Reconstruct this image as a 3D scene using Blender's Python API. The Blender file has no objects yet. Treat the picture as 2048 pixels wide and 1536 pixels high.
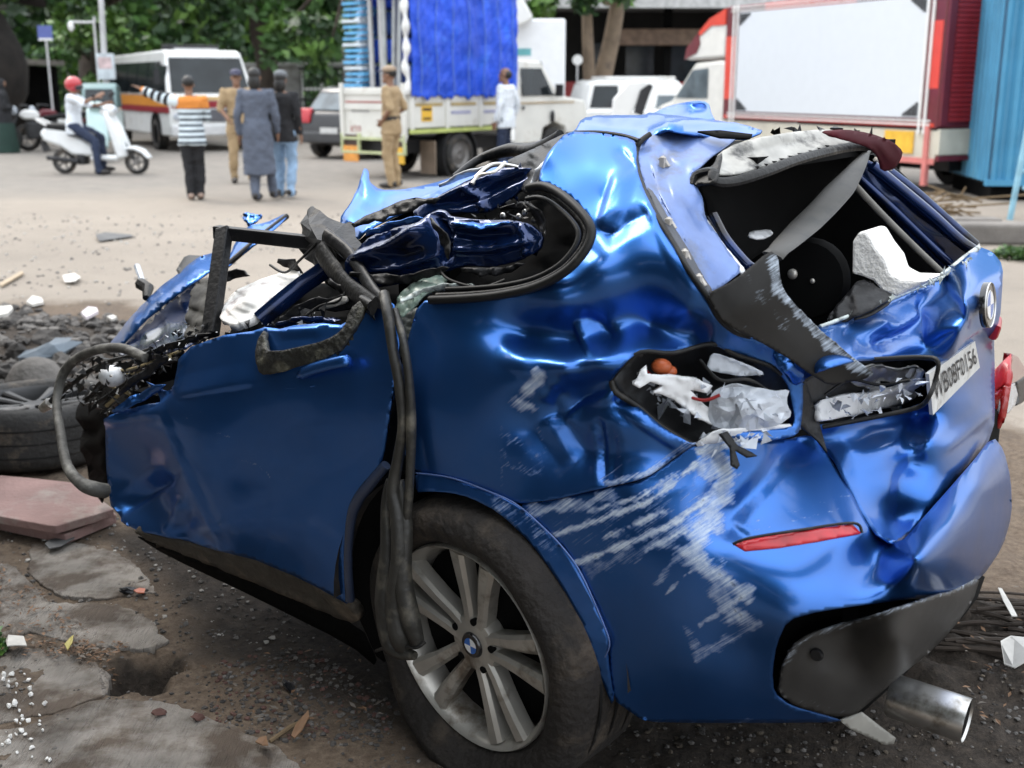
import bpy, bmesh, math, random
import numpy as np
from mathutils import Vector, Matrix
from mathutils.geometry import delaunay_2d_cdt
random.seed(7); RNG = np.random.default_rng(11)
SC = bpy.context.scene
COL = SC.collection
R_ = math.radians

# ------------------------------------------------------------------ camera, sky, sun, exposure
FPX = 2317.0; CAM_H = 1.53; PITCH = math.atan(603/2317.0)
cam_d = bpy.data.cameras.new('camera'); cam = bpy.data.objects.new('camera', cam_d); COL.objects.link(cam)
cam.location = (0, 0, CAM_H); cam.rotation_euler = (math.pi/2-PITCH, 0, 0)
cam_d.sensor_width = 36; cam_d.lens = FPX/2048*36; cam_d.clip_start = .05; cam_d.clip_end = 2000
cam_d.dof.use_dof = True; cam_d.dof.focus_distance = 2.75; cam_d.dof.aperture_fstop = 4.0
SC.camera = cam
SUN_EL = R_(50); SUN_AZ = R_(-50)      # azimuth measured clockwise from +Y: ahead of the camera, to the left
world = bpy.data.worlds.new('World'); SC.world = world; world.use_nodes = True
nt = world.node_tree; nt.nodes.clear()
sky = nt.nodes.new('ShaderNodeTexSky'); sky.sky_type = 'NISHITA'; sky.sun_disc = False
sky.sun_elevation = SUN_EL; sky.sun_rotation = SUN_AZ; sky.dust_density = 6.0; sky.air_density = 1.0; sky.ozone_density = 1.0
bg = nt.nodes.new('ShaderNodeBackground'); bg.inputs[1].default_value = 0.14
wo = nt.nodes.new('ShaderNodeOutputWorld')
# overcast veil over the clear sky: brighter overhead than at the horizon
w_tc = nt.nodes.new('ShaderNodeTexCoord'); w_sp = nt.nodes.new('ShaderNodeSeparateXYZ'); nt.links.new(w_tc.outputs['Generated'], w_sp.inputs[0])
w_mr = nt.nodes.new('ShaderNodeMapRange'); w_mr.inputs[1].default_value = 0; w_mr.inputs[2].default_value = 1; w_mr.inputs[3].default_value = 5.2; w_mr.inputs[4].default_value = 12.0
nt.links.new(w_sp.outputs['Z'], w_mr.inputs[0])
w_vm = nt.nodes.new('ShaderNodeVectorMath'); w_vm.operation = 'SCALE'; w_vm.inputs[0].default_value = (.93, .98, 1.04); nt.links.new(w_mr.outputs[0], w_vm.inputs['Scale'])
w_mx = nt.nodes.new('ShaderNodeMix'); w_mx.data_type = 'RGBA'; w_mx.inputs[0].default_value = .82
nt.links.new(sky.outputs[0], w_mx.inputs[6]); nt.links.new(w_vm.outputs[0], w_mx.inputs[7])
nt.links.new(w_mx.outputs[2], bg.inputs[0]); nt.links.new(bg.outputs[0], wo.inputs[0])
sun_d = bpy.data.lights.new('sun', 'SUN'); sun_d.energy = .8; sun_d.angle = R_(22); sun_d.color = (1, .95, .87)
sun = bpy.data.objects.new('sun', sun_d); COL.objects.link(sun)
sdir = Vector((math.sin(SUN_AZ)*math.cos(SUN_EL), math.cos(SUN_AZ)*math.cos(SUN_EL), math.sin(SUN_EL)))
sun.rotation_euler = sdir.to_track_quat('Z', 'Y').to_euler(); sun.location = (0, 0, 30)
SC.view_settings.view_transform = 'Standard'; SC.view_settings.look = 'None'
SC.view_settings.gamma = 1; SC.view_settings.use_curve_mapping = False
SC.view_settings.exposure = 1.15

# ------------------------------------------------------------------ geometry helpers
PSI = R_(34)
CR = np.array([math.cos(PSI), -math.sin(PSI), 0]); CL = np.array([math.sin(PSI), math.cos(PSI), 0])
CO = np.array([-.087, 2.32, 0.]); CC = np.array([0, 0, CAM_H])
def rays(px, py):
    x = (np.asarray(px, float)-1024)/FPX; y = -(np.asarray(py, float)-768)/FPX
    c, s = math.cos(PITCH), math.sin(PITCH)
    return np.stack([x, c+y*s, -s+y*c], -1)
def depth(px, py, kind, val):
    """distance along the view axis at which a sight line meets a car plane (u back, v across, w up) or height"""
    d = rays(px, py)
    if kind == 'v': return float(((CO+CL*val-CC)@CL)/(d@CL))
    if kind == 'u': return float(((CO+CR*val-CC)@CR)/(d@CR))
    if kind == 'w': return float((val-CAM_H)/d[2])
    if kind == 'y': return float(val/d[1])
    return val
def world_pt(px, py, kind, val): return CC+rays(px, py)*depth(px, py, kind, val)
def car(px, py, v, kind='v'):
    p = world_pt(px, py, kind, v)-CO
    return Vector((p@CR, p@CL, p[2]))
def gnd(px, py, w=0.0):
    p = world_pt(px, py, 'w', w); return Vector(p)

def link(o, parent=None):
    COL.objects.link(o)
    if parent is not None: o.parent = parent
    return o
def mesh_obj(name, verts, faces, mat=None, parent=None, smooth=False, mats=None, midx=None):
    me = bpy.data.meshes.new(name); me.from_pydata([tuple(v) for v in verts], [], [tuple(f) for f in faces])
    for m in (mats or ([mat] if mat else [])): me.materials.append(m)
    if midx is not None: me.polygons.foreach_set('material_index', np.asarray(midx, np.int32))
    if smooth: me.polygons.foreach_set('use_smooth', np.ones(len(me.polygons), bool))
    me.update()
    return link(bpy.data.objects.new(name, me), parent)
def tag(o, label=None, cat=None, group=None, kind=None):
    if label: o['label'] = label
    if cat: o['category'] = cat
    if group: o['group'] = group
    if kind: o['kind'] = kind
    return o
def thing(name, label, cat, loc=(0, 0, 0), rz=0.0, group=None):
    o = bpy.data.objects.new(name, None); o.empty_display_size = .1; COL.objects.link(o)
    o.location = loc; o.rotation_euler = (0, 0, rz)
    return tag(o, label, cat, group)
def copy_tree(o, parent=None):
    c = o.copy(); COL.objects.link(c)
    if parent is not None: c.parent = parent
    for ch in list(o.children): copy_tree(ch, c)
    return c
def bev(o, w=.01, seg=2, ang=30):
    m = o.modifiers.new('bevel', 'BEVEL'); m.width = w; m.segments = seg; m.limit_method = 'ANGLE'; m.angle_limit = R_(ang)
    return o
def solid(o, t, off=-1):
    m = o.modifiers.new('solid', 'SOLIDIFY'); m.thickness = t; m.offset = off; return o

class MB:
    """collects simple shapes and links them as one mesh"""
    def __init__(s): s.v = []; s.f = []; s.m = []
    def add(s, v, f, mi=0):
        n = len(s.v); s.v += [tuple(p) for p in v]; s.f += [tuple(i+n for i in q) for q in f]; s.m += [mi]*len(f); return s
    def box(s, x0, x1, y0, y1, z0, z1, mi=0, T=None):
        v = [(x, y, z) for z in (z0, z1) for y in (y0, y1) for x in (x0, x1)]
        if T is not None: v = [T@Vector(p) for p in v]
        return s.add(v, [(0, 2, 3, 1), (4, 5, 7, 6), (0, 1, 5, 4), (2, 6, 7, 3), (0, 4, 6, 2), (1, 3, 7, 5)], mi)
    def prism(s, prof, y0, y1, mi=0, taper=None):
        """side outline (x,z) extruded across y; taper(x,z)->inset"""
        n = len(prof); tp = taper or (lambda x, z: 0)
        v = [(x, y0+tp(x, z), z) for x, z in prof]+[(x, y1-tp(x, z), z) for x, z in prof]
        f = [tuple(range(n)), tuple(range(2*n-1, n-1, -1))]+[(i, i+n, (i+1) % n+n, (i+1) % n) for i in range(n)]
        return s.add(v, f, mi)
    def tube(s, pts, r, n=8, mi=0, cap=True):
        pts = [Vector(p) for p in pts]; m = len(pts)
        rr = r if hasattr(r, '__len__') else [r]*m
        v = []; up = Vector((.13, .21, 1)).normalized(); prev = None
        for i in range(m):
            t = (pts[min(i+1, m-1)]-pts[max(i-1, 0)]).normalized()
            if prev is None: a = t.cross(up if abs(t.dot(up)) < .95 else Vector((1, 0, 0))).normalized()
            else: a = (prev-t*prev.dot(t)).normalized()
            prev = a; b = t.cross(a)
            ri = rr[i]; ra, rb = ri if hasattr(ri, '__len__') else (ri, ri)
            v += [pts[i]+a*(ra*math.cos(2*math.pi*k/n))+b*(rb*math.sin(2*math.pi*k/n)) for k in range(n)]
        f = [(i*n+k, i*n+(k+1) % n, (i+1)*n+(k+1) % n, (i+1)*n+k) for i in range(m-1) for k in range(n)]
        if cap: f += [tuple(range(n-1, -1, -1)), tuple((m-1)*n+k for k in range(n))]
        return s.add(v, f, mi)
    def ell(s, c, rx, ry, rz, n=12, m=8, mi=0, T=None):
        v = [(c[0], c[1], c[2]-rz)]
        for i in range(1, m):
            a = math.pi*i/m
            for k in range(n):
                b = 2*math.pi*k/n; v.append((c[0]+rx*math.sin(a)*math.cos(b), c[1]+ry*math.sin(a)*math.sin(b), c[2]-rz*math.cos(a)))
        v.append((c[0], c[1], c[2]+rz))
        f = [(0, 1+(k+1) % n, 1+k) for k in range(n)]
        f += [(1+(i-1)*n+k, 1+(i-1)*n+(k+1) % n, 1+i*n+(k+1) % n, 1+i*n+k) for i in range(1, m-1) for k in range(n)]
        f += [(1+(m-2)*n+k, 1+(m-2)*n+(k+1) % n, len(v)-1) for k in range(n)]
        if T is not None: v = [T@Vector(p) for p in v]
        return s.add(v, f, mi)
    def lathe(s, prof, n=32, mi=0, axis='y', c=(0, 0, 0), close=False):
        """profile (radius, offset along the axis) turned about the axis"""
        v = []; m = len(prof)
        for r, h in prof:
            for k in range(n):
                a = 2*math.pi*k/n; x, z = r*math.cos(a), r*math.sin(a)
                p = (x, h, z) if axis == 'y' else ((x, z, h) if axis == 'z' else (h, x, z))
                v.append((p[0]+c[0], p[1]+c[1], p[2]+c[2]))
        f = [(i*n+k, i*n+(k+1) % n, (i+1)*n+(k+1) % n, (i+1)*n+k) for i in range(m-1) for k in range(n)]
        if close: f += [((m-1)*n+k, (m-1)*n+(k+1) % n, (k+1) % n, k) for k in range(n)]
        return s.add(v, f, mi)
    def cyl(s, p0, p1, r, n=12, mi=0): return s.tube([p0, p1], r, n, mi)
    def build(s, name, mat, parent=None, smooth=False, bevel=0, ang=40):
        mats = mat if isinstance(mat, (list, tuple)) else [mat]
        o = mesh_obj(name, s.v, s.f, parent=parent, smooth=smooth, mats=mats, midx=s.m)
        bm = bmesh.new(); bm.from_mesh(o.data); bmesh.ops.recalc_face_normals(bm, faces=bm.faces); bm.to_mesh(o.data); bm.free()
        if smooth: o.data.set_sharp_from_angle(angle=R_(ang))
        if bevel: bev(o, bevel)
        return o

def crom(pts, n=6):
    """smooth polyline through points"""
    P = [Vector(p) for p in pts]; out = []
    for i in range(len(P)-1):
        p0, p1, p2, p3 = P[max(i-1, 0)], P[i], P[i+1], P[min(i+2, len(P)-1)]
        for k in range(n):
            t = k/n
            out.append(.5*((2*p1)+(p2-p0)*t+(2*p0-5*p1+4*p2-p3)*t*t+(3*p1-p0-3*p2+p3)*t**3))
    out.append(P[-1]); return out
def ctube(name, pp, r, mat, parent, n=8, k=6, smooth=True):
    """hose / seal through car points given as (px,py,v)"""
    pts = crom([car(*p) for p in pp], k)
    if hasattr(r, '__len__'):
        m = len(pts); src = np.linspace(0, 1, len(r)); rr = list(np.interp(np.linspace(0, 1, m), src, r))
    else: rr = r
    return MB().tube(pts, rr, n).build(name, mat, parent, smooth, ang=70)

# ---- crumpled sheet: outline + depth hints -> dense sheet with folds
def chaikin(P, it):
    P = np.asarray(P, float)
    for _ in range(it):
        Q = np.roll(P, -1, 0); a = .8*P+.2*Q; b = .2*P+.8*Q
        P = np.stack([a, b], 1).reshape(-1, 2)
    return P
def dens(P, step):
    out = []
    for i in range(len(P)):
        a, b = P[i], P[(i+1) % len(P)]; n = max(1, int(round(np.linalg.norm(b-a)/step)))
        out += [a+(b-a)*k/n for k in range(n)]
    return np.array(out)
def inside(P, x, y):
    c = np.zeros(len(x), bool); n = len(P); j = n-1
    for i in range(n):
        xi, yi, xj, yj = P[i][0], P[i][1], P[j][0], P[j][1]
        if yi != yj: c ^= ((yi > y) != (yj > y)) & (x < (xj-xi)*(y-yi)/(yj-yi)+xi)
        j = i
    return c
def tps(X, q, lam):
    X = np.asarray(X, float)/500; n = len(X)
    def phi(r2): return np.where(r2 > 1e-12, r2*np.log(np.maximum(r2, 1e-12)), 0)
    K = phi(((X[:, None]-X[None])**2).sum(-1))+lam*np.eye(n)
    Pm = np.hstack([np.ones((n, 1)), X]); A = np.block([[K, Pm], [Pm.T, np.zeros((3, 3))]])
    s = np.linalg.solve(A, np.concatenate([q, np.zeros(3)]))
    def ev(Y):
        Y = np.asarray(Y, float)/500
        return phi(((Y[:, None]-X[None])**2).sum(-1))@s[:n]+np.hstack([np.ones((len(Y), 1)), Y])@s[n:]
    return ev
def pdist(poly, X):
    """signed distance to an open polyline"""
    best = np.full(len(X), 1e9); sg = np.ones(len(X)); tt = np.zeros(len(X))
    poly = np.asarray(poly, float); L = np.concatenate([[0], np.cumsum(np.linalg.norm(np.diff(poly, axis=0), axis=1))])
    for i in range(len(poly)-1):
        a, b = poly[i], poly[i+1]; d = b-a; l2 = (d*d).sum()
        t = np.clip(((X-a)@d)/l2, 0, 1); e = X-(a+t[:, None]*d); r = np.linalg.norm(e, axis=1)
        m = r < best; best[m] = r[m]; sg[m] = np.sign(d[0]*e[m, 1]-d[1]*e[m, 0]); tt[m] = (L[i]+t[m]*(L[i+1]-L[i]))/L[-1]
    return best, sg, tt
def noise2(X, scale, seed, oct=3):
    r = np.random.default_rng(seed); out = np.zeros(len(X)); a = 1
    for o in range(oct):
        for _ in range(5):
            th = r.uniform(0, 2*math.pi); k = 2*math.pi/scale*r.uniform(.7, 1.4)
            out += a*np.sin(k*(X[:, 0]*math.cos(th)+X[:, 1]*math.sin(th))+r.uniform(0, 6.28))/5
        a *= .5; scale *= .5
    return out
def sheet(name, outline, ctrl, mat, parent, holes=(), step=8, folds=(), bumps=(), wear=(), rough=(0, 100), ndir=(0, 1, 0),
          thick=.004, lam=3e-5, ch=1, seed=1, facet=False, hch=1):
    O = dens(chaikin(outline, ch), step); HS = [dens(chaikin(h, hch), step) for h in holes]
    x0, y0 = O.min(0); x1, y1 = O.max(0)
    gx, gy = np.meshgrid(np.arange(x0, x1, step), np.arange(y0, y1, step*.87)); gx = gx+(np.arange(gx.shape[0]) % 2)[:, None]*step*.5
    gx, gy = gx.ravel(), gy.ravel(); r = np.random.default_rng(seed)
    m = inside(O, gx, gy)
    for h in HS: m &= ~inside(h, gx, gy)
    G = np.stack([gx[m], gy[m]], 1)
    if facet: G = G+r.uniform(-.42, .42, G.shape)*step
    loops = [O]+HS; B = np.concatenate(loops)
    if len(G):
        keep = np.ones(len(G), bool)
        for k in range(0, len(G), 4000):
            keep[k:k+4000] = (((G[k:k+4000, None]-B[None])**2).sum(-1).min(1) > (step*.55)**2)
        G = G[keep]
    E = []; n = 0
    for l in loops:
        E += [(n+i, n+(i+1) % len(l)) for i in range(len(l))]; n += len(l)
    V2 = [Vector(p) for p in np.concatenate([B, G])]
    ov, oe, of, *_ = delaunay_2d_cdt(V2, E, [], 0, 1e-4)
    X = np.array([tuple(p) for p in ov]); F = np.array([tuple(f) for f in of])
    c = X[F].mean(1); m = inside(O, c[:, 0], c[:, 1])
    for h in HS: m &= ~inside(h, c[:, 0], c[:, 1])
    F = F[m]
    used = np.unique(F); remap = -np.ones(len(X), int); remap[used] = np.arange(len(used)); X = X[used]; F = remap[F]
    pts = []; q = []
    for cp in ctrl:
        k, val = ('v', cp[2]) if len(cp) == 3 else (cp[2], cp[3])
        pts.append(cp[:2]); q.append(1/depth(cp[0], cp[1], k, val))
    z = 1/tps(pts, np.array(q), lam)(X)
    Pw = CC+rays(X[:, 0], X[:, 1])*z[:, None]-CO
    L = np.stack([Pw@CR, Pw@CL, Pw[:, 2]], 1)
    off = np.zeros(len(X))
    for fo in folds:
        pl, wl, wr, amp = fo[:4]; pw = fo[4] if len(fo) > 4 else 1.0
        d, sg, t = pdist(pl, X); w = np.where(sg < 0, wl, wr)
        end = np.clip(np.minimum(t, 1-t)*6+.15, 0, 1) if not (len(fo) > 5 and fo[5]) else 1
        off += amp*np.clip(1-d/w, 0, 1)**pw*end
    for bx, by, rx, ry, amp in bumps:
        off += amp*np.exp(-((X[:, 0]-bx)/rx)**2-((X[:, 1]-by)/ry)**2)
    if rough[0]: off += rough[0]*noise2(X, rough[1], seed)
    L = L+off[:, None]*np.array(ndir)
    F = F[:, [0, 2, 1]]        # image y runs down: flip so that the face looks at the viewer
    o = mesh_obj(name, L, F, mat, parent, smooth=not facet)
    n0 = np.cross(L[F[0, 1]]-L[F[0, 0]], L[F[0, 2]]-L[F[0, 0]]); cl = np.array([(CC-CO)@CR, (CC-CO)@CL, CAM_H])
    if n0@(cl-L[F[0, 0]]) < 0: o.data.flip_normals()
    at = o.data.attributes.new('wear', 'FLOAT', 'POINT'); wv = np.zeros(len(X))
    nz = noise2(X, 70, seed+5, 5)*1.5
    for pl, w, s in wear:
        if len(pl) > 2 and w < 0:   # filled area
            P = np.asarray(pl, float); ins = inside(P, X[:, 0], X[:, 1]); d, _, _ = pdist(np.vstack([P, P[:1]]), X)
            k = np.clip(.5+np.where(ins, 1, -1)*d/(-w)+nz*.25, 0, 1)
        else:
            d, _, _ = pdist(pl, X); k = np.clip(1.3-d/w+nz*.3, 0, 1)
        wv = np.maximum(wv, k*s)
    at.data.foreach_set('value', wv.astype(np.float32))
    if thick: solid(o, thick, -1)
    return o

# ------------------------------------------------------------------ materials
def nodes(m):
    m.use_nodes = True; t = m.node_tree; b = t.nodes['Principled BSDF']; return t, b
MATS = {}
def mat(name, col, rough=.5, metal=0., var=.12, scale=6., bump=0., bscale=40., col2=None, c2amt=.5, c2scale=3., coat=0., spec=.5, trans=0., detail=4):
    """procedural material: base colour with two sizes of noise, optional second colour in patches, fine relief"""
    if name in MATS: return MATS[name]
    m = bpy.data.materials.new(name); t, b = nodes(m); N = t.nodes; Lk = t.links
    tc = N.new('ShaderNodeTexCoord')
    nz = N.new('ShaderNodeTexNoise'); nz.inputs['Scale'].default_value = scale; nz.inputs['Detail'].default_value = detail
    Lk.new(tc.outputs['Object'], nz.inputs['Vector'])
    ramp = N.new('ShaderNodeMapRange'); ramp.inputs[1].default_value = .3; ramp.inputs[2].default_value = .7
    ramp.inputs[3].default_value = 1-var; ramp.inputs[4].default_value = 1+var
    Lk.new(nz.outputs['Fac'], ramp.inputs[0])
    src = N.new('ShaderNodeRGB'); src.outputs[0].default_value = (*col, 1); cur = src.outputs[0]
    if col2 is not None:
        n2 = N.new('ShaderNodeTexNoise'); n2.inputs['Scale'].default_value = c2scale; n2.inputs['Detail'].default_value = 6; n2.inputs['Roughness'].default_value = .65
        Lk.new(tc.outputs['Object'], n2.inputs['Vector'])
        r2 = N.new('ShaderNodeMapRange'); r2.inputs[1].default_value = .62-c2amt*.25; r2.inputs[2].default_value = .78-c2amt*.25
        Lk.new(n2.outputs['Fac'], r2.inputs[0])
        mx = N.new('ShaderNodeMix'); mx.data_type = 'RGBA'; mx.inputs[7].default_value = (*col2, 1)
        Lk.new(r2.outputs[0], mx.inputs[0]); Lk.new(cur, mx.inputs[6]); cur = mx.outputs[2]
    hs = N.new('ShaderNodeHueSaturation'); Lk.new(cur, hs.inputs['Color']); Lk.new(ramp.outputs[0], hs.inputs['Value'])
    Lk.new(hs.outputs[0], b.inputs['Base Color'])
    b.inputs['Roughness'].default_value = rough; b.inputs['Metallic'].default_value = metal
    b.inputs['Coat Weight'].default_value = coat; b.inputs['Specular IOR Level'].default_value = spec
    b.inputs['Coat Roughness'].default_value = .06
    if trans: b.inputs['Transmission Weight'].default_value = trans
    if bump:
        n3 = N.new('ShaderNodeTexNoise'); n3.inputs['Scale'].default_value = bscale; n3.inputs['Detail'].default_value = 5
        Lk.new(tc.outputs['Object'], n3.inputs['Vector'])
        bp = N.new('ShaderNodeBump'); bp.inputs['Strength'].default_value = bump; bp.inputs['Distance'].default_value = .02
        Lk.new(n3.outputs['Fac'], bp.inputs['Height']); Lk.new(bp.outputs[0], b.inputs['Normal'])
    MATS[name] = m; return m

def paint_mat(name='blue_paint', base=(.026, .122, .405), metal=.9, coat=.5, rough=(.31, .40), spec=.5):
    """metallic blue car paint, dusty, scraped to pale filler and bare metal where the 'wear' attribute says"""
    m = bpy.data.materials.new(name); t, b = nodes(m); N = t.nodes; K = t.links.new
    tc = N.new('ShaderNodeTexCoord')
    at = N.new('ShaderNodeAttribute'); at.attribute_name = 'wear'
    mp = N.new('ShaderNodeMapping'); mp.inputs['Rotation'].default_value = (0, R_(-38), 0); mp.inputs['Scale'].default_value = (1.6, 4, 22)
    mp2 = N.new('ShaderNodeVectorRotate'); mp2.rotation_type = 'Y_AXIS'; mp2.inputs['Angle'].default_value = R_(42)
    K(tc.outputs['Object'], mp2.inputs['Vector'])
    mp3 = N.new('ShaderNodeMapping'); mp3.inputs['Scale'].default_value = (3, 20, 150); K(mp2.outputs[0], mp3.inputs['Vector'])
    st = N.new('ShaderNodeTexNoise'); st.inputs['Scale'].default_value = 1.6; st.inputs['Detail'].default_value = 8; st.inputs['Roughness'].default_value = .7
    K(mp3.outputs[0], st.inputs['Vector'])
    bl = N.new('ShaderNodeTexNoise'); bl.inputs['Scale'].default_value = 34; bl.inputs['Detail'].default_value = 8; bl.inputs['Roughness'].default_value = .68; K(tc.outputs['Object'], bl.inputs['Vector'])
    def math_(op, a, c):
        n = N.new('ShaderNodeMath'); n.operation = op; n.use_clamp = False
        for i, s in enumerate((a, c)):
            if isinstance(s, (int, float)): n.inputs[i].default_value = s
            else: K(s, n.inputs[i])
        return n.outputs[0]
    def rng(s, a, c, lo=0., hi=1.):
        n = N.new('ShaderNodeMapRange'); n.inputs[1].default_value = a; n.inputs[2].default_value = c; n.inputs[3].default_value = lo; n.inputs[4].default_value = hi
        K(s, n.inputs[0]); return n.outputs[0]
    s1 = math_('ADD', math_('MULTIPLY', st.outputs['Fac'], .75), math_('MULTIPLY', bl.outputs['Fac'], .35))
    k = rng(math_('ADD', s1, math_('MULTIPLY', at.outputs['Fac'], .50)), .80, 1.06)
    k = math_('MULTIPLY', k, rng(at.outputs['Fac'], .02, .25))
    k2 = rng(math_('ADD', bl.outputs['Fac'], math_('MULTIPLY', at.outputs['Fac'], .22)), .78, .90)
    def mix(f, a, c):
        n = N.new('ShaderNodeMix'); n.data_type = 'RGBA'
        K(f, n.inputs[0])
        for i, s in ((6, a), (7, c)):
            if isinstance(s, tuple): n.inputs[i].default_value = (*s, 1)
            else: K(s, n.inputs[i])
        return n.outputs[2]
    dn = N.new('ShaderNodeTexNoise'); dn.inputs['Scale'].default_value = 5; dn.inputs['Detail'].default_value = 7; K(tc.outputs['Object'], dn.inputs['Vector'])
    dust = rng(dn.outputs['Fac'], .42, .8, .0, .055)
    c1 = mix(k, base, mix(k2, (.50, .57, .66), (.07, .07, .075)))
    cd = mix(dust, c1, (.3, .28, .25))
    K(cd, b.inputs['Base Color'])
    inv = math_('SUBTRACT', 1, k)
    K(math_('MULTIPLY', inv, metal), b.inputs['Metallic'])
    K(math_('ADD', math_('MULTIPLY', k, .35), rng(dn.outputs['Fac'], .3, .75, rough[0], rough[1])), b.inputs['Roughness'])
    K(math_('MULTIPLY', inv, coat), b.inputs['Coat Weight']); b.inputs['Specular IOR Level'].default_value = spec; b.inputs['Specular Tint'].default_value = (.58, .73, 1, 1) if metal else (1, 1, 1, 1); b.inputs['Coat Roughness'].default_value = .13
    bp = N.new('ShaderNodeBump'); bp.inputs['Strength'].default_value = .35; bp.inputs['Distance'].default_value = .004
    K(math_('MULTIPLY', k, st.outputs['Fac']), bp.inputs['Height']); K(bp.outputs[0], b.inputs['Normal'])
    return m
BLUE = paint_mat()
TRIMW = paint_mat('scratched_black_trim', (.014, .013, .012), 0., .0, (.42, .55), .2)
BLACK = mat('black_plastic', (.009, .009, .010), .42, var=.3, scale=20, col2=(.05, .045, .04), c2amt=.12, c2scale=14, bump=.12, bscale=60, spec=.25)
TRIM = mat('scuffed_black_trim', (.010, .0095, .009), .42, var=.35, scale=12, col2=(.07, .065, .055), c2amt=.2, c2scale=22, bump=.15, bscale=90, spec=.25)
RUBBER = mat('black_rubber', (.009, .009, .009), .5, var=.3, scale=25, col2=(.05, .046, .04), c2amt=.2, c2scale=9, spec=.3)
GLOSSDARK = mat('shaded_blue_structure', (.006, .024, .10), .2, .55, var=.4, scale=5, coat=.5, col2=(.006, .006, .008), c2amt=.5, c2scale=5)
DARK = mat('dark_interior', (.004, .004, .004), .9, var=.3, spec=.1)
MUD = mat('dried_mud', (.085, .068, .05), .95, var=.4, scale=18, col2=(.17, .14, .105), c2amt=.4, c2scale=25, bump=.8, bscale=50)
TYRE = mat('dusty_tyre_rubber', (.022, .021, .02), .75, var=.3, scale=8, col2=(.12, .095, .07), c2amt=.35, c2scale=6, bump=.3, bscale=50)
TYREM = mat('mud_caked_tyre', (.014, .011, .009), .85, var=.3, scale=10, col2=(.055, .042, .030), c2amt=.45, c2scale=7, bump=.6, bscale=45)
ALLOY = mat('brushed_alloy', (.46, .44, .40), .38, .6, var=.15, scale=10, col2=(.16, .13, .10), c2amt=.38, c2scale=9)
CHROME = mat('chrome', (.5, .49, .47), .3, .9, var=.2, scale=14, col2=(.16, .14, .11), c2amt=.32, c2scale=12)
GREYPL = mat('grey_bumper_plastic', (.022, .021, .021), .5, var=.25, scale=9, col2=(.065, .058, .05), c2amt=.3, c2scale=6, bump=.12, bscale=200, spec=.3)
REDL = mat('red_lens', (.42, .012, .02), .3, var=.25, scale=30, coat=.15, col2=(.6, .16, .16), c2amt=.2, c2scale=12)
WHITEPL = mat('white_plastic', (.78, .79, .80), .4, var=.1, scale=20, col2=(.25, .25, .26), c2amt=.2, c2scale=18)
CLEARPL = mat('crumpled_clear_plastic', (.62, .66, .72), .22, var=.2, scale=25, trans=.35, coat=.3)
FOAM = mat('white_foam', (.78, .76, .72), .8, var=.08, scale=14, bump=.4, bscale=90)
WHITE = mat('white_paint', (.72, .72, .7), .35, var=.06, scale=3, col2=(.5, .47, .42), c2amt=.15, c2scale=2, coat=.3)
GLASS = mat('dark_vehicle_glass', (.014, .018, .02), .1, var=.4, scale=2, spec=.35)
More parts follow.
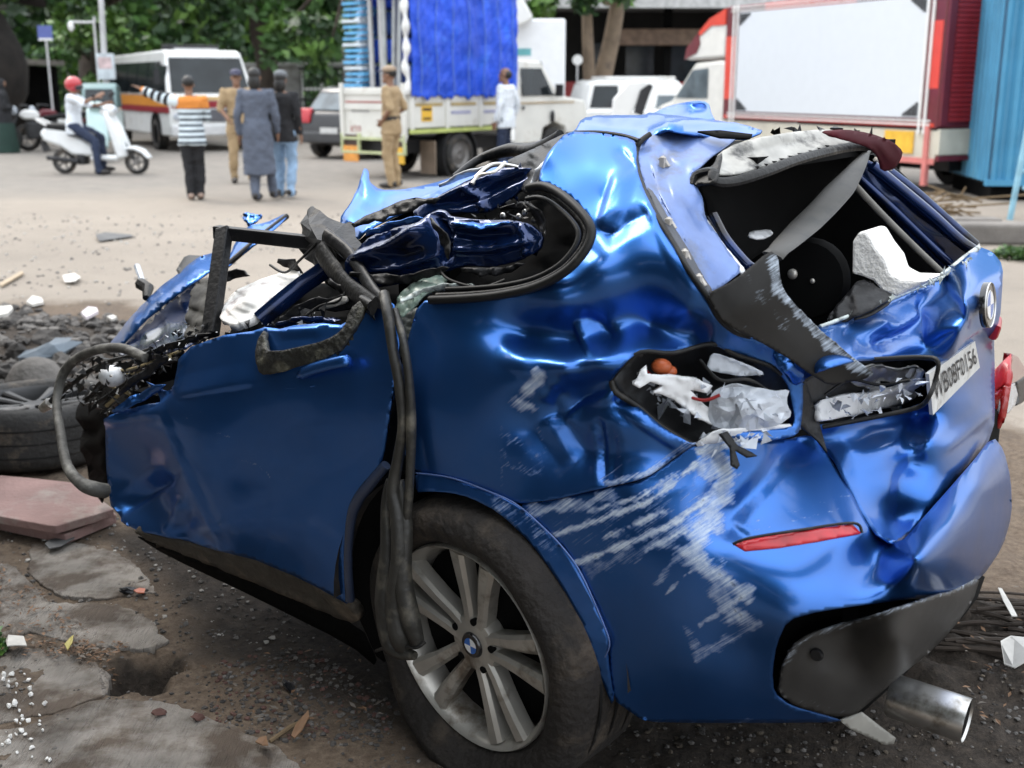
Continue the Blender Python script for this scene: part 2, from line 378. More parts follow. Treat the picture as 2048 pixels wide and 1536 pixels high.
# ------------------------------------------------------------------ ground
def ground_mat():
    m = bpy.data.materials.new('dusty_ground'); t, b = nodes(m); N = t.nodes; K = t.links.new
    tc = N.new('ShaderNodeTexCoord')
    def noise(s, d=6, r=.6, vec=None):
        n = N.new('ShaderNodeTexNoise'); n.inputs['Scale'].default_value = s; n.inputs['Detail'].default_value = d; n.inputs['Roughness'].default_value = r
        K(vec or tc.outputs['Object'], n.inputs['Vector']); return n.outputs['Fac']
    def rng(s, a, c, lo=0., hi=1.):
        n = N.new('ShaderNodeMapRange'); n.inputs[1].default_value = a; n.inputs[2].default_value = c; n.inputs[3].default_value = lo; n.inputs[4].default_value = hi; K(s, n.inputs[0]); return n.outputs[0]
    def add(a, c, op='ADD'):
        n = N.new('ShaderNodeMath'); n.operation = op
        for i, s in enumerate((a, c)):
            if isinstance(s, (int, float)): n.inputs[i].default_value = s
            else: K(s, n.inputs[i])
        return n.outputs[0]
    def mix(f, a, c):
        n = N.new('ShaderNodeMix'); n.data_type = 'RGBA'; K(f, n.inputs[0])
        for i, s in ((6, a), (7, c)):
            if isinstance(s, tuple): n.inputs[i].default_value = (*s, 1)
            else: K(s, n.inputs[i])
        return n.outputs[2]
    a1 = N.new('ShaderNodeAttribute'); a1.attribute_name = 'dirt'; a2 = N.new('ShaderNodeAttribute'); a2.attribute_name = 'dark_ground'; a3 = N.new('ShaderNodeAttribute'); a3.attribute_name = 'tar'
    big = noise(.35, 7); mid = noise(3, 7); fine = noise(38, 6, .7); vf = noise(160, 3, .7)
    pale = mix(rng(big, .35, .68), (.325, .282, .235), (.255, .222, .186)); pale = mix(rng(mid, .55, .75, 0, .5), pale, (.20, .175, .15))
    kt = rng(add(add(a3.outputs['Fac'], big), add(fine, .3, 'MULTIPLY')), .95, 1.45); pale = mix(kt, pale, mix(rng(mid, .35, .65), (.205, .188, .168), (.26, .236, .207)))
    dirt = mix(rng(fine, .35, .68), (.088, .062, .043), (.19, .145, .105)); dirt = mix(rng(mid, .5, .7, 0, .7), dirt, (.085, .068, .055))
    dark_ground = mix(rng(fine, .4, .7), (.028, .022, .017), (.075, .058, .045)); dark_ground = mix(rng(vf, .62, .75, 0, .6), dark_ground, (.13, .11, .09))
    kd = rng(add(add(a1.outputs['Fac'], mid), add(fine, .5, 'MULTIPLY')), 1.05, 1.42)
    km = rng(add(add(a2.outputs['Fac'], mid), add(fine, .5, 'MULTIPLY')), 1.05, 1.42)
    c = mix(kd, pale, dirt); c = mix(km, c, dark_ground); c = mix(rng(vf, .3, .7, 0, .25), c, (.05, .045, .04))
    K(c, b.inputs['Base Color']); b.inputs['Roughness'].default_value = .92; b.inputs['Specular IOR Level'].default_value = .25
    bp = N.new('ShaderNodeBump'); bp.inputs['Strength'].default_value = .7; bp.inputs['Distance'].default_value = .02
    K(add(fine, add(vf, .3, 'MULTIPLY')), bp.inputs['Height']); K(bp.outputs[0], b.inputs['Normal'])
    return m
def gp(poly): return np.array([tuple(gnd(*p))[:2] for p in poly])
HOLE = gnd(282, 1345)
def ground_h(X):
    h = .010*noise2(X, .5, 3, 3)+.006*noise2(X, .13, 4, 2)
    near = np.clip((9-X[:, 1])/4, 0, 1)*np.clip(1.4-np.abs(X[:, 0])/6, 0, 1)
    h = h*near
    m = gnd(60, 690); h += .10*np.exp(-((X[:, 0]-m.x)/.8)**2-((X[:, 1]-m.y)/.45)**2)*(1+.5*noise2(X, .35, 9, 3))
    m = gnd(1960, 1330); h += .05*np.exp(-((X[:, 0]-m.x)/.5)**2-((X[:, 1]-m.y)/.5)**2)*(1+.7*noise2(X, .2, 10, 3))
    d = np.hypot((X[:, 0]-HOLE.x)/.085+.3*noise2(X, .1, 12), (X[:, 1]-HOLE.y)/.085+.3*noise2(X, .1, 13))
    h -= .10*np.clip(1.3-d, 0, .6)/.6
    return h
def axis_(a, b, step, lo, hi, g=1.35):
    c = list(np.arange(a, b+1e-6, step)); s = step; x = a; L = []
    while x > lo: s *= g; x -= s; L.append(x)
    s = step; x = c[-1]; Rr = []
    while x < hi: s *= g; x += s; Rr.append(x)
    return np.array(L[::-1]+c+Rr)
ax_, ay_ = axis_(-2.6, 2.2, .022, -400, 400), axis_(1.0, 5.6, .022, -60, 900)
gxx, gyy = np.meshgrid(ax_, ay_); X = np.stack([gxx.ravel(), gyy.ravel()], 1)
H_ = ground_h(X); nx, ny = len(ax_), len(ay_)
me = bpy.data.meshes.new('ground'); ii = (np.arange(ny-1)[:, None]*nx+np.arange(nx-1)).ravel()
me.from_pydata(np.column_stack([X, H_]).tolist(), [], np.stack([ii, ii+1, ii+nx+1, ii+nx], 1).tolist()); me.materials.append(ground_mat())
me.polygons.foreach_set('use_smooth', np.ones(len(me.polygons), bool))
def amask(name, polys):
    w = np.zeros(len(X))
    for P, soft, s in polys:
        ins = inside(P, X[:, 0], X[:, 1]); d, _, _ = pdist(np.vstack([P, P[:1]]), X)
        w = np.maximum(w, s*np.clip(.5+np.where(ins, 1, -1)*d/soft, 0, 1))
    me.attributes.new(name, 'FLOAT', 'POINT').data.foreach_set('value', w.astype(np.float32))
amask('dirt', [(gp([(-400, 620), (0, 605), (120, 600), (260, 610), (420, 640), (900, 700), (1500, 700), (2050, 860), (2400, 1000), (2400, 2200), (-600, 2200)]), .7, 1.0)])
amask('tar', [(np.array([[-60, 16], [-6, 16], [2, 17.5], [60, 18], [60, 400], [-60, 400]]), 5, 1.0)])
amask('dark_ground', [(gp([(-300, 640), (0, 618), (230, 640), (360, 700), (300, 800), (-200, 800)]), .5, .8),  # darker ground tone at the rubble, round the car and in the pit
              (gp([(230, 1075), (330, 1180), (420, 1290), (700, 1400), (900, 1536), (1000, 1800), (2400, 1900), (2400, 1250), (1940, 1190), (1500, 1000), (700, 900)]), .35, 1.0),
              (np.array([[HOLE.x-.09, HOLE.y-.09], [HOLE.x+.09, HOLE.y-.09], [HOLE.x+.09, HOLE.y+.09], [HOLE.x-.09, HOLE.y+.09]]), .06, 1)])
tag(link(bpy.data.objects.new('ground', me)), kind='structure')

# broken concrete pavement in the near corner: cracked slabs a little proud of the dirt
CONC = mat('brushed_concrete', (.26, .236, .208), .92, var=.3, scale=7, col2=(.095, .072, .054), c2amt=.75, c2scale=5.5, bump=.7, bscale=160)
def brushed(m):
    t, b = nodes(m); N = t.nodes; K = t.links.new; tc = N.new('ShaderNodeTexCoord')
    mp = N.new('ShaderNodeMapping'); mp.inputs['Rotation'].default_value = (0, 0, R_(35)); mp.inputs['Scale'].default_value = (260, 14, 1); K(tc.outputs['Object'], mp.inputs[0])
    nz = N.new('ShaderNodeTexNoise'); nz.inputs['Scale'].default_value = 1; nz.inputs['Detail'].default_value = 4; K(mp.outputs[0], nz.inputs[0])
    bp = N.new('ShaderNodeBump'); bp.inputs['Strength'].default_value = 1; bp.inputs['Distance'].default_value = .012; K(nz.outputs[0], bp.inputs['Height']); K(bp.outputs[0], b.inputs['Normal'])
brushed(CONC)
pave = bpy.data.objects.new('pavement', None); COL.objects.link(pave); pave['kind'] = 'structure'
def slab(poly, h=.007):
    P = dens(gp(poly), .02); P = P+RNG.normal(0, .004, P.shape); n = len(P)
    z = ground_h(P)*.4
    v = [(p[0], p[1], h+zz) for p, zz in zip(P, z)]+[(p[0]+0, p[1], -.06) for p in P]
    b = MB().add(v, [tuple(range(n)), tuple(range(2*n-1, n-1, -1))]+[(i, (i+1) % n, (i+1) % n+n, i+n) for i in range(n)])
    return b.build('slab', CONC, pave, bevel=.004)
slab([(-300, 1180), (20, 1130), (60, 1165), (95, 1205), (180, 1208), (240, 1214), (300, 1240), (335, 1284), (310, 1302), (200, 1296), (110, 1282), (60, 1268), (-20, 1300), (-300, 1340)])
slab([(-300, 1360), (-20, 1330), (40, 1300), (90, 1302), (160, 1318), (222, 1344), (210, 1392), (140, 1420), (60, 1440), (-300, 1500)])
slab([(-300, 1520), (60, 1456), (150, 1418), (215, 1400), (330, 1406), (430, 1440), (500, 1474), (560, 1500), (620, 1560), (700, 1700), (-300, 1900)])
slab([(60, 1090), (150, 1085), (240, 1110), (300, 1160), (310, 1190), (220, 1200), (110, 1190), (60, 1150)], .006)
# ------------------------------------------------------------------ the wrecked car
FRAME = mat('dusty_blue_channel', (.11, .18, .40), .42, .35, var=.25, scale=9, col2=(.10, .11, .13), c2amt=.3, c2scale=7, coat=.25)
wreck = thing('wrecked_car', 'crushed blue hatchback car with torn roof, smashed tail and flat rear tyre, filling the foreground', 'car', CO, -PSI)

TL1 = [(1223, 760), (1237, 741), (1262, 717), (1282, 703), (1348, 705), (1425, 686), (1470, 707), (1536, 729), (1559, 748), (1577, 775), (1590, 850), (1560, 858),
       (1497, 862), (1440, 868), (1387, 889), (1350, 868), (1321, 850), (1274, 811), (1231, 783)]
# quarter panel: C pillar, haunch and the dented flank
q_ctrl = [(840, 600, .055), (800, 760, .0), (810, 900, .0), (830, 960, .01), (920, 600, .058), (1000, 592, .06), (1080, 575, .065), (1130, 545, .09), (1185, 470, .155), (1180, 440, .175), (1150, 405, .20),
          (1085, 368, .225), (1085, 340, .25), (1105, 300, .285), (1140, 268, .36), (1200, 269, .37), (1268, 282, .36), (1272, 330, .29), (1290, 382, .235), (1330, 450, .175), (1375, 545, .12), (1414, 600, .13), (1450, 655, .15), (1530, 682, .20),
          (1190, 330, .275), (1240, 345, .265), (1150, 380, .22), (1200, 400, .215),
          (1240, 420, .19), (1215, 465, .155), (1250, 520, .11), (1300, 430, .175), (1330, 510, .125), (1290, 470, .145),
          (860, 680, .03), (860, 760, 0), (860, 850, -.005), (900, 930, .0),
          (960, 650, .045), (960, 700, .02), (950, 760, .003), (960, 850, -.002), (960, 950, .005),
          (1020, 650, .075), (1060, 655, .09), (1050, 682, .075), (1050, 722, .015), (1050, 750, .0), (1050, 800, .012), (1050, 900, .015), (1050, 1000, .005),
          (1120, 600, .05), (1130, 660, .09), (1140, 692, .078), (1140, 735, .012), (1140, 760, .03), (1130, 840, .05), (1130, 900, .045), (1130, 985, .010), (1060, 860, .03), (1180, 798, .075), (1240, 788, .07), (1215, 842, .03), (1300, 850, .055), (1270, 900, .05),
          (1200, 540, .085), (1220, 600, .095), (1200, 660, .105), (1210, 688, .085), (1210, 724, .025), (1200, 760, .05), (1190, 900, .06), (1200, 972, .01),
          (1300, 560, .115), (1310, 610, .145), (1300, 660, .155), (1300, 684, .11), (1262, 717, .045), (1380, 620, .125), (1390, 660, .17), (1425, 686, .16), (1480, 700, .19), (1536, 724, .22),
          (1223, 760, .045), (1231, 783, .045), (1274, 811, .06), (1321, 850, .07), (1387, 889, .095), (1290, 955, .035), (1345, 915, .085)]
quarter = sheet('quarter_panel',
    [(840, 602), (900, 602), (1000, 594), (1080, 577), (1130, 547), (1167, 510), (1186, 470), (1180, 438), (1150, 403), (1110, 376), (1078, 368), (1084, 335), (1100, 303), (1135, 266),
     (1200, 268), (1268, 281), (1274, 300), (1272, 335), (1288, 382), (1310, 428), (1348, 492), (1380, 545), (1412, 590), (1440, 640), (1480, 668), (1535, 684), (1600, 720), (1605, 790), (1600, 850), (1592, 870), (1560, 880), (1500, 882),
     (1440, 872), (1390, 887), (1345, 920), (1290, 958), (1200, 978), (1110, 1000), (1030, 1008), (960, 978), (900, 956), (832, 945), (808, 900), (800, 760), (815, 690)],
    q_ctrl+[(1600, 720, .27), (1600, 860, .27), (1500, 875, .16)], BLUE, wreck, holes=[TL1], step=7,
    folds=[([(1246, 343), (1225, 400), (1205, 468)], 26, 16, -.012), ([(1262, 345), (1245, 420), (1222, 470)], 12, 40, -.010), ([(1200, 478), (1245, 450), (1300, 425)], 30, 36, .018),
           ([(1000, 690), (1060, 716), (1140, 728), (1220, 718), (1265, 706)], 26, 42, -.020), ([(1160, 636), (1175, 680), (1195, 712)], 22, 16, -.018), ([(1155, 632), (1195, 645), (1230, 690)], 26, 18, .014),
           ([(1120, 770), (1105, 800), (1112, 845)], 26, 30, .014), ([(1092, 830), (1120, 870), (1158, 925)], 26, 34, -.011), ([(1135, 842), (1180, 802), (1240, 788)], 10, 40, -.014),
           ([(1196, 838), (1206, 900), (1206, 972)], 40, 7, .018), ([(1212, 842), (1222, 900), (1214, 968)], 7, 50, -.008), ([(1085, 800), (1105, 770), (1125, 755)], 12, 24, -.012), ([(1228, 800), (1290, 845), (1360, 892)], 22, 14, -.012),
           ([(1235, 300), (1262, 330), (1270, 345)], 14, 16, .012), ([(1310, 440), (1350, 520), (1400, 600)], 26, 16, -.006)],
    wear=[([(1085, 745), (1060, 775), (1040, 805)], 20, .85), ([(1038, 800), (1065, 812)], 18, .9), ([(1020, 870), (1010, 925), (1080, 955)], 9, .5), ([(1080, 860), (1092, 900), (1085, 945)], 12, .4), ([(1040, 925), (1080, 952)], 10, .5), ([(1030, 880), (1085, 920)], 12, .45), ([(1050, 900), (1085, 940)], 20, .38),
          ([(1200, 845), (1240, 845), (1240, 930), (1210, 960)], 12, .42), ([(1290, 950), (1215, 970)], 9, .8), ([(1387, 889), (1340, 920), (1290, 956)], 20, .7), ([(1460, 880), (1560, 872)], 16, .5), ([(1005, 850), (1005, 990)], 7, .45)],
    rough=(.0004, 160), ndir=(0, 1, 0), seed=3)

# wheel arch flare between the seam and the opening
ARCH_IN = [(832, 985), (850, 983), (900, 985), (940, 995), (1000, 1026), (1064, 1088), (1105, 1144), (1140, 1200), (1167, 1255), (1195, 1335), (1222, 1409)]
flare = sheet('wheel_arch_flare', [(830, 943), (880, 948), (940, 970), (1023, 1003), (1081, 1049), (1126, 1095), (1163, 1148), (1209, 1252), (1219, 1289), (1214, 1310), (1228, 1400)]+ARCH_IN[::-1],
    [(828, 943, .0), (940, 970, 0), (1023, 1003, .0), (1081, 1049, .0), (1163, 1148, .0), (1209, 1252, .0), (1219, 1289, 0), (1228, 1400, .02), (850, 985, -.012), (940, 997, -.012), (1064, 1090, -.012), (1167, 1258, -.008), (1222, 1409, .02)],
    BLUE, wreck, step=7, rough=(.0008, 60), ch=1, wear=[([(1000, 1010), (1100, 1090)], 40, .5)], seed=8)
ctube('wheel_arch_seam', [(832, 946, -.004), (900, 955, -.004), (970, 980, -.004), (1030, 1007, -.004), (1081, 1050, -.004), (1126, 1096, -.004), (1163, 1149, -.004), (1209, 1253, -.004), (1219, 1289, -.003), (1210, 1314, 0)], .0018, FRAME, wreck, 6)

# bumper
bumper = sheet('rear_bumper',
    [(1030, 1010), (1110, 1001), (1200, 979), (1290, 960), (1345, 921), (1390, 889), (1440, 876), (1560, 882), (1625, 868), (1650, 900), (1700, 980), (1740, 1060), (1792, 1094), (1870, 1008), (1940, 928), (1986, 872), (2008, 900), (2022, 960), (2024, 1030),
     (2005, 1095), (1962, 1158), (1905, 1192), (1800, 1200), (1640, 1222), (1575, 1240), (1552, 1290), (1544, 1345), (1548, 1388), (1580, 1412), (1650, 1432), (1690, 1444), (1560, 1446), (1400, 1446), (1290, 1444), (1252, 1418), (1228, 1400), (1214, 1312),
     (1219, 1289), (1209, 1252), (1163, 1148), (1126, 1095), (1081, 1049)],
    [(1030, 1010, .0), (1110, 1000, .005), (1200, 978, .012), (1290, 960, .035), (1345, 918, .07), (1390, 886, .095), (1440, 876, .12), (1500, 882, .175), (1560, 882, .30), (1600, 884, .40), (1640, 867, .43), (1655, 905, .42), (1700, 980, .36), (1740, 1060, .29),
     (1792, 1092, .25), (1870, 1006, 'u', .83), (1940, 926, 'u', .82), (1985, 874, 'u', .78), (2023, 1000, 'u', .825), (2005, 1095, 'u', .83), (1962, 1158, 'u', .84), (1830, 1118, 'u', .905), (1900, 1050, 'u', .90), (1965, 975, 'u', .87), (2005, 905, 'u', .815),
     (1081, 1049, 0), (1163, 1148, .0), (1209, 1252, .003), (1215, 1314, .01), (1250, 1415, .035), (1290, 1442, .055), (1300, 1200, -.008), (1280, 1080, .0), (1380, 1000, .05), (1400, 1080, .02), (1400, 1200, .0), (1400, 1340, .02), (1430, 1442, .085), (1500, 1300, .045), (1548, 1385, .09),
     (1560, 1444, .14), (1690, 1442, .25), (1470, 1095, .045), (1600, 1085, .125), (1720, 1065, .235), (1440, 1045, .075), (1520, 1040, .12), (1600, 990, .235), (1620, 920, .36), (1700, 1030, .27),
     (1475, 1170, .015), (1575, 1240, .018), (1640, 1218, .05), (1760, 1130, .225), (1750, 1196, .125), (1850, 1194, 'u', .875), (1905, 1190, 'u', .872)],
    BLUE, wreck, step=7,
    folds=[([(1590, 886), (1535, 960), (1448, 1052)], 26, 30, .016), ([(1452, 1056), (1500, 1085)], 20, 20, .012),
           ([(1800, 1120), (1880, 1045), (1950, 965), (1998, 900)], 50, 16, -.006), ([(1240, 985), (1330, 990), (1420, 960)], 30, 60, -.008), ([(1410, 900), (1440, 950), (1420, 1010)], 26, 22, .012)],
    wear=[([(1040, 1010), (1230, 985), (1350, 925), (1450, 880), (1500, 900), (1470, 990), (1400, 1060), (1300, 1110), (1170, 1150), (1110, 1090)], -60, .40),
          ([(1090, 1076), (1200, 1040), (1300, 1000), (1390, 930)], 9, .95), ([(1140, 1130), (1250, 1090), (1340, 1050), (1410, 1000)], 10, 1.0), ([(1180, 1022), (1280, 992), (1360, 945)], 8, .85), ([(1210, 1075), (1330, 1020)], 8, .9), ([(1290, 1100), (1370, 1062)], 9, .95), ([(1060, 1030), (1140, 1012)], 9, .85), ([(1400, 905), (1440, 890), (1490, 886)], 14, .9), ([(1400, 1250), (1470, 1205), (1500, 1190)], 8, .85), ([(1330, 1190), (1370, 1150), (1410, 1125)], 6, .75),
          ([(1180, 1140), (1330, 1080), (1430, 1010)], 26, .6), ([(1420, 900), (1450, 960), (1410, 1060), (1380, 1110)], 38, .85), ([(1380, 1110), (1440, 1150), (1490, 1190)], 26, .85), ([(1430, 1190), (1480, 1240)], 30, .75), ([(1310, 1170), (1350, 1120)], 12, .6), ([(1370, 1260), (1400, 1310), (1490, 1260)], 18, .6),
          ([(1390, 1320), (1520, 1250)], 11, .7), ([(1060, 1020), (1130, 1015), (1220, 990)], 22, .75), ([(1480, 1050), (1720, 985)], 5, .5), ([(1490, 1065), (1690, 1015)], 4, .5), ([(1300, 1442), (1540, 1444)], 8, .5)],
    rough=(.0005, 160), ndir=(-.35, 1, 0), seed=4, lam=4e-4)

# reflector, set into the bumper
rf = sheet('reflector', [(1468, 1088), (1500, 1078), (1600, 1062), (1705, 1048), (1722, 1066), (1640, 1082), (1560, 1095), (1490, 1101)],
    [(1468, 1090, -.02), (1600, 1078, .045), (1720, 1060, .160), (1500, 1100, -.014), (1705, 1048, .157), (1600, 1062, .052), (1640, 1082, .066)], REDL, wreck, step=7, ch=0, thick=.006)
ctube('reflector_seal', [(1466, 1088, -.022), (1500, 1076, -.010), (1600, 1060, .050), (1706, 1046, .155), (1724, 1066, .160)], .003, BLACK, wreck, 6)

# dark lower insert of the bumper, with the open gap round it
DARKIN = mat('gap_black', (.004, .004, .004), .9, var=.2, spec=.1)
sheet('bumper_gap', [(1530, 1405), (1535, 1290), (1560, 1225), (1640, 1205), (1900, 1180), (1975, 1140), (1950, 1210), (1830, 1330), (1700, 1448), (1580, 1420)],
    [(1535, 1400, .16), (1560, 1235, .15), (1640, 1210, .22), (1900, 1185, 'u', .83), (1970, 1140, 'u', .80), (1700, 1440, .32), (1830, 1330, 'u', .78)], DARKIN, wreck, step=16)
insert = sheet('bumper_insert', [(1556, 1385), (1566, 1330), (1588, 1290), (1625, 1266), (1700, 1243), (1800, 1214), (1878, 1188), (1905, 1184), (1962, 1150), (1945, 1205), (1900, 1265), (1860, 1305), (1800, 1352), (1745, 1400), (1705, 1434), (1660, 1432), (1590, 1412)],
    [(1556, 1385, .105), (1588, 1290, .095), (1625, 1266, .115), (1700, 1243, .165), (1800, 1214, 'u', .875), (1905, 1184, 'u', .885), (1962, 1150, 'u', .845), (1945, 1205, 'u', .85), (1860, 1305, 'u', .85), (1745, 1400, 'u', .80), (1700, 1434, .23), (1650, 1350, .14), (1720, 1330, .2), (1800, 1290, 'u', .875), (1590, 1412, .12)],
    paint_mat('scuffed_bumper_plastic', (.026, .025, .024), 0., .0, (.42, .6), .3), wreck, step=7, wear=[([(1570, 1330), (1592, 1290), (1630, 1266), (1720, 1238), (1880, 1190), (1950, 1158)], 12, .55), ([(1600, 1400), (1690, 1425)], 12, .4), ([(1800, 1240), (1900, 1215)], 14, .3)], folds=[([(1560, 1380), (1572, 1325), (1595, 1288), (1640, 1262), (1800, 1216), (1905, 1186)], 14, 14, -.008)], rough=(.0008, 80), thick=.006, seed=6)
MB().lathe([(0, -.004), (.011, -.004), (.013, 0), (.013, .004)], 16, c=car(1633, 1310, .118)).build('parking_sensor', BLACK, wreck, True)
MB().lathe([(0, .0), (.009, -.003), (.011, .004)], 14, axis='x', c=car(1922, 1125, .875, 'u')).build('parking_sensor', BLACK, wreck, True)

# tailgate shell with its lamp cavity
TL2 = [(1598, 765), (1640, 742), (1700, 723), (1780, 716), (1848, 714), (1876, 722), (1870, 762), (1858, 792), (1835, 814), (1740, 834), (1645, 852), (1622, 846)]
tail = sheet('tailgate',
    [(1500, 690), (1560, 640), (1640, 655), (1660, 648), (1760, 608), (1840, 575), (1880, 553), (1920, 525), (1955, 492), (1985, 503), (2006, 530), (2004, 590), (1999, 640), (1988, 668), (1990, 760), (1988, 870), (1940, 926), (1870, 1006), (1812, 1072), (1790, 1090), (1745, 1062),
     (1700, 980), (1655, 905), (1620, 866), (1596, 850), (1590, 790), (1570, 745)],
    [(1500, 692, .34), (1560, 645, .46), (1640, 655, 'u', .585), (1700, 632, 'u', .605), (1760, 610, 'u', .625), (1840, 575, 'u', .645), (1880, 555, 'u', .655), (1955, 493, 'u', .675), (1590, 770, .34), (1640, 742, 'u', .655), (1700, 722, 'u', .695), (1780, 717, 'u', .718), (1850, 714, 'u', .745), (1874, 722, 'u', .76),
     (1700, 680, 'u', .652), (1780, 660, 'u', .672), (1850, 640, 'u', .70), (1900, 590, 'u', .725), (1926, 552, 'u', .75), (1895, 660, 'u', .795), (1915, 600, 'u', .80), (1985, 503, 'u', .70), (2006, 530, 'u', .765), (2000, 640, 'u', .815), (1975, 600, 'u', .822), (1940, 640, 'u', .815), (1990, 672, 'u', .80),
     (1905, 755, 'u', .758), (1950, 705, 'u', .768), (1975, 700, 'u', .755), (1985, 780, 'u', .745), (1900, 850, 'u', .775), (1950, 810, 'u', .775), (1980, 850, 'u', .765), (1985, 872, 'u', .755), (1865, 800, 'u', .745), (1835, 830, 'u', .70), (1860, 880, 'u', .775), (1870, 1000, 'u', .81), (1940, 922, 'u', .80),
     (1645, 854, .43), (1740, 836, 'u', .655), (1625, 866, .43), (1690, 900, 'u', .652), (1760, 900, 'u', .70), (1720, 960, 'u', .70), (1780, 980, 'u', .745), (1800, 1060, 'u', .775), (1745, 1060, .28), (1790, 1088, .26), (1830, 930, 'u', .755), (1655, 905, .42), (1700, 980, .36)],
    BLUE, wreck, holes=[TL2], step=7, ndir=(1, 0, .2),
    folds=[([(1890, 590), (1905, 640), (1870, 715)], 40, 16, .022), ([(1690, 660), (1740, 690), (1790, 680)], 26, 26, -.016), ([(1740, 640), (1790, 655), (1840, 620)], 24, 18, .014), ([(1760, 700), (1800, 670), (1850, 660)], 18, 22, -.014), ([(1680, 700), (1720, 670), (1760, 640)], 14, 20, .010),
           ([(1840, 600), (1870, 640), (1862, 700)], 20, 26, -.012), ([(1800, 1055), (1810, 960), (1850, 905)], 30, 34, -.012), ([(1660, 900), (1720, 905), (1800, 880)], 26, 50, .010), ([(1880, 905), (1950, 850), (1985, 815)], 20, 14, .008), ([(1890, 735), (1955, 672), (1990, 655)], 8, 22, -.012)],
    wear=[([(1650, 665), (1760, 622), (1880, 566)], 8, .55), ([(1700, 690), (1760, 670)], 8, .4)], rough=(.0008, 70), seed=5)
# dark backing of the lamp cavities
CAV = mat('lamp_cavity', (.012, .012, .013), .5, var=.3, scale=20, col2=(.06, .065, .07), c2amt=.25, c2scale=9)
sheet('lamp_cavity', [(1215, 760), (1240, 735), (1280, 698), (1425, 680), (1540, 725), (1600, 760), (1605, 860), (1500, 870), (1390, 900), (1300, 840)],
    [(1218, 760, .055), (1280, 698, .09), (1425, 682, .19), (1540, 725, .26), (1600, 800, .36), (1500, 868, .22), (1390, 898, .13), (1350, 790, .22), (1450, 770, .27), (1280, 790, .12)], CAV, wreck, step=12, rough=(.006, 60))
sheet('lamp_cavity', [(1590, 760), (1640, 735), (1780, 708), (1880, 716), (1872, 800), (1840, 822), (1640, 860)],
    [(1592, 770, .36), (1640, 738, .45), (1780, 710, 'u', .63), (1878, 718, 'u', .72), (1870, 795, 'u', .715), (1835, 820, 'u', .66), (1640, 856, .42), (1720, 780, 'u', .60), (1800, 770, 'u', .63)], CAV, wreck, step=12, rough=(.006, 60))
for P_, vv, kk in ((TL1, None, 0), (TL2, None, 1)):
    pass
def rimline(name, pts, r, m): return ctube(name, pts, r, m, wreck, 6, 4)
rimline('lamp_seal', [(1223, 760, .043), (1240, 738, .043), (1282, 704, .058), (1348, 706, .095), (1425, 687, .155), (1470, 708, .18), (1536, 730, .215), (1562, 750, .235)], .0045, RUBBER)
rimline('lamp_seal', [(1223, 762, .043), (1233, 785, .043), (1276, 813, .058), (1322, 852, .082), (1387, 890, .097), (1405, 880, .105)], .0065, RUBBER)
rimline('lamp_seal', [(1600, 765, .31), (1640, 743, .355), (1700, 724, .4), (1780, 717, .42), (1848, 715, .435), (1876, 723, .42), (1870, 762, .42), (1858, 793, .40), (1835, 815, .42), (1740, 836, .39), (1645, 854, .345)], .005, RUBBER)
# what is left in the cavities
wb = sheet('lamp_bracket', [(1268, 768), (1282, 738), (1292, 730), (1296, 748), (1330, 750), (1390, 756), (1425, 772), (1415, 786), (1380, 780), (1420, 820), (1426, 850), (1400, 838), (1350, 800), (1320, 788), (1306, 786), (1326, 772), (1300, 764), (1280, 776)],
    [(1268, 768, .05), (1292, 732, .07), (1390, 756, .12), (1425, 772, .15), (1424, 848, .13), (1350, 800, .10), (1310, 770, .07)], WHITEPL, wreck, step=6, ch=0, thick=.01, rough=(.003, 30))
MB().ell(car(1323, 733, .11), .022, .016, .016).ell(car(1340, 743, .12), .014, .014, .012).build('bulb_holder', mat('orange_plastic', (.45, .10, .03), .4, var=.2, scale=40), wreck, True)
sheet('clear_lens_piece', [(1412, 738), (1420, 712), (1430, 705), (1480, 722), (1536, 748), (1500, 752), (1450, 748)], [(1412, 738, .15), (1425, 708, .17), (1500, 735, .22), (1536, 748, .24), (1450, 748, .18)], CLEARPL, wreck, step=8, rough=(.004, 25), thick=.004)
sheet('plastic_sheet', [(1415, 830), (1420, 795), (1432, 778), (1470, 765), (1500, 772), (1545, 782), (1580, 778), (1572, 800), (1585, 830), (1560, 850), (1520, 858), (1480, 860), (1440, 858), (1420, 845)],
    [(1415, 830, .13), (1432, 778, .15), (1500, 772, .19), (1578, 780, .25), (1585, 830, .25), (1520, 858, .18), (1440, 858, .13), (1480, 810, .13), (1530, 820, .18)], CLEARPL, wreck, step=11, thick=.002, seed=9, facet=True,
    rough=(.005, 45), folds=[([(1430, 800), (1480, 790), (1560, 800)], 14, 14, -.014), ([(1450, 770), (1470, 830), (1440, 855)], 14, 14, .012), ([(1500, 775), (1520, 830), (1570, 840)], 12, 14, -.012), ([(1490, 850), (1540, 810), (1575, 790)], 10, 14, .010)])
sheet('torn_metal', [(1385, 895), (1430, 862), (1480, 856), (1580, 848), (1585, 858), (1500, 872), (1440, 885)], [(1385, 895, .09), (1480, 858, .14), (1583, 852, .25), (1440, 884, .115)], WHITEPL, wreck, step=7, rough=(.006, 24), seed=12)
lh = sheet('lamp_housing', [(1632, 802), (1700, 788), (1760, 790), (1830, 768), (1842, 740), (1852, 744), (1848, 772), (1822, 806), (1740, 824), (1650, 842), (1640, 838)],
    [(1632, 802, .38), (1700, 788, 'u', .62), (1830, 768, 'u', .70), (1848, 745, 'u', .72), (1822, 806, 'u', .665), (1740, 824, 'u', .625), (1645, 840, .365)], WHITEPL, wreck, step=6, thick=.012, rough=(.007, 34), seed=14,
    folds=[([(1650, 820), (1740, 806), (1820, 790)], 12, 12, .02)])
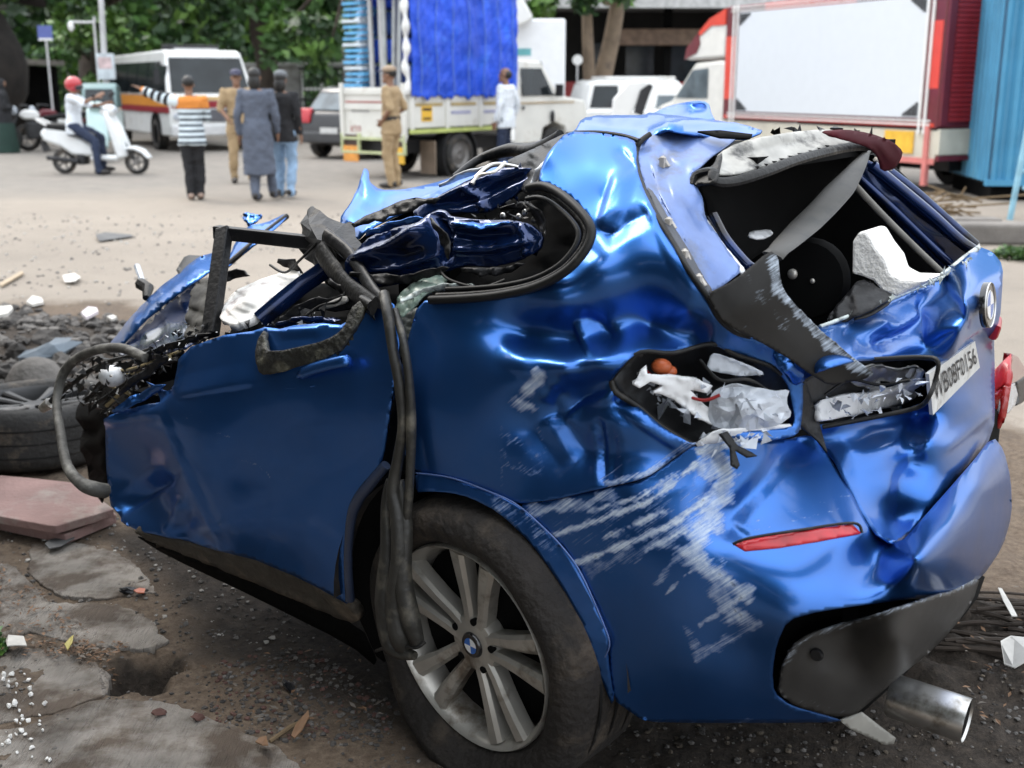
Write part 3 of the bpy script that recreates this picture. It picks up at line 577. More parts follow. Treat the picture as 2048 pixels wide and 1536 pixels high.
sheet('lamp_housing', [(1700, 770), (1712, 742), (1760, 730), (1800, 742), (1842, 732), (1836, 752), (1790, 765), (1752, 760), (1748, 778)],
    [(1700, 770, 'u', .61), (1712, 742, 'u', .62), (1800, 742, 'u', .67), (1842, 734, 'u', .70), (1748, 778, 'u', .63)], CHROME, wreck, step=6, thick=.008, rough=(.006, 26), seed=15)
for px, py, uu, a, b_, c_ in ((1735, 800, .608, .03, .01, .012), (1748, 778, .61, .012, .01, .03), (1768, 796, .618, .014, .012, .014), (1700, 802, .60, .02, .01, .01), (1790, 806, .63, .012, .008, .02), (1818, 744, .68, .01, .01, .012), (1842, 760, .70, .008, .01, .014)):
    MB().box(-a, a, -b_, b_, -c_, c_, T=Matrix.Translation(car(px, py, uu, 'u'))@Matrix.Rotation(RNG.uniform(-.5, .5), 4, 'Y')).build('lamp_clip', WHITEPL, wreck, bevel=.003)
for px, py, uu in ((1722, 790, .612), (1762, 812, .618), (1800, 790, .645), (1838, 778, .70), (1846, 748, .715)):
    MB().ell(car(px, py, uu, 'u'), .012, .008, .010, 8, 6).build('lamp_socket', DARK, wreck, True)
sheet('reflector_bowl', [(1755, 800), (1770, 785), (1815, 780), (1822, 796), (1800, 806), (1765, 812)], [(1755, 800, 'u', .615), (1770, 785, 'u', .62), (1815, 780, 'u', .66), (1800, 806, 'u', .64)], CHROME, wreck, step=5, thick=.004)
MB().tube(crom([car(*p) for p in ((1590, 860, .29), (1586, 800, .30), (1592, 760, .30), (1570, 730, .26))]), .012, 8).build('body_seam_strip', GLOSSDARK, wreck, True)
sheet('shut_face', [(1590, 770), (1612, 760), (1640, 850), (1655, 905), (1636, 880), (1600, 850)], [(1590, 770, .29), (1612, 760, .34), (1640, 850, .37), (1655, 903, .33), (1600, 850, .30)], BLACK, wreck, step=7, ch=0)
sheet('bent_corner', [(1548, 690), (1600, 705), (1612, 740), (1606, 765), (1590, 772), (1575, 750), (1552, 728)], [(1548, 690, .22), (1600, 705, .26), (1612, 740, .27), (1590, 772, .26), (1578, 735, .21), (1552, 728, .215)], BLUE, wreck, step=5, rough=(.006, 30), ndir=(0, 1, 0), seed=21)
sheet('tape_strip', [(1438, 868), (1455, 862), (1475, 890), (1505, 905), (1515, 912), (1495, 915), (1470, 900), (1480, 930), (1475, 938), (1462, 930), (1460, 895)], [(1438, 868, .09), (1475, 890, .10), (1515, 910, .12), (1478, 936, .08)], BLACK, wreck, step=5, ch=0)

# hatch side frame (bare metal channel with clip holes)
sheet('hatch_frame', [(1272, 300), (1285, 282), (1310, 270), (1345, 262), (1420, 270), (1475, 277), (1450, 298), (1420, 318), (1400, 338), (1380, 352), (1392, 375), (1405, 400), (1408, 440), (1432, 470), (1455, 505), (1484, 542), (1450, 570), (1414, 590), (1382, 545), (1350, 492), (1314, 430), (1292, 384), (1276, 338)],
    [(1272, 300, .41), (1310, 270, .48), (1420, 268, .60), (1475, 277, .62), (1400, 338, .40), (1385, 352, .38), (1405, 400, .34), (1408, 440, .31), (1455, 505, .27), (1484, 542, .26), (1414, 590, .145), (1350, 492, .16), (1314, 430, .205), (1292, 384, .27), (1276, 338, .34), (1340, 330, .40), (1360, 420, .27), (1400, 510, .20)],
    FRAME, wreck, step=6, folds=[([(1290, 310), (1310, 390), (1345, 455), (1395, 545)], 10, 14, .014), ([(1345, 345), (1362, 410), (1400, 480), (1440, 550)], 12, 16, -.016), ([(1330, 300), (1370, 330)], 12, 12, -.008)], rough=(.0025, 40), seed=17,
    wear=[([(1290, 280), (1420, 272)], 20, .4)])
sheet('channel_floor', [(1292, 372), (1308, 384), (1335, 432), (1372, 490), (1404, 548), (1428, 584), (1412, 588), (1382, 545), (1350, 492), (1314, 430)], [(1292, 372, .275), (1335, 432, .20), (1404, 548, .15), (1428, 584, .15), (1314, 430, .192), (1382, 545, .125)],
    mat('grimy_seal_channel', (.05, .055, .07), .55, var=.3, scale=15, col2=(.12, .09, .08), c2amt=.3, c2scale=20), wreck, step=6, rough=(.002, 20))
for px, py, v in ((1328, 325, .385), (1340, 448, .19), (1372, 512, .15), (1400, 562, .135), (1440, 610, .14)):
    c = car(px, py, v); MB().box(-.014, .014, -.004, .008, -.006, .006, T=Matrix.Translation(c)@Matrix.Rotation(.9, 4, 'Y')).box(-.006, .006, -.012, 0, -.012, .012, T=Matrix.Translation(c)).build('trim_clip', mat('pale_clip', (.45, .42, .38), .6, var=.2), wreck, bevel=.002)
ctube('tailgate_seal', [(1300, 268, .44), (1279, 285, .41), (1271, 305, .395), (1272, 335, .32), (1288, 382, .245), (1312, 430, .185), (1350, 493, .14), (1382, 547, .11), (1414, 592, .115), (1438, 636, .125), (1470, 664, .155), (1500, 674, .18)], [.006, .008, .007, .006, .006, .005], RUBBER, wreck, 8)
sheet('inner_frame_edge', [(1402, 428), (1418, 440), (1440, 478), (1470, 515), (1492, 540), (1482, 548), (1446, 505), (1425, 470)], [(1402, 428, .33), (1440, 478, .31), (1492, 540, .28), (1446, 505, .28)], WHITEPL, wreck, step=6, rough=(.002, 20))
ctube('window_bond', [(1425, 430, .34), (1450, 478, .33), (1492, 528, .33), (1510, 538, .34)], .012, GLOSSDARK, wreck, 8)

# broad black side trim and the torn strip rising from it
sheet('side_trim', [(1412, 588), (1470, 560), (1540, 500), (1556, 512), (1562, 545), (1568, 582), (1600, 618), (1645, 664), (1690, 702), (1725, 730), (1752, 748), (1725, 760), (1690, 764), (1660, 772), (1620, 748), (1570, 712), (1520, 684), (1470, 660), (1438, 636)],
    [(1412, 588, .10), (1470, 560, .135), (1545, 503, .21), (1562, 545, .205), (1600, 618, .24), (1690, 702, .295), (1752, 748, .325), (1690, 764, .30), (1620, 748, .245), (1520, 684, .165), (1438, 636, .105), (1500, 610, .14), (1600, 690, .23)],
    TRIMW, wreck, step=6, thick=.006, rough=(.0006, 60), seed=18, wear=[([(1545, 520), (1560, 580), (1600, 628), (1650, 680), (1700, 722), (1740, 748)], 20, .75), ([(1500, 560), (1530, 600), (1570, 650)], 22, .45), ([(1430, 610), (1500, 660), (1600, 730)], 18, .3)], folds=[([(1545, 508), (1565, 560), (1610, 622), (1700, 705)], 12, 10, -.008)])
pts = [(1738, 296, 'u', .40), (1722, 322, 'u', .43), (1690, 366, 'u', .45), (1650, 412, 'u', .47), (1605, 456, 'u', .49), (1562, 496, .30), (1545, 512, .25)]
pp = [car(p[0], p[1], p[-1], p[2] if len(p) == 4 else 'v') for p in pts]
MB().tube(crom(pp, 6), [(.010, .006)]*4+list((float(a), .006) for a in np.interp(np.linspace(0, 1, 33), [0, .3, .6, .85, 1], [.012, .034, .032, .02, .022])), 10).build('torn_trim_strip', mat('grey_torn_trim', (.028, .026, .022), .55, var=.3, scale=16, col2=(.010, .010, .010), c2amt=.45, c2scale=12), wreck, True, ang=60)

# roof end, spoiler remains
sheet('roof_panel', [(1128, 268), (1150, 262), (1163, 236), (1200, 230), (1290, 230), (1300, 224), (1360, 232), (1436, 240), (1500, 254), (1530, 262), (1480, 280), (1400, 270), (1345, 262), (1306, 270), (1282, 283), (1240, 274), (1195, 268)],
    [(1128, 268, .42), (1163, 240, .62), (1200, 232, .8), (1290, 230, .9), (1436, 240, .95), (1530, 262, .72), (1480, 280, .61), (1345, 262, .48), (1282, 283, .41), (1200, 268, .43)], BLUE, wreck, step=6, ndir=(0, 0, 1),
    folds=[([(1170, 262), (1230, 268), (1285, 274)], 10, 12, -.02), ([(1300, 262), (1380, 250), (1500, 258)], 10, 10, .014)], rough=(.0012, 60), seed=19)
sheet('roof_curl', [(1284, 234), (1318, 218), (1350, 208), (1392, 201), (1414, 203), (1420, 222), (1432, 244), (1380, 242), (1330, 240)], [(1284, 234, .95), (1350, 208, 1.15), (1392, 201, 1.2), (1414, 203, 1.15), (1432, 244, .95), (1340, 240, .92), (1370, 226, 1.12)], BLUE, wreck, step=6, rough=(.004, 60), ndir=(0, 1, 0),
    folds=[([(1290, 232), (1350, 220), (1416, 214)], 12, 14, .03)], seed=20)
ctube('roof_edge_gap', [(1150, 266, .42), (1200, 266, .425), (1250, 273, .42), (1278, 282, .405)], .006, RUBBER, wreck, 6)
sheet('roof_slot', [(1395, 262), (1440, 260), (1505, 268), (1500, 276), (1440, 274)], [(1395, 262, .545), (1505, 268, .58), (1440, 274, .535)], DARK, wreck, step=8, ch=0)
SPO = mat('torn_spoiler_underside', (.40, .39, .36), .6, var=.25, scale=14, col2=(.03, .03, .03), c2amt=.34, c2scale=11)
sheet('spoiler_underside', [(1430, 352), (1428, 330), (1438, 308), (1475, 288), (1540, 272), (1600, 264), (1655, 261), (1700, 268), (1745, 280), (1700, 290), (1640, 300), (1580, 318), (1520, 338), (1470, 352)],
    [(1430, 352, .37), (1438, 308, .46), (1540, 272, .62), (1655, 261, .85), (1745, 280, .98), (1640, 300, .74), (1520, 338, .50), (1560, 300, .63)], SPO, wreck, step=5, rough=(.006, 26), seed=22, folds=[([(1450, 320), (1560, 290), (1680, 278)], 12, 14, .02)])
MB().tube(crom([car(*p) for p in ((1384, 372, .36), (1392, 350, .375), (1425, 342, .38), (1430, 362, .36), (1470, 362, .40), (1530, 344, .48), (1600, 318, .62), (1690, 296, .84), (1745, 292, .95))]), [(.008, .012)]*48+[(.012, .016)], 8).build('spoiler_edge', TRIM, wreck, True)
sheet('spoiler_end', [(1384, 372), (1388, 352), (1412, 340), (1428, 328), (1434, 312), (1446, 304), (1436, 352), (1430, 366)], [(1384, 372, .35), (1412, 340, .385), (1446, 304, .44), (1436, 352, .36)], TRIM, wreck, step=6)
sheet('spoiler_tip', [(1640, 262), (1690, 258), (1740, 266), (1785, 282), (1806, 302), (1803, 318), (1790, 338), (1764, 344), (1758, 318), (1742, 296), (1700, 282), (1660, 272)],
    [(1640, 262, .78), (1740, 266, .92), (1785, 282, 1.0), (1806, 302, 1.04), (1790, 338, 1.02), (1760, 342, .98), (1742, 296, .90), (1660, 272, .76)], mat('dark_red_spoiler', (.05, .006, .010), .6, 0, var=.3, spec=.1), wreck, step=6, folds=[([(1660, 264), (1760, 286), (1792, 330)], 14, 14, -.02)], rough=(.003, 40), seed=23)
for k, t in enumerate(np.linspace(0, 1, 9)):
    a = np.array([1510, 332])*(1-t)+np.array([1650, 290])*t
    c = car(a[0], a[1], .49+.28*t); MB().add([c+Vector((-.012, -.004, 0)), c+Vector((.012, -.004, 0)), c+Vector((.004, -.012, -.022)), c+Vector((0, .006, -.004))], [(0, 1, 2), (0, 3, 1), (1, 3, 2), (0, 2, 3)]).build('spoiler_tooth', BLACK, wreck)
for k in range(9):
    x = 1560+k*22+RNG.uniform(-6, 6); c = car(x, 263+abs(k-4)*.8, .72+.03*k)
    MB().add([c+Vector(RNG.uniform(-.02, .02, 3)) for _ in range(5)], [(0, 1, 2), (0, 2, 3), (1, 2, 4), (2, 3, 4)]).build('torn_flake', TRIM, wreck)

# right-hand window pillar, seen from inside the opening
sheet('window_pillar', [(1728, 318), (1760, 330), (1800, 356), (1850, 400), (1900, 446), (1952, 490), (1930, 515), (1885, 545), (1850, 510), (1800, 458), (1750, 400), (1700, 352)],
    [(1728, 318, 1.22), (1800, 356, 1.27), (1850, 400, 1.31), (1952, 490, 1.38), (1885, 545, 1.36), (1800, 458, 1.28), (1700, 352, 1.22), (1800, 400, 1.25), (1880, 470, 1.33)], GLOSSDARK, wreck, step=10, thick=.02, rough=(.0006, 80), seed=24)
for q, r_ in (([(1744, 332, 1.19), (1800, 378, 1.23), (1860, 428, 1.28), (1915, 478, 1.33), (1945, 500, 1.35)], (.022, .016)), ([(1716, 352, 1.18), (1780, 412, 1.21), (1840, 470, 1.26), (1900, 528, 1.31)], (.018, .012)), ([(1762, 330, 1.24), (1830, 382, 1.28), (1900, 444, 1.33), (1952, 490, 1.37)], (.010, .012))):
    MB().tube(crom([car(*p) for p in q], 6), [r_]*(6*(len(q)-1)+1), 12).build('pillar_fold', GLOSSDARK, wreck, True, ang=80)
ctube('window_seal', [(1700, 360, 1.02), (1760, 425, 1.08), (1830, 495, 1.13), (1890, 552, 1.16)], .009, mat('dusty_grey_seal', (.16, .15, .13), .6, var=.3, scale=20), wreck, 6)
ctube('window_seal', [(1750, 318, 1.2), (1830, 378, 1.32), (1900, 440, 1.38), (1956, 492, 1.42)], .007, ALLOY, wreck, 6)
CRUMB = mat('broken_glass_edge', (.45, .50, .48), .3, var=.3, scale=60, col2=(.05, .05, .05), c2amt=.4, c2scale=40)
ctube('window_sill_edge', [(1640, 654, .43), (1700, 631, .53), (1760, 607, .67), (1820, 582, .83), (1880, 553, 1.01), (1930, 516, 1.21), (1957, 495, 1.32)], [.005, .004, .006, .005, .007, .009, .007], CRUMB, wreck, 7)

# cabin as a dark shell: parcel floor, seat backs, far side, roof lining
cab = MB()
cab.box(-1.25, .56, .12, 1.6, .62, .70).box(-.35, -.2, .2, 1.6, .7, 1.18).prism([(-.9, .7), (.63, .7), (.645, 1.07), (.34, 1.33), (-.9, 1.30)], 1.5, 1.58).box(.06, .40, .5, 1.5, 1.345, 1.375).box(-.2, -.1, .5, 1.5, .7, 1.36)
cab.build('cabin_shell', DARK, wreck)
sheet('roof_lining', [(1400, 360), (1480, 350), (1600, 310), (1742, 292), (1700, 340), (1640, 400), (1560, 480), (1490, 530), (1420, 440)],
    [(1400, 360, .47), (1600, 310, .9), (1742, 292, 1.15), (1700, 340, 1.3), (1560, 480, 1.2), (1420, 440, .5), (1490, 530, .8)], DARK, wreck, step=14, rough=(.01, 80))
MB().ell((.1, .75, .92), .12, .2, .16).build('seat_head_restraint', DARK, wreck, True)
MB().lathe([(.0, 0), (.085, .0), (.092, .012), (.092, .03)], 24, c=car(1612, 560, .62)).build('luggage_side_cover', DARK, wreck, True)
MB().ell(car(1585, 548, .61), .012, .008, .012).ell(car(1625, 562, .61), .006, .005, .006).build('cover_knob', ALLOY, wreck, True)
fp = [car(x, y, .66) for x, y in ((1703, 548), (1704, 482), (1718, 463), (1733, 465), (1750, 494), (1770, 520), (1779, 548), (1802, 560), (1852, 562), (1792, 594), (1764, 583), (1745, 562), (1724, 553))]
n_ = len(fp); MB().add(fp+[p+Vector((.015, .10, .005)) for p in fp], [tuple(range(n_)), tuple(range(2*n_-1, n_-1, -1))]+[(i, (i+1) % n_, (i+1) % n_+n_, i+n_) for i in range(n_)]).build('foam_block', FOAM, wreck, bevel=.006)
sheet('dark_trim_piece', [(1650, 640), (1690, 590), (1722, 555), (1760, 575), (1790, 592), (1740, 622), (1680, 648)], [(1650, 640, .5), (1722, 555, .64), (1790, 592, .63), (1680, 648, .5), (1720, 600, .56)], BLACK, wreck, step=8, rough=(.01, 40), seed=26)
sheet('grey_trim_piece', [(1700, 640), (1740, 605), (1778, 585), (1786, 602), (1740, 632)], [(1700, 640, .52), (1778, 585, .66), (1786, 602, .63)], GREYPL, wreck, step=8)
sheet('parcel_tray', [(1500, 462), (1540, 458), (1548, 468), (1520, 478), (1496, 472)], [(1500, 462, .62), (1540, 458, .7), (1520, 478, .6)], WHITEPL, wreck, step=6)

# number plate
PW = mat('plate_white', (.56, .56, .54), .55, var=.15, scale=14, col2=(.30, .28, .25), c2amt=.35, c2scale=16)
PL = [car(1858, 748, .768, 'u'), car(1950, 682, .782, 'u'), car(1960, 735, .778, 'u'), car(1866, 830, .765, 'u')]
nrm = (PL[1]-PL[0]).cross(PL[3]-PL[0]).normalized()
if nrm.x < 0: nrm = -nrm
pl = mesh_obj('number_plate', PL+[p-nrm*.008 for p in PL], [(0, 1, 2, 3), (7, 6, 5, 4)]+[(i, (i+4), (i+1) % 4+4, (i+1) % 4) for i in range(4)], PW, wreck)
def quad_text(name, s, q, m, parent, lift, x0=.04, x1=.96, y0=.15, y1=.85, nrm=None, ext=0.001):
    cu = bpy.data.curves.new(name, 'FONT'); cu.body = s; cu.resolution_u = 2
    o = bpy.data.objects.new(name, cu); COL.objects.link(o)
    me = bpy.data.meshes.new_from_object(o.evaluated_get(bpy.context.evaluated_depsgraph_get())); bpy.data.objects.remove(o)
    me.name = name
    co = np.array([tuple(v.co) for v in me.vertices]); lo, hi = co.min(0), co.max(0)
    tl, tr, br, bl = [Vector(p) for p in q]
    n = nrm if nrm is not None else (tr-tl).cross(bl-tl).normalized()
    for v, c in zip(me.vertices, co):
        a = x0+(x1-x0)*(c[0]-lo[0])/(hi[0]-lo[0]); b = y0+(y1-y0)*(hi[1]-c[1])/(hi[1]-lo[1])
        v.co = (tl*(1-a)+tr*a)*(1-b)+(bl*(1-a)+br*a)*b+n*lift
    me.materials.clear(); me.materials.append(m)
    return link(bpy.data.objects.new(name, me), parent)
INK = mat('black_ink', (.012, .012, .014), .6, var=.1)
quad_text('plate_lettering', 'WB08F0156', PL, INK, pl, .002, .05, .95, .16, .74, nrm)

# roundel on the tailgate
def roundel(c, r, T, parent, name='roundel'):
    base = MB().lathe([(0, -.006), (r*.97, -.006), (r, -.002), (r, .006)], 28).build(name, mat('emblem_black', (.01, .01, .012), .2, var=.1, coat=.6), parent, True)
    base.matrix_local = T
    MB().lathe([(r*.94, -.0065), (r*.97, -.009), (r*1.0, -.0065)], 28).build('outer_ring', CHROME, base, True)
    MB().lathe([(r*.60, -.0065), (r*.63, -.008), (r*.66, -.0065)], 28).build('inner_ring', CHROME, base, True)
    for k in range(4):
        v = [(0, -.0075, 0)]+[(r*.6*math.cos(a), -.0075, r*.6*math.sin(a)) for a in np.linspace(k*math.pi/2, (k+1)*math.pi/2, 9)]
        mesh_obj('quarter_field', v, [tuple(range(len(v)))], mat('emblem_blue', (.02, .12, .45), .2, var=.05, coat=.5) if k % 2 else mat('emblem_white', (.75, .76, .78), .2, var=.03, coat=.5), base)
    return base
roundel(None, .050, Matrix.Translation(car(1974, 610, .838, 'u'))@Matrix.Rotation(R_(90), 4, 'Z')@Matrix.Rotation(R_(-6), 4, 'X'), wreck)
MB().tube([car(1986, 672, .80, 'u'), car(1992, 655, .81, 'u'), car(1994, 640, .80, 'u')], .012, 8).build('lamp_edge', REDL, wreck, True)

# right lamp hanging out of the far corner
DRED = mat('dark_red_lens', (.16, .006, .012), .2, var=.2, scale=20, coat=.6)
sheet('tail_lamp', [(1989, 740), (2004, 724), (2022, 707), (2017, 740), (2010, 768), (1978, 796), (1982, 765)], [(1989, 740, 'u', .70), (2022, 707, 'u', .735), (2010, 768, 'u', .745), (1978, 796, 'u', .70), (2004, 724, 'u', .72)], REDL, wreck, step=5, ch=0, thick=.02)
sheet('tail_lamp', [(1978, 797), (2010, 769), (2004, 805), (1999, 832), (1987, 856), (1973, 840), (1974, 812)], [(1978, 797, 'u', .70), (2010, 769, 'u', .745), (1999, 832, 'u', .745), (1987, 856, 'u', .73), (1973, 840, 'u', .70)], mat('deep_red_lens', (.30, .012, .012), .25, var=.2, scale=20, coat=.6), wreck, step=5, ch=0, thick=.02)
sheet('lamp_side', [(2022, 707), (2036, 714), (2048, 732), (2056, 748), (2030, 765), (2014, 772), (2018, 740)], [(2022, 707, 'u', .735), (2056, 748, 'u', .68), (2014, 772, 'u', .745), (2036, 714, 'u', .70)], DRED, wreck, step=5, ch=0, thick=.02)
sheet('lamp_clear_strip', [(2014, 773), (2030, 766), (2036, 790), (2030, 812), (2018, 826), (2000, 832), (2006, 805)], [(2014, 773, 'u', .745), (2030, 766, 'u', .725), (2036, 790, 'u', .715), (2000, 832, 'u', .745), (2018, 826, 'u', .735)], CLEARPL, wreck, step=5, ch=0, thick=.01)
sheet('lamp_back', [(2031, 765), (2056, 749), (2060, 790), (2044, 806), (2031, 812), (2037, 790)], [(2031, 765, 'u', .722), (2056, 749, 'u', .68), (2060, 790, 'u', .67), (2031, 812, 'u', .72)], BLACK, wreck, step=6, ch=0, thick=.02)

# exhausts and hanging plate
def exhaust(c, r, L):
    T = Matrix.Translation(c)@Matrix.Rotation(R_(3), 4, 'Y')
    o = MB().lathe([(r*.93, 0), (r, .008), (r, L-.006), (r*.985, L), (r*.93, L-.004), (r*.90, L-.05), (r*.90, .02)], 32, axis='x').build('exhaust_tip', CHROME, wreck, True, ang=50)
    o.matrix_local = T
    MB().lathe([(0, L-.005), (r*.925, L-.005), (r*.925, L-.012), (0, L-.012)], 24, axis='x').build('exhaust_bore', DARK, o)
    return o
exhaust(car(1782, 1390, .38), .046, .155)
exhaust(car(2004, 1036, 1.45)-Vector((.075, 0, 0)), .040, .085)
MB().tube([(.35, .52, .34), (.72, .42, .35)], .03, 12).build('exhaust_pipe', MUD, wreck, True)
sheet('hanging_bracket', [(1678, 1440), (1724, 1424), (1760, 1452), (1792, 1476), (1788, 1488), (1770, 1490), (1740, 1476), (1700, 1458)], [(1678, 1440, .27), (1724, 1424, .30), (1792, 1480, .33), (1740, 1476, .30)], mat('bare_dull_metal', (.30, .29, .26), .55, .4, var=.2, scale=14), wreck, step=6, ch=0)
sheet('exhaust_hanger', [(1786, 1362), (1800, 1338), (1808, 1334), (1800, 1352), (1796, 1366)], [(1786, 1362, .42), (1808, 1334, .42), (1796, 1366, .42)], CHROME, wreck, step=5, ch=0)

# rear wheel, knocked out of line, on a flat tyre
def wheel_part(parent, M, tyre_mat, dirt=True, flat=False, rimm=None):
    rimm = rimm or ALLOY
    hub = MB().lathe([(.10, .19), (.215, .19), (.215, .06), (.12, .055), (.0, .055)], 36).build('wheel', DARK, parent, True); hub.matrix_local = M
    prof = [(.244, .02), (.2475, .0), (.252, -.010), (.266, -.024), (.295, -.032), (.322, -.018), (.338, .012), (.341, .05), (.342, .105), (.341, .16), (.338, .195), (.32, .22), (.28, .23), (.236, .215)]
    ty = MB().lathe(prof, 96, close=False).build('tyre', tyre_mat, hub, True, ang=60)
    if flat:
        for v in ty.data.vertices:
            g = (M@v.co).z; r = math.hypot(v.co.x, v.co.z)
            low = max(0, .16-g)
            if low > 0 and r > .25: v.co.y += -(low*.30)*(1 if v.co.y < .1 else -1)*min(1, (r-.25)/.06)
            if r > .25: v.co += Vector((v.co.x, 0, v.co.z)).normalized()*.004*math.sin(math.atan2(v.co.z, v.co.x)*7)
            if g < .004:
                inv = M.inverted(); w = M@v.co; w.z = .004; v.co = inv@w
    for k in range(3):
        y = .05+.055*k; MB().lathe([(.3425, y-.004), (.3435, y), (.3425, y+.004)], 48).build('tread_groove', RUBBER, hub, True)
    rim = MB()
    rim.lathe([(.2455, .006), (.2465, -.008), (.243, -.014), (.238, -.010), (.231, .002), (.222, .03), (.218, .09), (.217, .19)], 72)
    rim.lathe([(.0, .012), (.05, .010), (.066, .014), (.072, .03), (.07, .07)], 36)
    ro = rim.build('rim', rimm, hub, True, ang=35)
    for k in range(5):
        a0 = math.radians(82)+k*2*math.pi/5
        for sgn in (-1, 1):
            b = MB(); prev = None; st = [(.045, .017, .014, .014), (.085, .023, .0155, .012), (.13, .029, .0175, .006), (.18, .038, .021, .000), (.226, .048, .024, -.004)]
            V = []
            for r, o_, hw, y in st:
                for e, yy in ((-hw, y+.004), (-hw*.55, y-.003), (hw*.55, y-.003), (hw, y+.004), (hw*.9, y+.035), (-hw*.9, y+.035)):
                    x, z = r, sgn*o_+e
                    V.append((x*math.cos(a0)-z*math.sin(a0), yy, x*math.sin(a0)+z*math.cos(a0)))
            n = 6; F = [(i*n+j, i*n+(j+1) % n, (i+1)*n+(j+1) % n, (i+1)*n+j) for i in range(len(st)-1) for j in range(n)]+[tuple(range(n)), tuple((len(st)-1)*n+j for j in range(n))]
            b.add(V, F).build('spoke', rimm, hub, True, ang=28)
        am = a0+math.pi/5*0; MB().lathe([(0, .004), (.0085, .004), (.0085, .02)], 12, c=(.060*math.cos(am), 0.004, .060*math.sin(am))).build('wheel_bolt', DARK, hub, True)
    roundel(None, .031, Matrix.Translation((0, .010, 0)), hub, 'centre_cap') if False else None
    return hub
yaw, cam_ = -.18424, -.0914
ax = Vector((math.sin(yaw)*math.cos(cam_), -math.cos(yaw)*math.cos(cam_), math.sin(cam_)))
yv = -ax; xv = yv.cross(Vector((0, 0, 1))).normalized(); zv = xv.cross(yv)
MW = Matrix((( xv.x, yv.x, zv.x, -.0234), (xv.y, yv.y, zv.y, .02), (xv.z, yv.z, zv.z, .314), (0, 0, 0, 1)))
wh = wheel_part(wreck, MW, TYREM, flat=True)
cap = MB().lathe([(0, .0), (.028, .0), (.031, .004), (.031, .02)], 24).build('centre_cap', mat('emblem_black', (.01, .01, .012)), wh, True)
cap.location = (0, .004, 0)
for k in range(4):
    v = [(0, .003, 0)]+[(.019*math.cos(a), .003, .019*math.sin(a)) for a in np.linspace(k*math.pi/2, (k+1)*math.pi/2, 7)]
    mesh_obj('cap_field', v, [tuple(range(len(v)))], mat('emblem_blue', (.02, .12, .45)) if k % 2 else mat('emblem_white', (.75, .76, .78)), wh)
MB().lathe([(.04, .07), (.165, .07), (.165, .085), (.04, .085)], 40).build('brake_disc', mat('brake_steel', (.10, .085, .07), .5, .6, var=.3, scale=12), wh, True)
# arch liner
al = MB(); n = 28; V = []; 
for i in range(n+1):
    a = math.pi*(.0+1.0*i/n)
    for y in (.012, .42): V.append((.40*math.cos(a)-.02, y, .40*math.sin(a)+.33))
al.add(V, [(2*i, 2*i+1, 2*i+3, 2*i+2) for i in range(n)])
al.add([(.40*math.cos(math.pi*i/n)-.02, .42, .40*math.sin(math.pi*i/n)+.33) for i in range(n+1)], [tuple(range(n+1))])
al.build('arch_liner', mat('arch_liner_felt', (.012, .010, .009), .95, var=.4, scale=14, col2=(.035, .026, .02), c2amt=.4, c2scale=7), wreck, True)
# underbody, sills, right flank and right rear wheel (mostly hidden)
MB().box(-1.15, -.45, .26, 1.7, .26, .6).box(.42, .74, .22, 1.6, .30, .62).box(-.45, .42, .44, 1.3, .28, .62).build('underbody', DARK, wreck)
MB().prism([(-1.15, .34), (-.45, .34), (-.4, .62), (-.2, .74), (.2, .74), (.38, .6), (.42, .34), (.5, .36), (.55, .5), (.52, .8), (.45, .95), (-.6, 1.02), (-1.2, .9)], 1.69, 1.74).build('right_flank', BLUE, wreck, bevel=.02)
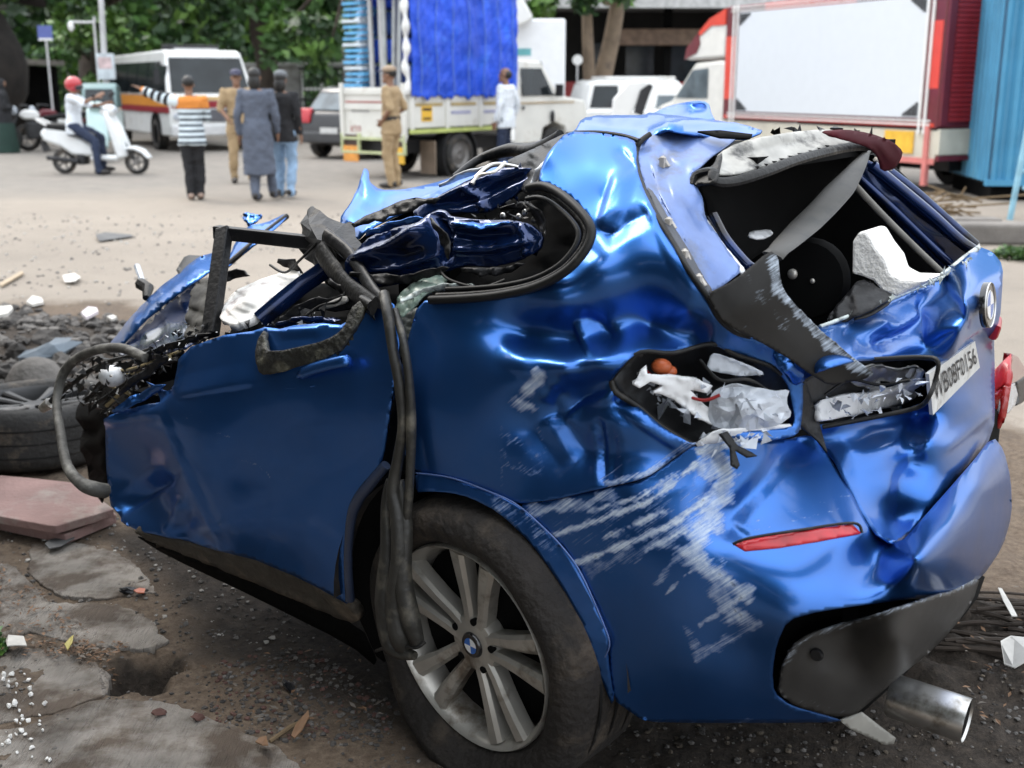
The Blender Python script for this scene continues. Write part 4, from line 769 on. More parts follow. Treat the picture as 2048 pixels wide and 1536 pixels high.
# a spare dark core so the crushed nose has something behind it
# ---- rear door, folded at its leading edge
sheet('rear_door', [(208, 838), (243, 822), (300, 808), (321, 806), (294, 763), (329, 784), (356, 769), (364, 718), (384, 694), (450, 671), (508, 663), (532, 655), (563, 659), (590, 653), (649, 648), (684, 651), (720, 630), (766, 592), (790, 610), (800, 690), (788, 784), (770, 901), (755, 956), (722, 988), (702, 1020), (690, 1097), (692, 1150),
    (696, 1206), (640, 1175), (590, 1150), (512, 1118), (438, 1099), (380, 1082), (329, 1072), (282, 1064), (250, 1048), (223, 1013), (215, 940), (212, 850)],
    [(208, 838, .06), (321, 806, .03), (294, 763, .10), (364, 718, .06), (384, 694, .065), (450, 671, .055), (508, 663, .05), (590, 653, .05), (684, 651, .05), (766, 592, .07), (800, 690, .03), (788, 784, .005), (770, 901, .005), (755, 956, .01), (702, 1020, .012), (692, 1150, .03), (696, 1206, .045),
     (590, 1150, .055), (512, 1118, .05), (438, 1099, .045), (340, 850, .012), (380, 950, .01), (430, 1060, .02), (450, 760, .012), (600, 745, -.002), (600, 850, -.006), (500, 850, -.002), (650, 950, -.002), (550, 1000, .005), (480, 950, .006), (600, 1080, .022),
     (260, 880, .11), (250, 960, .15), (300, 860, .05), (300, 920, .11), (338, 940, .05), (330, 975, .10), (372, 1010, .05), (380, 1050, .075), (420, 1075, .055), (212, 850, .10), (215, 940, .15), (223, 1013, .12), (250, 1048, .075), (329, 1072, .06), (400, 1085, .06), (300, 1020, .10)],
    BLUE, wreck, step=7, rough=(.0009, 130), ch=0, seed=31,
    folds=[([(240, 1034), (300, 992), (352, 956)], 40, 8, .030), ([(330, 1060), (360, 1030), (372, 990)], 20, 16, -.012), ([(322, 806), (352, 880), (400, 990), (452, 1100)], 6, 60, -.010), ([(352, 792), (440, 776), (516, 764)], 40, 7, -.009), ([(372, 700), (362, 745), (352, 790)], 8, 30, -.008), ([(560, 662), (600, 660), (650, 656)], 8, 18, -.008), ([(212, 838), (260, 834), (321, 818)], 5, 18, -.022), ([(330, 1066), (356, 1040), (372, 1000)], 8, 26, -.014), ([(300, 770), (322, 795), (350, 775)], 14, 14, .02)],
    wear=[([(365, 840), (410, 820)], 3, .6), ([(425, 862), (460, 872)], 3, .6), ([(470, 914), (520, 930), (545, 955)], 4, .55), ([(410, 900), (460, 930)], 3, .4)])
def hull(name, pts, r, m): return MB().tube(crom(pts, 6), r, 10).build(name, m, wreck, True, ang=60)
hull('door_handle', [car(596, 752, -.012), car(620, 740, -.02), (car(660, 728, -.024)), car(690, 722, -.02), car(698, 724, -.006)], [(.006, .008)]*3+[(.009, .014)]*22, BLUE)
sheet('handle_recess', [(560, 772), (600, 758), (650, 752), (648, 768), (610, 778), (575, 780)], [(560, 772, -.001), (600, 758, -.001), (650, 752, -.004), (610, 778, -.002)], BLUE, wreck, step=6, folds=[([(566, 776), (640, 770)], 8, 8, -.012)])
sheet('belt_trim', [(512, 687), (526, 660), (528, 667), (531, 702), (560, 702), (591, 695), (640, 684), (669, 671), (688, 655), (700, 618), (720, 600), (735, 598), (725, 625), (712, 650), (688, 690), (668, 708), (649, 717), (620, 728), (591, 735), (550, 748), (520, 750), (510, 720)],
    [(512, 687, .02), (526, 660, .03), (531, 702, -.012), (591, 700, -.016), (669, 671, -.01), (700, 618, .02), (735, 598, .04), (688, 690, -.014), (591, 735, -.016), (520, 750, -.012)],
    mat('mossy_black_trim', (.014, .014, .011), .6, var=.4, scale=25, col2=(.11, .105, .075), c2amt=.35, c2scale=16, bump=.5, bscale=60), wreck, step=5, thick=.012, rough=(.002, 25), seed=33)
# sill, dented and rusty
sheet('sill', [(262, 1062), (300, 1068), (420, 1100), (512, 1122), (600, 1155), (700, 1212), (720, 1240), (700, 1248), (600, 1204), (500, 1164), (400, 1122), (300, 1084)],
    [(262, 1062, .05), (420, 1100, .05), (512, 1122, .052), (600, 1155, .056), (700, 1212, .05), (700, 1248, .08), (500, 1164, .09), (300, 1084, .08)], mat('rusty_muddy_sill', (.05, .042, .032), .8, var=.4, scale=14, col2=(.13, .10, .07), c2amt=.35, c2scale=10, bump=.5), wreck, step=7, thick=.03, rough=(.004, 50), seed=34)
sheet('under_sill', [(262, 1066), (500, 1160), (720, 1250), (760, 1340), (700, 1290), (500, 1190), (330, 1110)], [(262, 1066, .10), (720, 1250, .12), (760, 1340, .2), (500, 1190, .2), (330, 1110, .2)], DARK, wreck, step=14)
# rear edge of the door opening (dark seal over the arch)
ctube('arch_edge_seal', [(772, 930, .0), (740, 968, -.002), (716, 1000, -.002), (702, 1040, .0), (696, 1120, .01), (700, 1200, .03)], [.012, .014, .013, .010, .012], mat('dull_blue_seal', (.02, .03, .06), .4, var=.3, coat=.3), wreck, 8)
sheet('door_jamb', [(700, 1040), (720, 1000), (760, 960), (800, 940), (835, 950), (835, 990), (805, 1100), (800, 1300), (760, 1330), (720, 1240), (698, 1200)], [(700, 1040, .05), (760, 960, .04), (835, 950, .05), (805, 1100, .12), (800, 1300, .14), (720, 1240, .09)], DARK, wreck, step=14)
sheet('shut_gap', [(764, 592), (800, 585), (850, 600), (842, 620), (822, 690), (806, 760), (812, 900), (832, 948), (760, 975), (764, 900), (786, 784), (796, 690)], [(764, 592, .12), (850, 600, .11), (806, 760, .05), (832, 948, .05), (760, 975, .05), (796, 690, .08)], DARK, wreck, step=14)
# hanging door seals
HOSE = mat('perished_seal_rubber', (.022, .021, .018), .5, var=.35, scale=18, col2=(.10, .09, .07), c2amt=.35, c2scale=14, bump=.2)
ctube('hanging_seal', [(768, 588, .02), (776, 630, -.02), (786, 700, -.035), (800, 770, -.035), (806, 850, -.035), (796, 920, -.035), (786, 980, -.04), (796, 1040, -.045), (800, 1120, -.05), (792, 1200, -.05), (800, 1270, -.05), (812, 1300, -.04)], [.012, .013, .012, .014, .012, .013, .015, .018, .022, .026, .028, .018], HOSE, wreck, 8)
ctube('hanging_seal', [(790, 620, .01), (806, 680, -.03), (818, 760, -.035), (822, 850, -.035), (820, 950, -.035), (814, 1030, -.035), (808, 1054, -.035)], [.008, .009, .010, .012, .010, .011, .009], HOSE, wreck, 8)
ctube('hanging_seal', [(780, 960, -.02), (774, 1010, -.025), (776, 1100, -.035), (772, 1200, -.04), (784, 1290, -.045), (830, 1312, -.05)], [.010, .014, .018, .026, .022, .010], HOSE, wreck, 8)
ctube('hanging_seal', [(800, 960, -.025), (812, 1050, -.035), (806, 1150, -.05), (822, 1240, -.05), (838, 1290, -.045)], [.010, .016, .022, .024, .014], HOSE, wreck, 8)
ctube('wire', [(752, 1302, -.03), (790, 1290, -.05), (830, 1296, -.06), (850, 1284, -.05)], .004, RUBBER, wreck, 6)

# ---- crushed glasshouse: window seals, rails, flaps
for d, r, m in ((0, .0095, RUBBER), (1.1, .006, TRIM), (2.7, .0055, RUBBER)):
    k = d*.045; cx, cy = 1040, 490
    ring = [(1056, 376, .20), (1085, 372, .19), (1115, 384, .165), (1150, 412, .13), (1178, 446, .10), (1182, 474, .085), (1165, 508, .07), (1128, 545, .055), (1070, 574, .05), (1000, 590, .048), (930, 597, .046), (860, 600, .045)]
    ctube('window_seal', [(cx+(x-cx)*(1-k*1.5), cy+(y-cy)*(1-k*1.6), v+.012*d) for x, y, v in ring], r, m, wreck, 8)
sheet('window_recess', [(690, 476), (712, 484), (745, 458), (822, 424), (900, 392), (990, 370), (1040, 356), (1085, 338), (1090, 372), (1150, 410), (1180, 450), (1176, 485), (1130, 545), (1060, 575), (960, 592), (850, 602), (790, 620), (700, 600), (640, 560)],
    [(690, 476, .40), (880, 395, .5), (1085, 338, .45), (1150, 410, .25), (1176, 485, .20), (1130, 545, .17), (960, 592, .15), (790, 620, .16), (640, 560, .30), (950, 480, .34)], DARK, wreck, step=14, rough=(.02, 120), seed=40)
LILAC = BLUE
sheet('roof_flap', [(679, 439), (700, 410), (722, 362), (727, 336), (736, 338), (745, 362), (760, 380), (800, 380), (860, 368), (908, 354), (959, 338), (1003, 320), (1041, 326), (1072, 337), (1040, 352), (990, 366), (940, 385), (900, 388), (860, 402), (822, 420), (780, 436), (740, 456), (712, 482), (694, 470)],
    [(679, 439, .46), (727, 336, .66), (736, 338, .66), (760, 380, .58), (860, 368, .62), (959, 338, .62), (1041, 326, .56), (1072, 337, .5), (990, 366, .46), (900, 388, .42), (822, 420, .38), (740, 456, .36), (712, 482, .34), (760, 415, .5)], BLUE, wreck, step=6, rough=(.005, 60), seed=41, ndir=(0, 1, 0),
    folds=[([(690, 450), (740, 400), (735, 345)], 24, 20, -.02), ([(760, 390), (860, 385), (980, 350)], 12, 16, .012)], wear=[([(740, 440), (850, 395), (960, 355)], 12, .6)])
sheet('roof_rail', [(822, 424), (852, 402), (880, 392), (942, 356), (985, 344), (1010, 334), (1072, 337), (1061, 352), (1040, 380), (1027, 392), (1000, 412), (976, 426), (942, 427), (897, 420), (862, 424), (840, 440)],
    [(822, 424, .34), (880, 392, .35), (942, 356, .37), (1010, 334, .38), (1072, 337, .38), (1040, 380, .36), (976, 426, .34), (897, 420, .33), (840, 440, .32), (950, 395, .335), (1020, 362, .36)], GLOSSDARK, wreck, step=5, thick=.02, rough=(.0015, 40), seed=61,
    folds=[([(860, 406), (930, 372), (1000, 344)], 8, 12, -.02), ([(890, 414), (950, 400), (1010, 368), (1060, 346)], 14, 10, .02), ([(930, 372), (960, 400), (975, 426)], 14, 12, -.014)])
ctube('rail_edge', [(1010, 326, .42), (990, 345, .37), (960, 352, .36), (944, 368, .34)], .006, ALLOY, wreck, 6)
ctube('rail_edge', [(950, 356, .36), (985, 330, .40), (1030, 334, .42), (1068, 346, .42)], .006, CHROME, wreck, 6)
ctube('roof_channel', [(908, 354, .60), (960, 318, .70), (1020, 300, .70), (1060, 302, .66), (1090, 290, .6), (1120, 268, .5)], [.008, .012, .018, .02, .016, .01], BLACK, wreck, 8)
sheet('torn_pillar', [(1005, 325), (1060, 300), (1095, 285), (1130, 264), (1150, 262), (1110, 300), (1090, 336), (1076, 366), (1060, 400), (1042, 380), (1060, 350)], [(1005, 325, .5), (1130, 264, .47), (1150, 262, .45), (1090, 336, .34), (1060, 400, .28), (1042, 380, .34)], BLACK, wreck, step=6, rough=(.012, 40), seed=42)
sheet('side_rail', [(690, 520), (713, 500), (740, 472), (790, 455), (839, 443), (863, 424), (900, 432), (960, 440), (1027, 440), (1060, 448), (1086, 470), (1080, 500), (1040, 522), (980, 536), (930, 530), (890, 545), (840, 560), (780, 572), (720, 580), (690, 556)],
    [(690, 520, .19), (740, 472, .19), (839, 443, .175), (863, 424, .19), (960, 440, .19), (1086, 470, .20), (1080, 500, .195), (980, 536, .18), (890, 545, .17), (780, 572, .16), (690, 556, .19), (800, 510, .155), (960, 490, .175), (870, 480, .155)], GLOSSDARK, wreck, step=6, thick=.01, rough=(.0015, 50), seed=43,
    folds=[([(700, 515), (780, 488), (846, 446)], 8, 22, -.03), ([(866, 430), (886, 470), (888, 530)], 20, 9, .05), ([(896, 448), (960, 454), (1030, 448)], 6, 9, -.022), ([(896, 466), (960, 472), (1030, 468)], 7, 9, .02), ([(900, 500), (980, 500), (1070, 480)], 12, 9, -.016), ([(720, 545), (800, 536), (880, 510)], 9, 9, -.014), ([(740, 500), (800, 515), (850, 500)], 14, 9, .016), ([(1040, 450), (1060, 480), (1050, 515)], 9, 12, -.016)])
ctube('rail_highlight_bead', [(706, 516, .24), (770, 496, .225), (820, 470, .22), (846, 446, .235)], .005, CHROME, wreck, 6)
for px, py in ((1006, 432), (1038, 434), (1050, 425), (1068, 440)):
    MB().ell(car(px, py, .24), .008, .005, .008).build('weld_nut', CHROME, wreck, True)
sheet('crushed_glass', [(786, 632), (800, 590), (830, 565), (870, 552), (900, 556), (880, 580), (850, 590), (830, 615), (806, 640)], [(786, 632, .09), (830, 565, .13), (900, 556, .15), (850, 590, .09), (806, 640, .07)], mat('shattered_green_glass', (.24, .32, .27), .3, var=.35, scale=60, col2=(.04, .05, .045), c2amt=.4, c2scale=30, coat=.5), wreck, step=6, rough=(.006, 22), seed=44)
sheet('crushed_glass', [(790, 650), (815, 625), (838, 612), (830, 650), (815, 690), (800, 720), (796, 690)], [(790, 650, .06), (838, 612, .07), (815, 690, .03), (800, 720, .02)], mat('glass_crumbs_dark', (.05, .055, .05), .45, var=.5, scale=50, col2=(.25, .26, .24), c2amt=.2, c2scale=40), wreck, step=6, rough=(.006, 16), seed=45)

# door window frame bent up as a black angle
bar = MB()
def flatbar(b, p0, p1, w, t, across):
    a, c = Vector(p0), Vector(p1); d = (c-a).normalized(); s = (across-d*across.dot(d)).normalized(); n = d.cross(s)
    v = [q+s*(i*w/2)+n*(j*t/2) for q in (a, c) for i in (-1, 1) for j in (-1, 1)]
    b.add(v, [(0, 1, 3, 2), (4, 6, 7, 5), (0, 4, 5, 1), (2, 3, 7, 6), (0, 2, 6, 4), (1, 5, 7, 3)])
flatbar(bar, car(449, 458, .30), car(420, 672, .12), .042, .03, Vector((1, 0, 0)))
flatbar(bar, car(432, 464, .30), car(640, 487, .34), .036, .03, Vector((0, 0, 1)))
bar.build('window_frame_bar', BLACK, wreck, bevel=.004)
sheet('crumpled_bracket', [(596, 492), (604, 450), (612, 422), (628, 410), (640, 416), (660, 438), (690, 448), (706, 440), (712, 470), (724, 492), (716, 520), (690, 540), (660, 548), (630, 530), (606, 514)],
    [(596, 492, .34), (628, 410, .40), (690, 448, .36), (712, 470, .33), (716, 520, .24), (660, 548, .24), (606, 514, .32), (650, 480, .26)], BLACK, wreck, step=18, thick=.012, facet=True, rough=(.014, 40), seed=46, folds=[([(625, 415), (650, 470), (700, 500)], 20, 24, -.03), ([(610, 500), (660, 490), (700, 460)], 14, 18, .03)])
hull('bent_strut', [car(*p) for p in ((640, 500, .24), (660, 530, .2), (690, 566, .14), (722, 592, .08), (748, 612, .03))], [(.010, .026)]*10+[(.009, .022)]*15, TRIM)
hull('bent_strut', [car(*p) for p in ((650, 470, .26), (690, 500, .22), (720, 540, .16), (744, 580, .09), (764, 604, .05))], [(.008, .018)]*25, BLACK)
MB().tube([car(724, 598, .05), car(746, 612, .03)], [.010, .014], 10).build('strut_end', TRIM, wreck, True)
hull('inner_rail', [car(*p) for p in ((520, 640, .14), (560, 606, .18), (600, 574, .22), (640, 546, .25), (660, 530, .26))], [(.010, .024)]*25, GLOSSDARK)
ctube('rail_highlight_bead', [(538, 604, .20), (580, 576, .23), (626, 550, .26)], .005, CHROME, wreck, 6)
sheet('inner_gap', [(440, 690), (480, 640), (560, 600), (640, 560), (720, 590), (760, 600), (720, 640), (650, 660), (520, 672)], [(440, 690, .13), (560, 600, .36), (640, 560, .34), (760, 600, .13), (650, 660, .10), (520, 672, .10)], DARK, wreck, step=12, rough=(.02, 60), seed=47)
sheet('pale_trim_piece', [(630, 620), (660, 602), (692, 590), (696, 604), (660, 616)], [(630, 620, .12), (692, 590, .11), (660, 616, .11)], mat('pale_grey_plastic', (.28, .27, .25), .5, var=.2), wreck, step=5)
# airbag
sheet('airbag', [(438, 640), (448, 612), (462, 588), (500, 566), (540, 552), (575, 540), (600, 536), (596, 560), (560, 586), (530, 606), (505, 636), (478, 648), (456, 650)],
    [(438, 640, .12), (462, 588, .26), (540, 552, .36), (600, 536, .40), (560, 586, .24), (505, 636, .12), (478, 648, .10), (510, 590, .20)], mat('airbag_cloth', (.80, .78, .74), .85, var=.12, scale=14, col2=(.34, .22, .20), c2amt=.3, c2scale=9), wreck, step=5, rough=(.010, 50), seed=48, thick=.02,
    folds=[([(455, 630), (500, 600), (560, 560)], 16, 18, -.02), ([(470, 600), (520, 580), (590, 550)], 14, 14, .014)])
sheet('seat_cloth', [(372, 660), (380, 610), (388, 575), (410, 556), (432, 560), (430, 600), (418, 650), (400, 690), (380, 690)], [(372, 660, .25), (388, 575, .34), (432, 560, .36), (418, 650, .2), (380, 690, .2)], mat('dusty_seat_cloth', (.11, .105, .095), .9, var=.5, scale=16, col2=(.03, .03, .03), c2amt=.4), wreck, step=6, rough=(.012, 40), seed=49)
# nose: flaps of the far front wing and bonnet
sheet('front_flap', [(214, 694), (250, 648), (288, 604), (330, 566), (372, 534), (400, 512), (440, 502), (436, 530), (400, 556), (372, 576), (330, 606), (290, 642), (262, 672), (240, 696)],
    [(214, 694, .48), (288, 604, .62), (372, 534, .70), (440, 502, .72), (400, 556, .52), (330, 606, .46), (262, 672, .40), (240, 696, .38)], BLUE, wreck, step=6, rough=(.006, 60), seed=50, wear=[([(300, 600), (420, 515)], 10, .4)], folds=[([(240, 680), (310, 606), (420, 520)], 16, 14, -.012)])
sheet('front_flap_inside', [(228, 700), (262, 672), (290, 642), (330, 606), (372, 576), (404, 552), (408, 600), (398, 650), (384, 694), (330, 706), (290, 722), (250, 716)], [(228, 700, .42), (290, 642, .5), (404, 552, .56), (398, 650, .30), (384, 694, .12), (290, 722, .18)], GLOSSDARK, wreck, step=7, rough=(.012, 50), seed=51)
sheet('bonnet_shard', [(462, 508), (478, 470), (500, 450), (530, 446), (572, 426), (578, 430), (560, 448), (520, 480), (470, 520), (440, 545), (436, 530)], [(462, 508, .8), (478, 470, .9), (572, 426, 1.0), (520, 480, .8), (436, 535, .7)], BLUE, wreck, step=5, rough=(.006, 40), seed=52, wear=[([(480, 470), (560, 440)], 12, .4)])
ctube('shard_edge', [(434, 548, .68), (480, 508, .76), (530, 466, .86), (574, 432, .97)], .010, BLACK, wreck, 6)
sheet('bonnet_shard', [(482, 436), (492, 424), (508, 428), (524, 430), (512, 444), (496, 452)], [(482, 436, .98), (492, 424, 1.0), (524, 430, 1.0), (496, 452, .95)], BLUE, wreck, step=4, rough=(.014, 14), seed=53, ch=0)
sheet('black_shard', [(352, 540), (368, 514), (378, 510), (418, 512), (414, 524), (384, 540), (362, 556)], [(352, 540, .72), (378, 510, .8), (418, 512, .76), (362, 556, .62)], BLACK, wreck, step=5, ch=0)
MB().tube([car(274, 533, .78), car(283, 558, .72), car(288, 578, .66)], [.012, .010, .011], 8).build('bottle_neck', CLEARPL, wreck, True)
MB().tube([car(282, 568, .68), car(296, 576, .66), car(292, 596, .62)], [.022, .02, .012], 8).build('clamp', TRIM, wreck, True)
# torn odds and ends: flakes of trim, wiring, foam, in the nose and along the waist
def shards(name, area, v0, v1, n, size, m, seed):
    r = np.random.default_rng(seed); b = MB(); P = np.array(area, float); lo, hi = P.min(0), P.max(0); k = 0
    while k < n:
        x, y = r.uniform(lo, hi)
        if not inside(P, np.array([x]), np.array([y]))[0]: continue
        c = car(x, y, r.uniform(v0, v1)); s = size*r.uniform(.4, 1.3)
        d = [Vector(r.normal(0, s, 3)) for _ in range(4)]
        d[1] = d[0]*.3+d[1]*.6
        b.add([c+q for q in d], [(0, 1, 2), (0, 2, 3), (0, 3, 1), (1, 3, 2)]); k += 1
    o = b.build(name, m, wreck); o['kind'] = 'stuff'; return o
shards('wreckage_flakes', [(290, 700), (380, 640), (440, 660), (560, 640), (640, 600), (720, 620), (680, 650), (520, 660), (400, 690), (330, 740), (250, 760)], .08, .2, 150, .008, BLACK, 1)
shards('pale_flakes', [(300, 690), (380, 650), (440, 655), (560, 640), (640, 620), (640, 640), (520, 662), (400, 690), (330, 740)], .06, .16, 30, .004, WHITEPL, 2)
shards('rail_flakes', [(900, 440), (1000, 400), (1060, 380), (1090, 440), (1060, 470), (960, 440)], .2, .3, 30, .006, BLACK, 3)
shards('engine_scraps', [(110, 800), (150, 720), (280, 710), (330, 740), (240, 830), (200, 836)], .12, .45, 140, .013, TRIM, 4)
shards('engine_scraps', [(120, 800), (200, 740), (320, 720), (300, 790), (215, 830)], .10, .4, 30, .007, ALLOY, 5)
MB().ell(car(225, 752, .22), .045, .04, .032, 10, 7).build('expansion_tank', WHITEPL, wreck, True)
for j in range(9):
    a = RNG.uniform(0, 1, 3)
    p = [(140+150*a[0], 790+30*a[1], .3), (190+100*a[1], 730+40*a[2], .28), (250+60*a[2], 715+30*a[0], .22), (310+60*a[0], 700+20*a[1], .14)]
    ctube('cable', p, .004+.004*a[1], RUBBER if j % 3 else mat('yellow_cable', (.30, .24, .12), .5, var=.2), wreck, 6)
ctube('coolant_pipe', [(92, 812, .22), (140, 770, .25), (200, 730, .26), (262, 712, .24), (300, 700, .2)], [.010, .008, .007, .008], TRIM, wreck, 8)
MB().tube([car(84, 818, .21), car(100, 806, .22)], [.014, .018], 10).build('pipe_union', ALLOY, wreck, True)
ctube('loop_seal', [(292, 716, .10), (240, 696, .14), (180, 704, .18), (132, 738, .2), (114, 800, .16), (122, 870, .06), (134, 930, -.02), (160, 965, -.06), (190, 978, -.05), (214, 982, -.02)], [.014, .014, .015, .015, .013, .014, .017, .021, .02], mat('weathered_seal', (.06, .058, .052), .7, var=.4, scale=14, col2=(.16, .155, .14), c2amt=.4, c2scale=12, bump=.3), wreck, 8)
# grimy bundle hanging inside the sill front
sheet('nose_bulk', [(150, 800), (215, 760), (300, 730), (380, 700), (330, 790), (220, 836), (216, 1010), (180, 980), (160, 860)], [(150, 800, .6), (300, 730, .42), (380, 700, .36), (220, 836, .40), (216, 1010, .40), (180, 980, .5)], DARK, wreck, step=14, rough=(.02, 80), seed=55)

# torn ribbons of skin, trim and lining caught in the crushed waist
def torn(name, path, w, m, seed, rough=.007, jag=.45, step=6):
    r = np.random.default_rng(seed); P = np.array([p[:2] for p in path], float); n = len(P); up = []; dn = []
    for i in range(n-1):
        d = P[i+1]-P[i]; L = np.linalg.norm(d); nn = np.array([-d[1], d[0]])/L; k = max(2, int(L/14))
        for j in range(k):
            t = j/k; c = P[i]+d*t; s = (i+t)/(n-1); ww = w*(.35+1.3*math.sin(math.pi*min(1, max(0, .08+.84*s))))
            up.append(c+nn*ww*r.uniform(1-jag, 1+jag)*.5); dn.append(c-nn*ww*r.uniform(1-jag, 1+jag)*.5)
    up.append(P[-1]); ctrl = []
    for q in path:
        for e in (-.5, .5): ctrl.append((q[0]+r.uniform(-2, 2), q[1]+e*w*1.4, q[2]+r.normal(0, .012)))
    return sheet(name, up+dn[::-1], ctrl, m, wreck, step=step, ch=0, thick=.003, rough=(rough, 26), seed=seed)
for name, path, w, m in (
    ('torn_sheet', [(704, 452, .30), (760, 430, .30), (822, 408, .30), (880, 396, .31)], 13, BLACK),
    ('torn_sheet', [(730, 470, .17), (790, 450, .16), (846, 436, .15)], 9, BLUE),
    ('torn_sheet', [(860, 436, .15), (884, 470, .135), (896, 520, .13)], 10, BLACK),
    ('torn_sheet', [(900, 446, .165), (960, 452, .165), (1026, 446, .17)], 7, BLUE),
    ('torn_sheet', [(700, 548, .15), (760, 560, .12), (830, 556, .12), (900, 536, .12)], 12, BLACK),
    ('torn_sheet', [(920, 540, .12), (990, 545, .13), (1050, 528, .14)], 10, BLACK),
    ('torn_sheet', [(1050, 400, .24), (1074, 430, .2), (1090, 470, .18)], 14, BLACK),
    ('torn_sheet', [(1000, 420, .26), (1040, 410, .26), (1060, 424, .24)], 9, BLACK),
    ('torn_sheet', [(560, 640, .10), (620, 610, .11), (700, 606, .10), (742, 622, .06)], 16, BLACK),
    ('torn_sheet', [(530, 655, .09), (600, 640, .09), (680, 640, .08)], 9, GLOSSDARK),
    ('torn_sheet', [(655, 560, .16), (700, 590, .12), (752, 640, .04)], 9, BLACK),
    ('torn_lining', [(440, 560, .42), (470, 545, .46), (500, 552, .44)], 12, BLACK),
    ('torn_lining', [(556, 520, .42), (580, 530, .40), (604, 548, .36)], 14, BLACK),
    ('torn_sheet', [(800, 600, .06), (870, 578, .09), (950, 570, .10)], 9, CRUMB),
    ('torn_sheet', [(300, 705, .10), (350, 690, .10), (420, 668, .09)], 9, BLACK),
    ('torn_sheet', [(238, 790, .06), (290, 745, .07), (340, 712, .08)], 12, BLACK),
    ('torn_sheet', [(228, 824, .05), (270, 800, .05), (330, 770, .05)], 13, BLUE),
    ('torn_sheet', [(880, 372, .40), (930, 352, .42), (985, 330, .44)], 7, WHITEPL),
    ('torn_flap', [(1096, 320, .34), (1080, 345, .3), (1062, 372, .27)], 9, WHITEPL),
):
    torn(name, path, w, m, int(path[0][0])+w)
for p in ([(640, 480, .30), (600, 520, .3), (570, 545, .34), (540, 530, .38)], [(700, 560, .14), (680, 600, .11), (640, 612, .12), (600, 640, .09)], [(880, 540, .12), (900, 560, .10), (960, 575, .08), (1010, 560, .1)], [(1290, 740, .1), (1330, 770, .12), (1400, 800, .12), (1440, 790, .13)], [(1400, 720, .16), (1440, 760, .15), (1500, 760, .19), (1560, 800, .25)], [(1650, 790, .40), (1700, 760, .44), (1760, 770, .46), (1820, 760, .47)]):
    ctube('wire', p, .0035, RUBBER if p[0][0] != 1290 else mat('red_wire', (.30, .02, .02), .4), wreck, 6)
shards('lens_shards', [(1270, 770), (1420, 770), (1560, 790), (1580, 850), (1400, 850), (1320, 820)], .10, .2, 70, .010, CLEARPL, 11)
shards('lens_shards', [(1640, 800), (1840, 750), (1840, 800), (1660, 845)], .38, .46, 50, .008, CLEARPL, 12)
shards('lens_shards', [(1390, 880), (1440, 868), (1560, 862), (1500, 885), (1430, 905)], .08, .14, 40, .007, CLEARPL, 13)
shards('glass_crumbs', [(1650, 660), (1760, 612), (1880, 562), (1940, 520), (1950, 505), (1880, 548), (1760, 604), (1640, 652)], .5, 1.1, 90, .006, CRUMB, 14)

# front wheel, torn round and lying on its side
fw = thing('car_wheel', 'dusty black car tyre with alloy rim lying flat by the crushed blue nose', 'wheel', gnd(82, 905), 0)
MF = Matrix.Rotation(R_(-90), 4, 'X'); MF = Matrix.Translation((0, 0, .16))@Matrix.Rotation(R_(4), 4, 'X')@Matrix.Rotation(R_(90), 4, 'X')
wheel_part(fw, Matrix.Translation((0, 0, .23))@Matrix.Rotation(R_(-92), 4, 'X'), TYRE, rimm=mat('grimy_dark_rim', (.035, .035, .036), .5, .4, var=.4, scale=6, col2=(.14, .13, .12), c2amt=.25))
# ------------------------------------------------------------------ background structures
def bpt(px, py, y): return Vector(world_pt(px, py, 'y', y))
def ang_to(hx, hy): return math.atan2(hy, hx)      # local +x along the heading

LEAFM = [mat('leaf_dark', (.02, .055, .014), .55, var=.4, scale=1.5), mat('leaf_mid', (.05, .12, .024), .5, var=.4, scale=1.5), mat('leaf_light', (.11, .21, .04), .5, var=.35, scale=1.5)]
BARK = mat('tree_bark', (.055, .042, .032), .9, var=.4, scale=4, bump=.8, bscale=12)
BARKP = mat('pale_bark', (.17, .125, .085), .9, var=.35, scale=3, col2=(.08, .06, .045), c2amt=.4, bump=.6, bscale=10)
def crown_mesh(name, clumps, leaf, parent, seed, dens_=1.0, mixw=(.4, .4, .2)):
    r = np.random.default_rng(seed); V = []; M = []
    for (cx, cy, cz, rx, ry, rz, n) in clumps:
        n = int(n*dens_); k = 0
        # sub-clumps give uneven outline and gaps
        ns = max(5, n//90); sc = r.normal(0, 1, (ns, 3)); sc /= np.linalg.norm(sc, axis=1)[:, None]; sc *= r.uniform(.35, 1.0, (ns, 1))
        tone = r.choice(3, ns, p=mixw)
        idx = r.integers(0, ns, n); p = sc[idx]+r.normal(0, .17, (n, 3))
        c = np.array([cx, cy, cz])+p*np.array([rx, ry, rz])
        a = r.normal(0, 1, (n, 3)); a /= np.linalg.norm(a, axis=1)[:, None]; bb = np.cross(a, r.normal(0, 1, (n, 3))); bb /= np.linalg.norm(bb, axis=1)[:, None]
        s = leaf*r.uniform(.6, 1.5, (n, 1)); a = a*s; bb = bb*s*.5
        q = np.stack([c-a, c+bb-a*.1, c+a, c-bb-a*.1], 1); V.append(q.reshape(-1, 3))
        M.append(np.where(r.uniform(0, 1, n) < .72, tone[idx], r.integers(0, 3, n)))
    V = np.concatenate(V); M = np.concatenate(M); F = np.arange(len(V)).reshape(-1, 4)
    return mesh_obj(name, V, F, parent=parent, mats=LEAFM, midx=M)
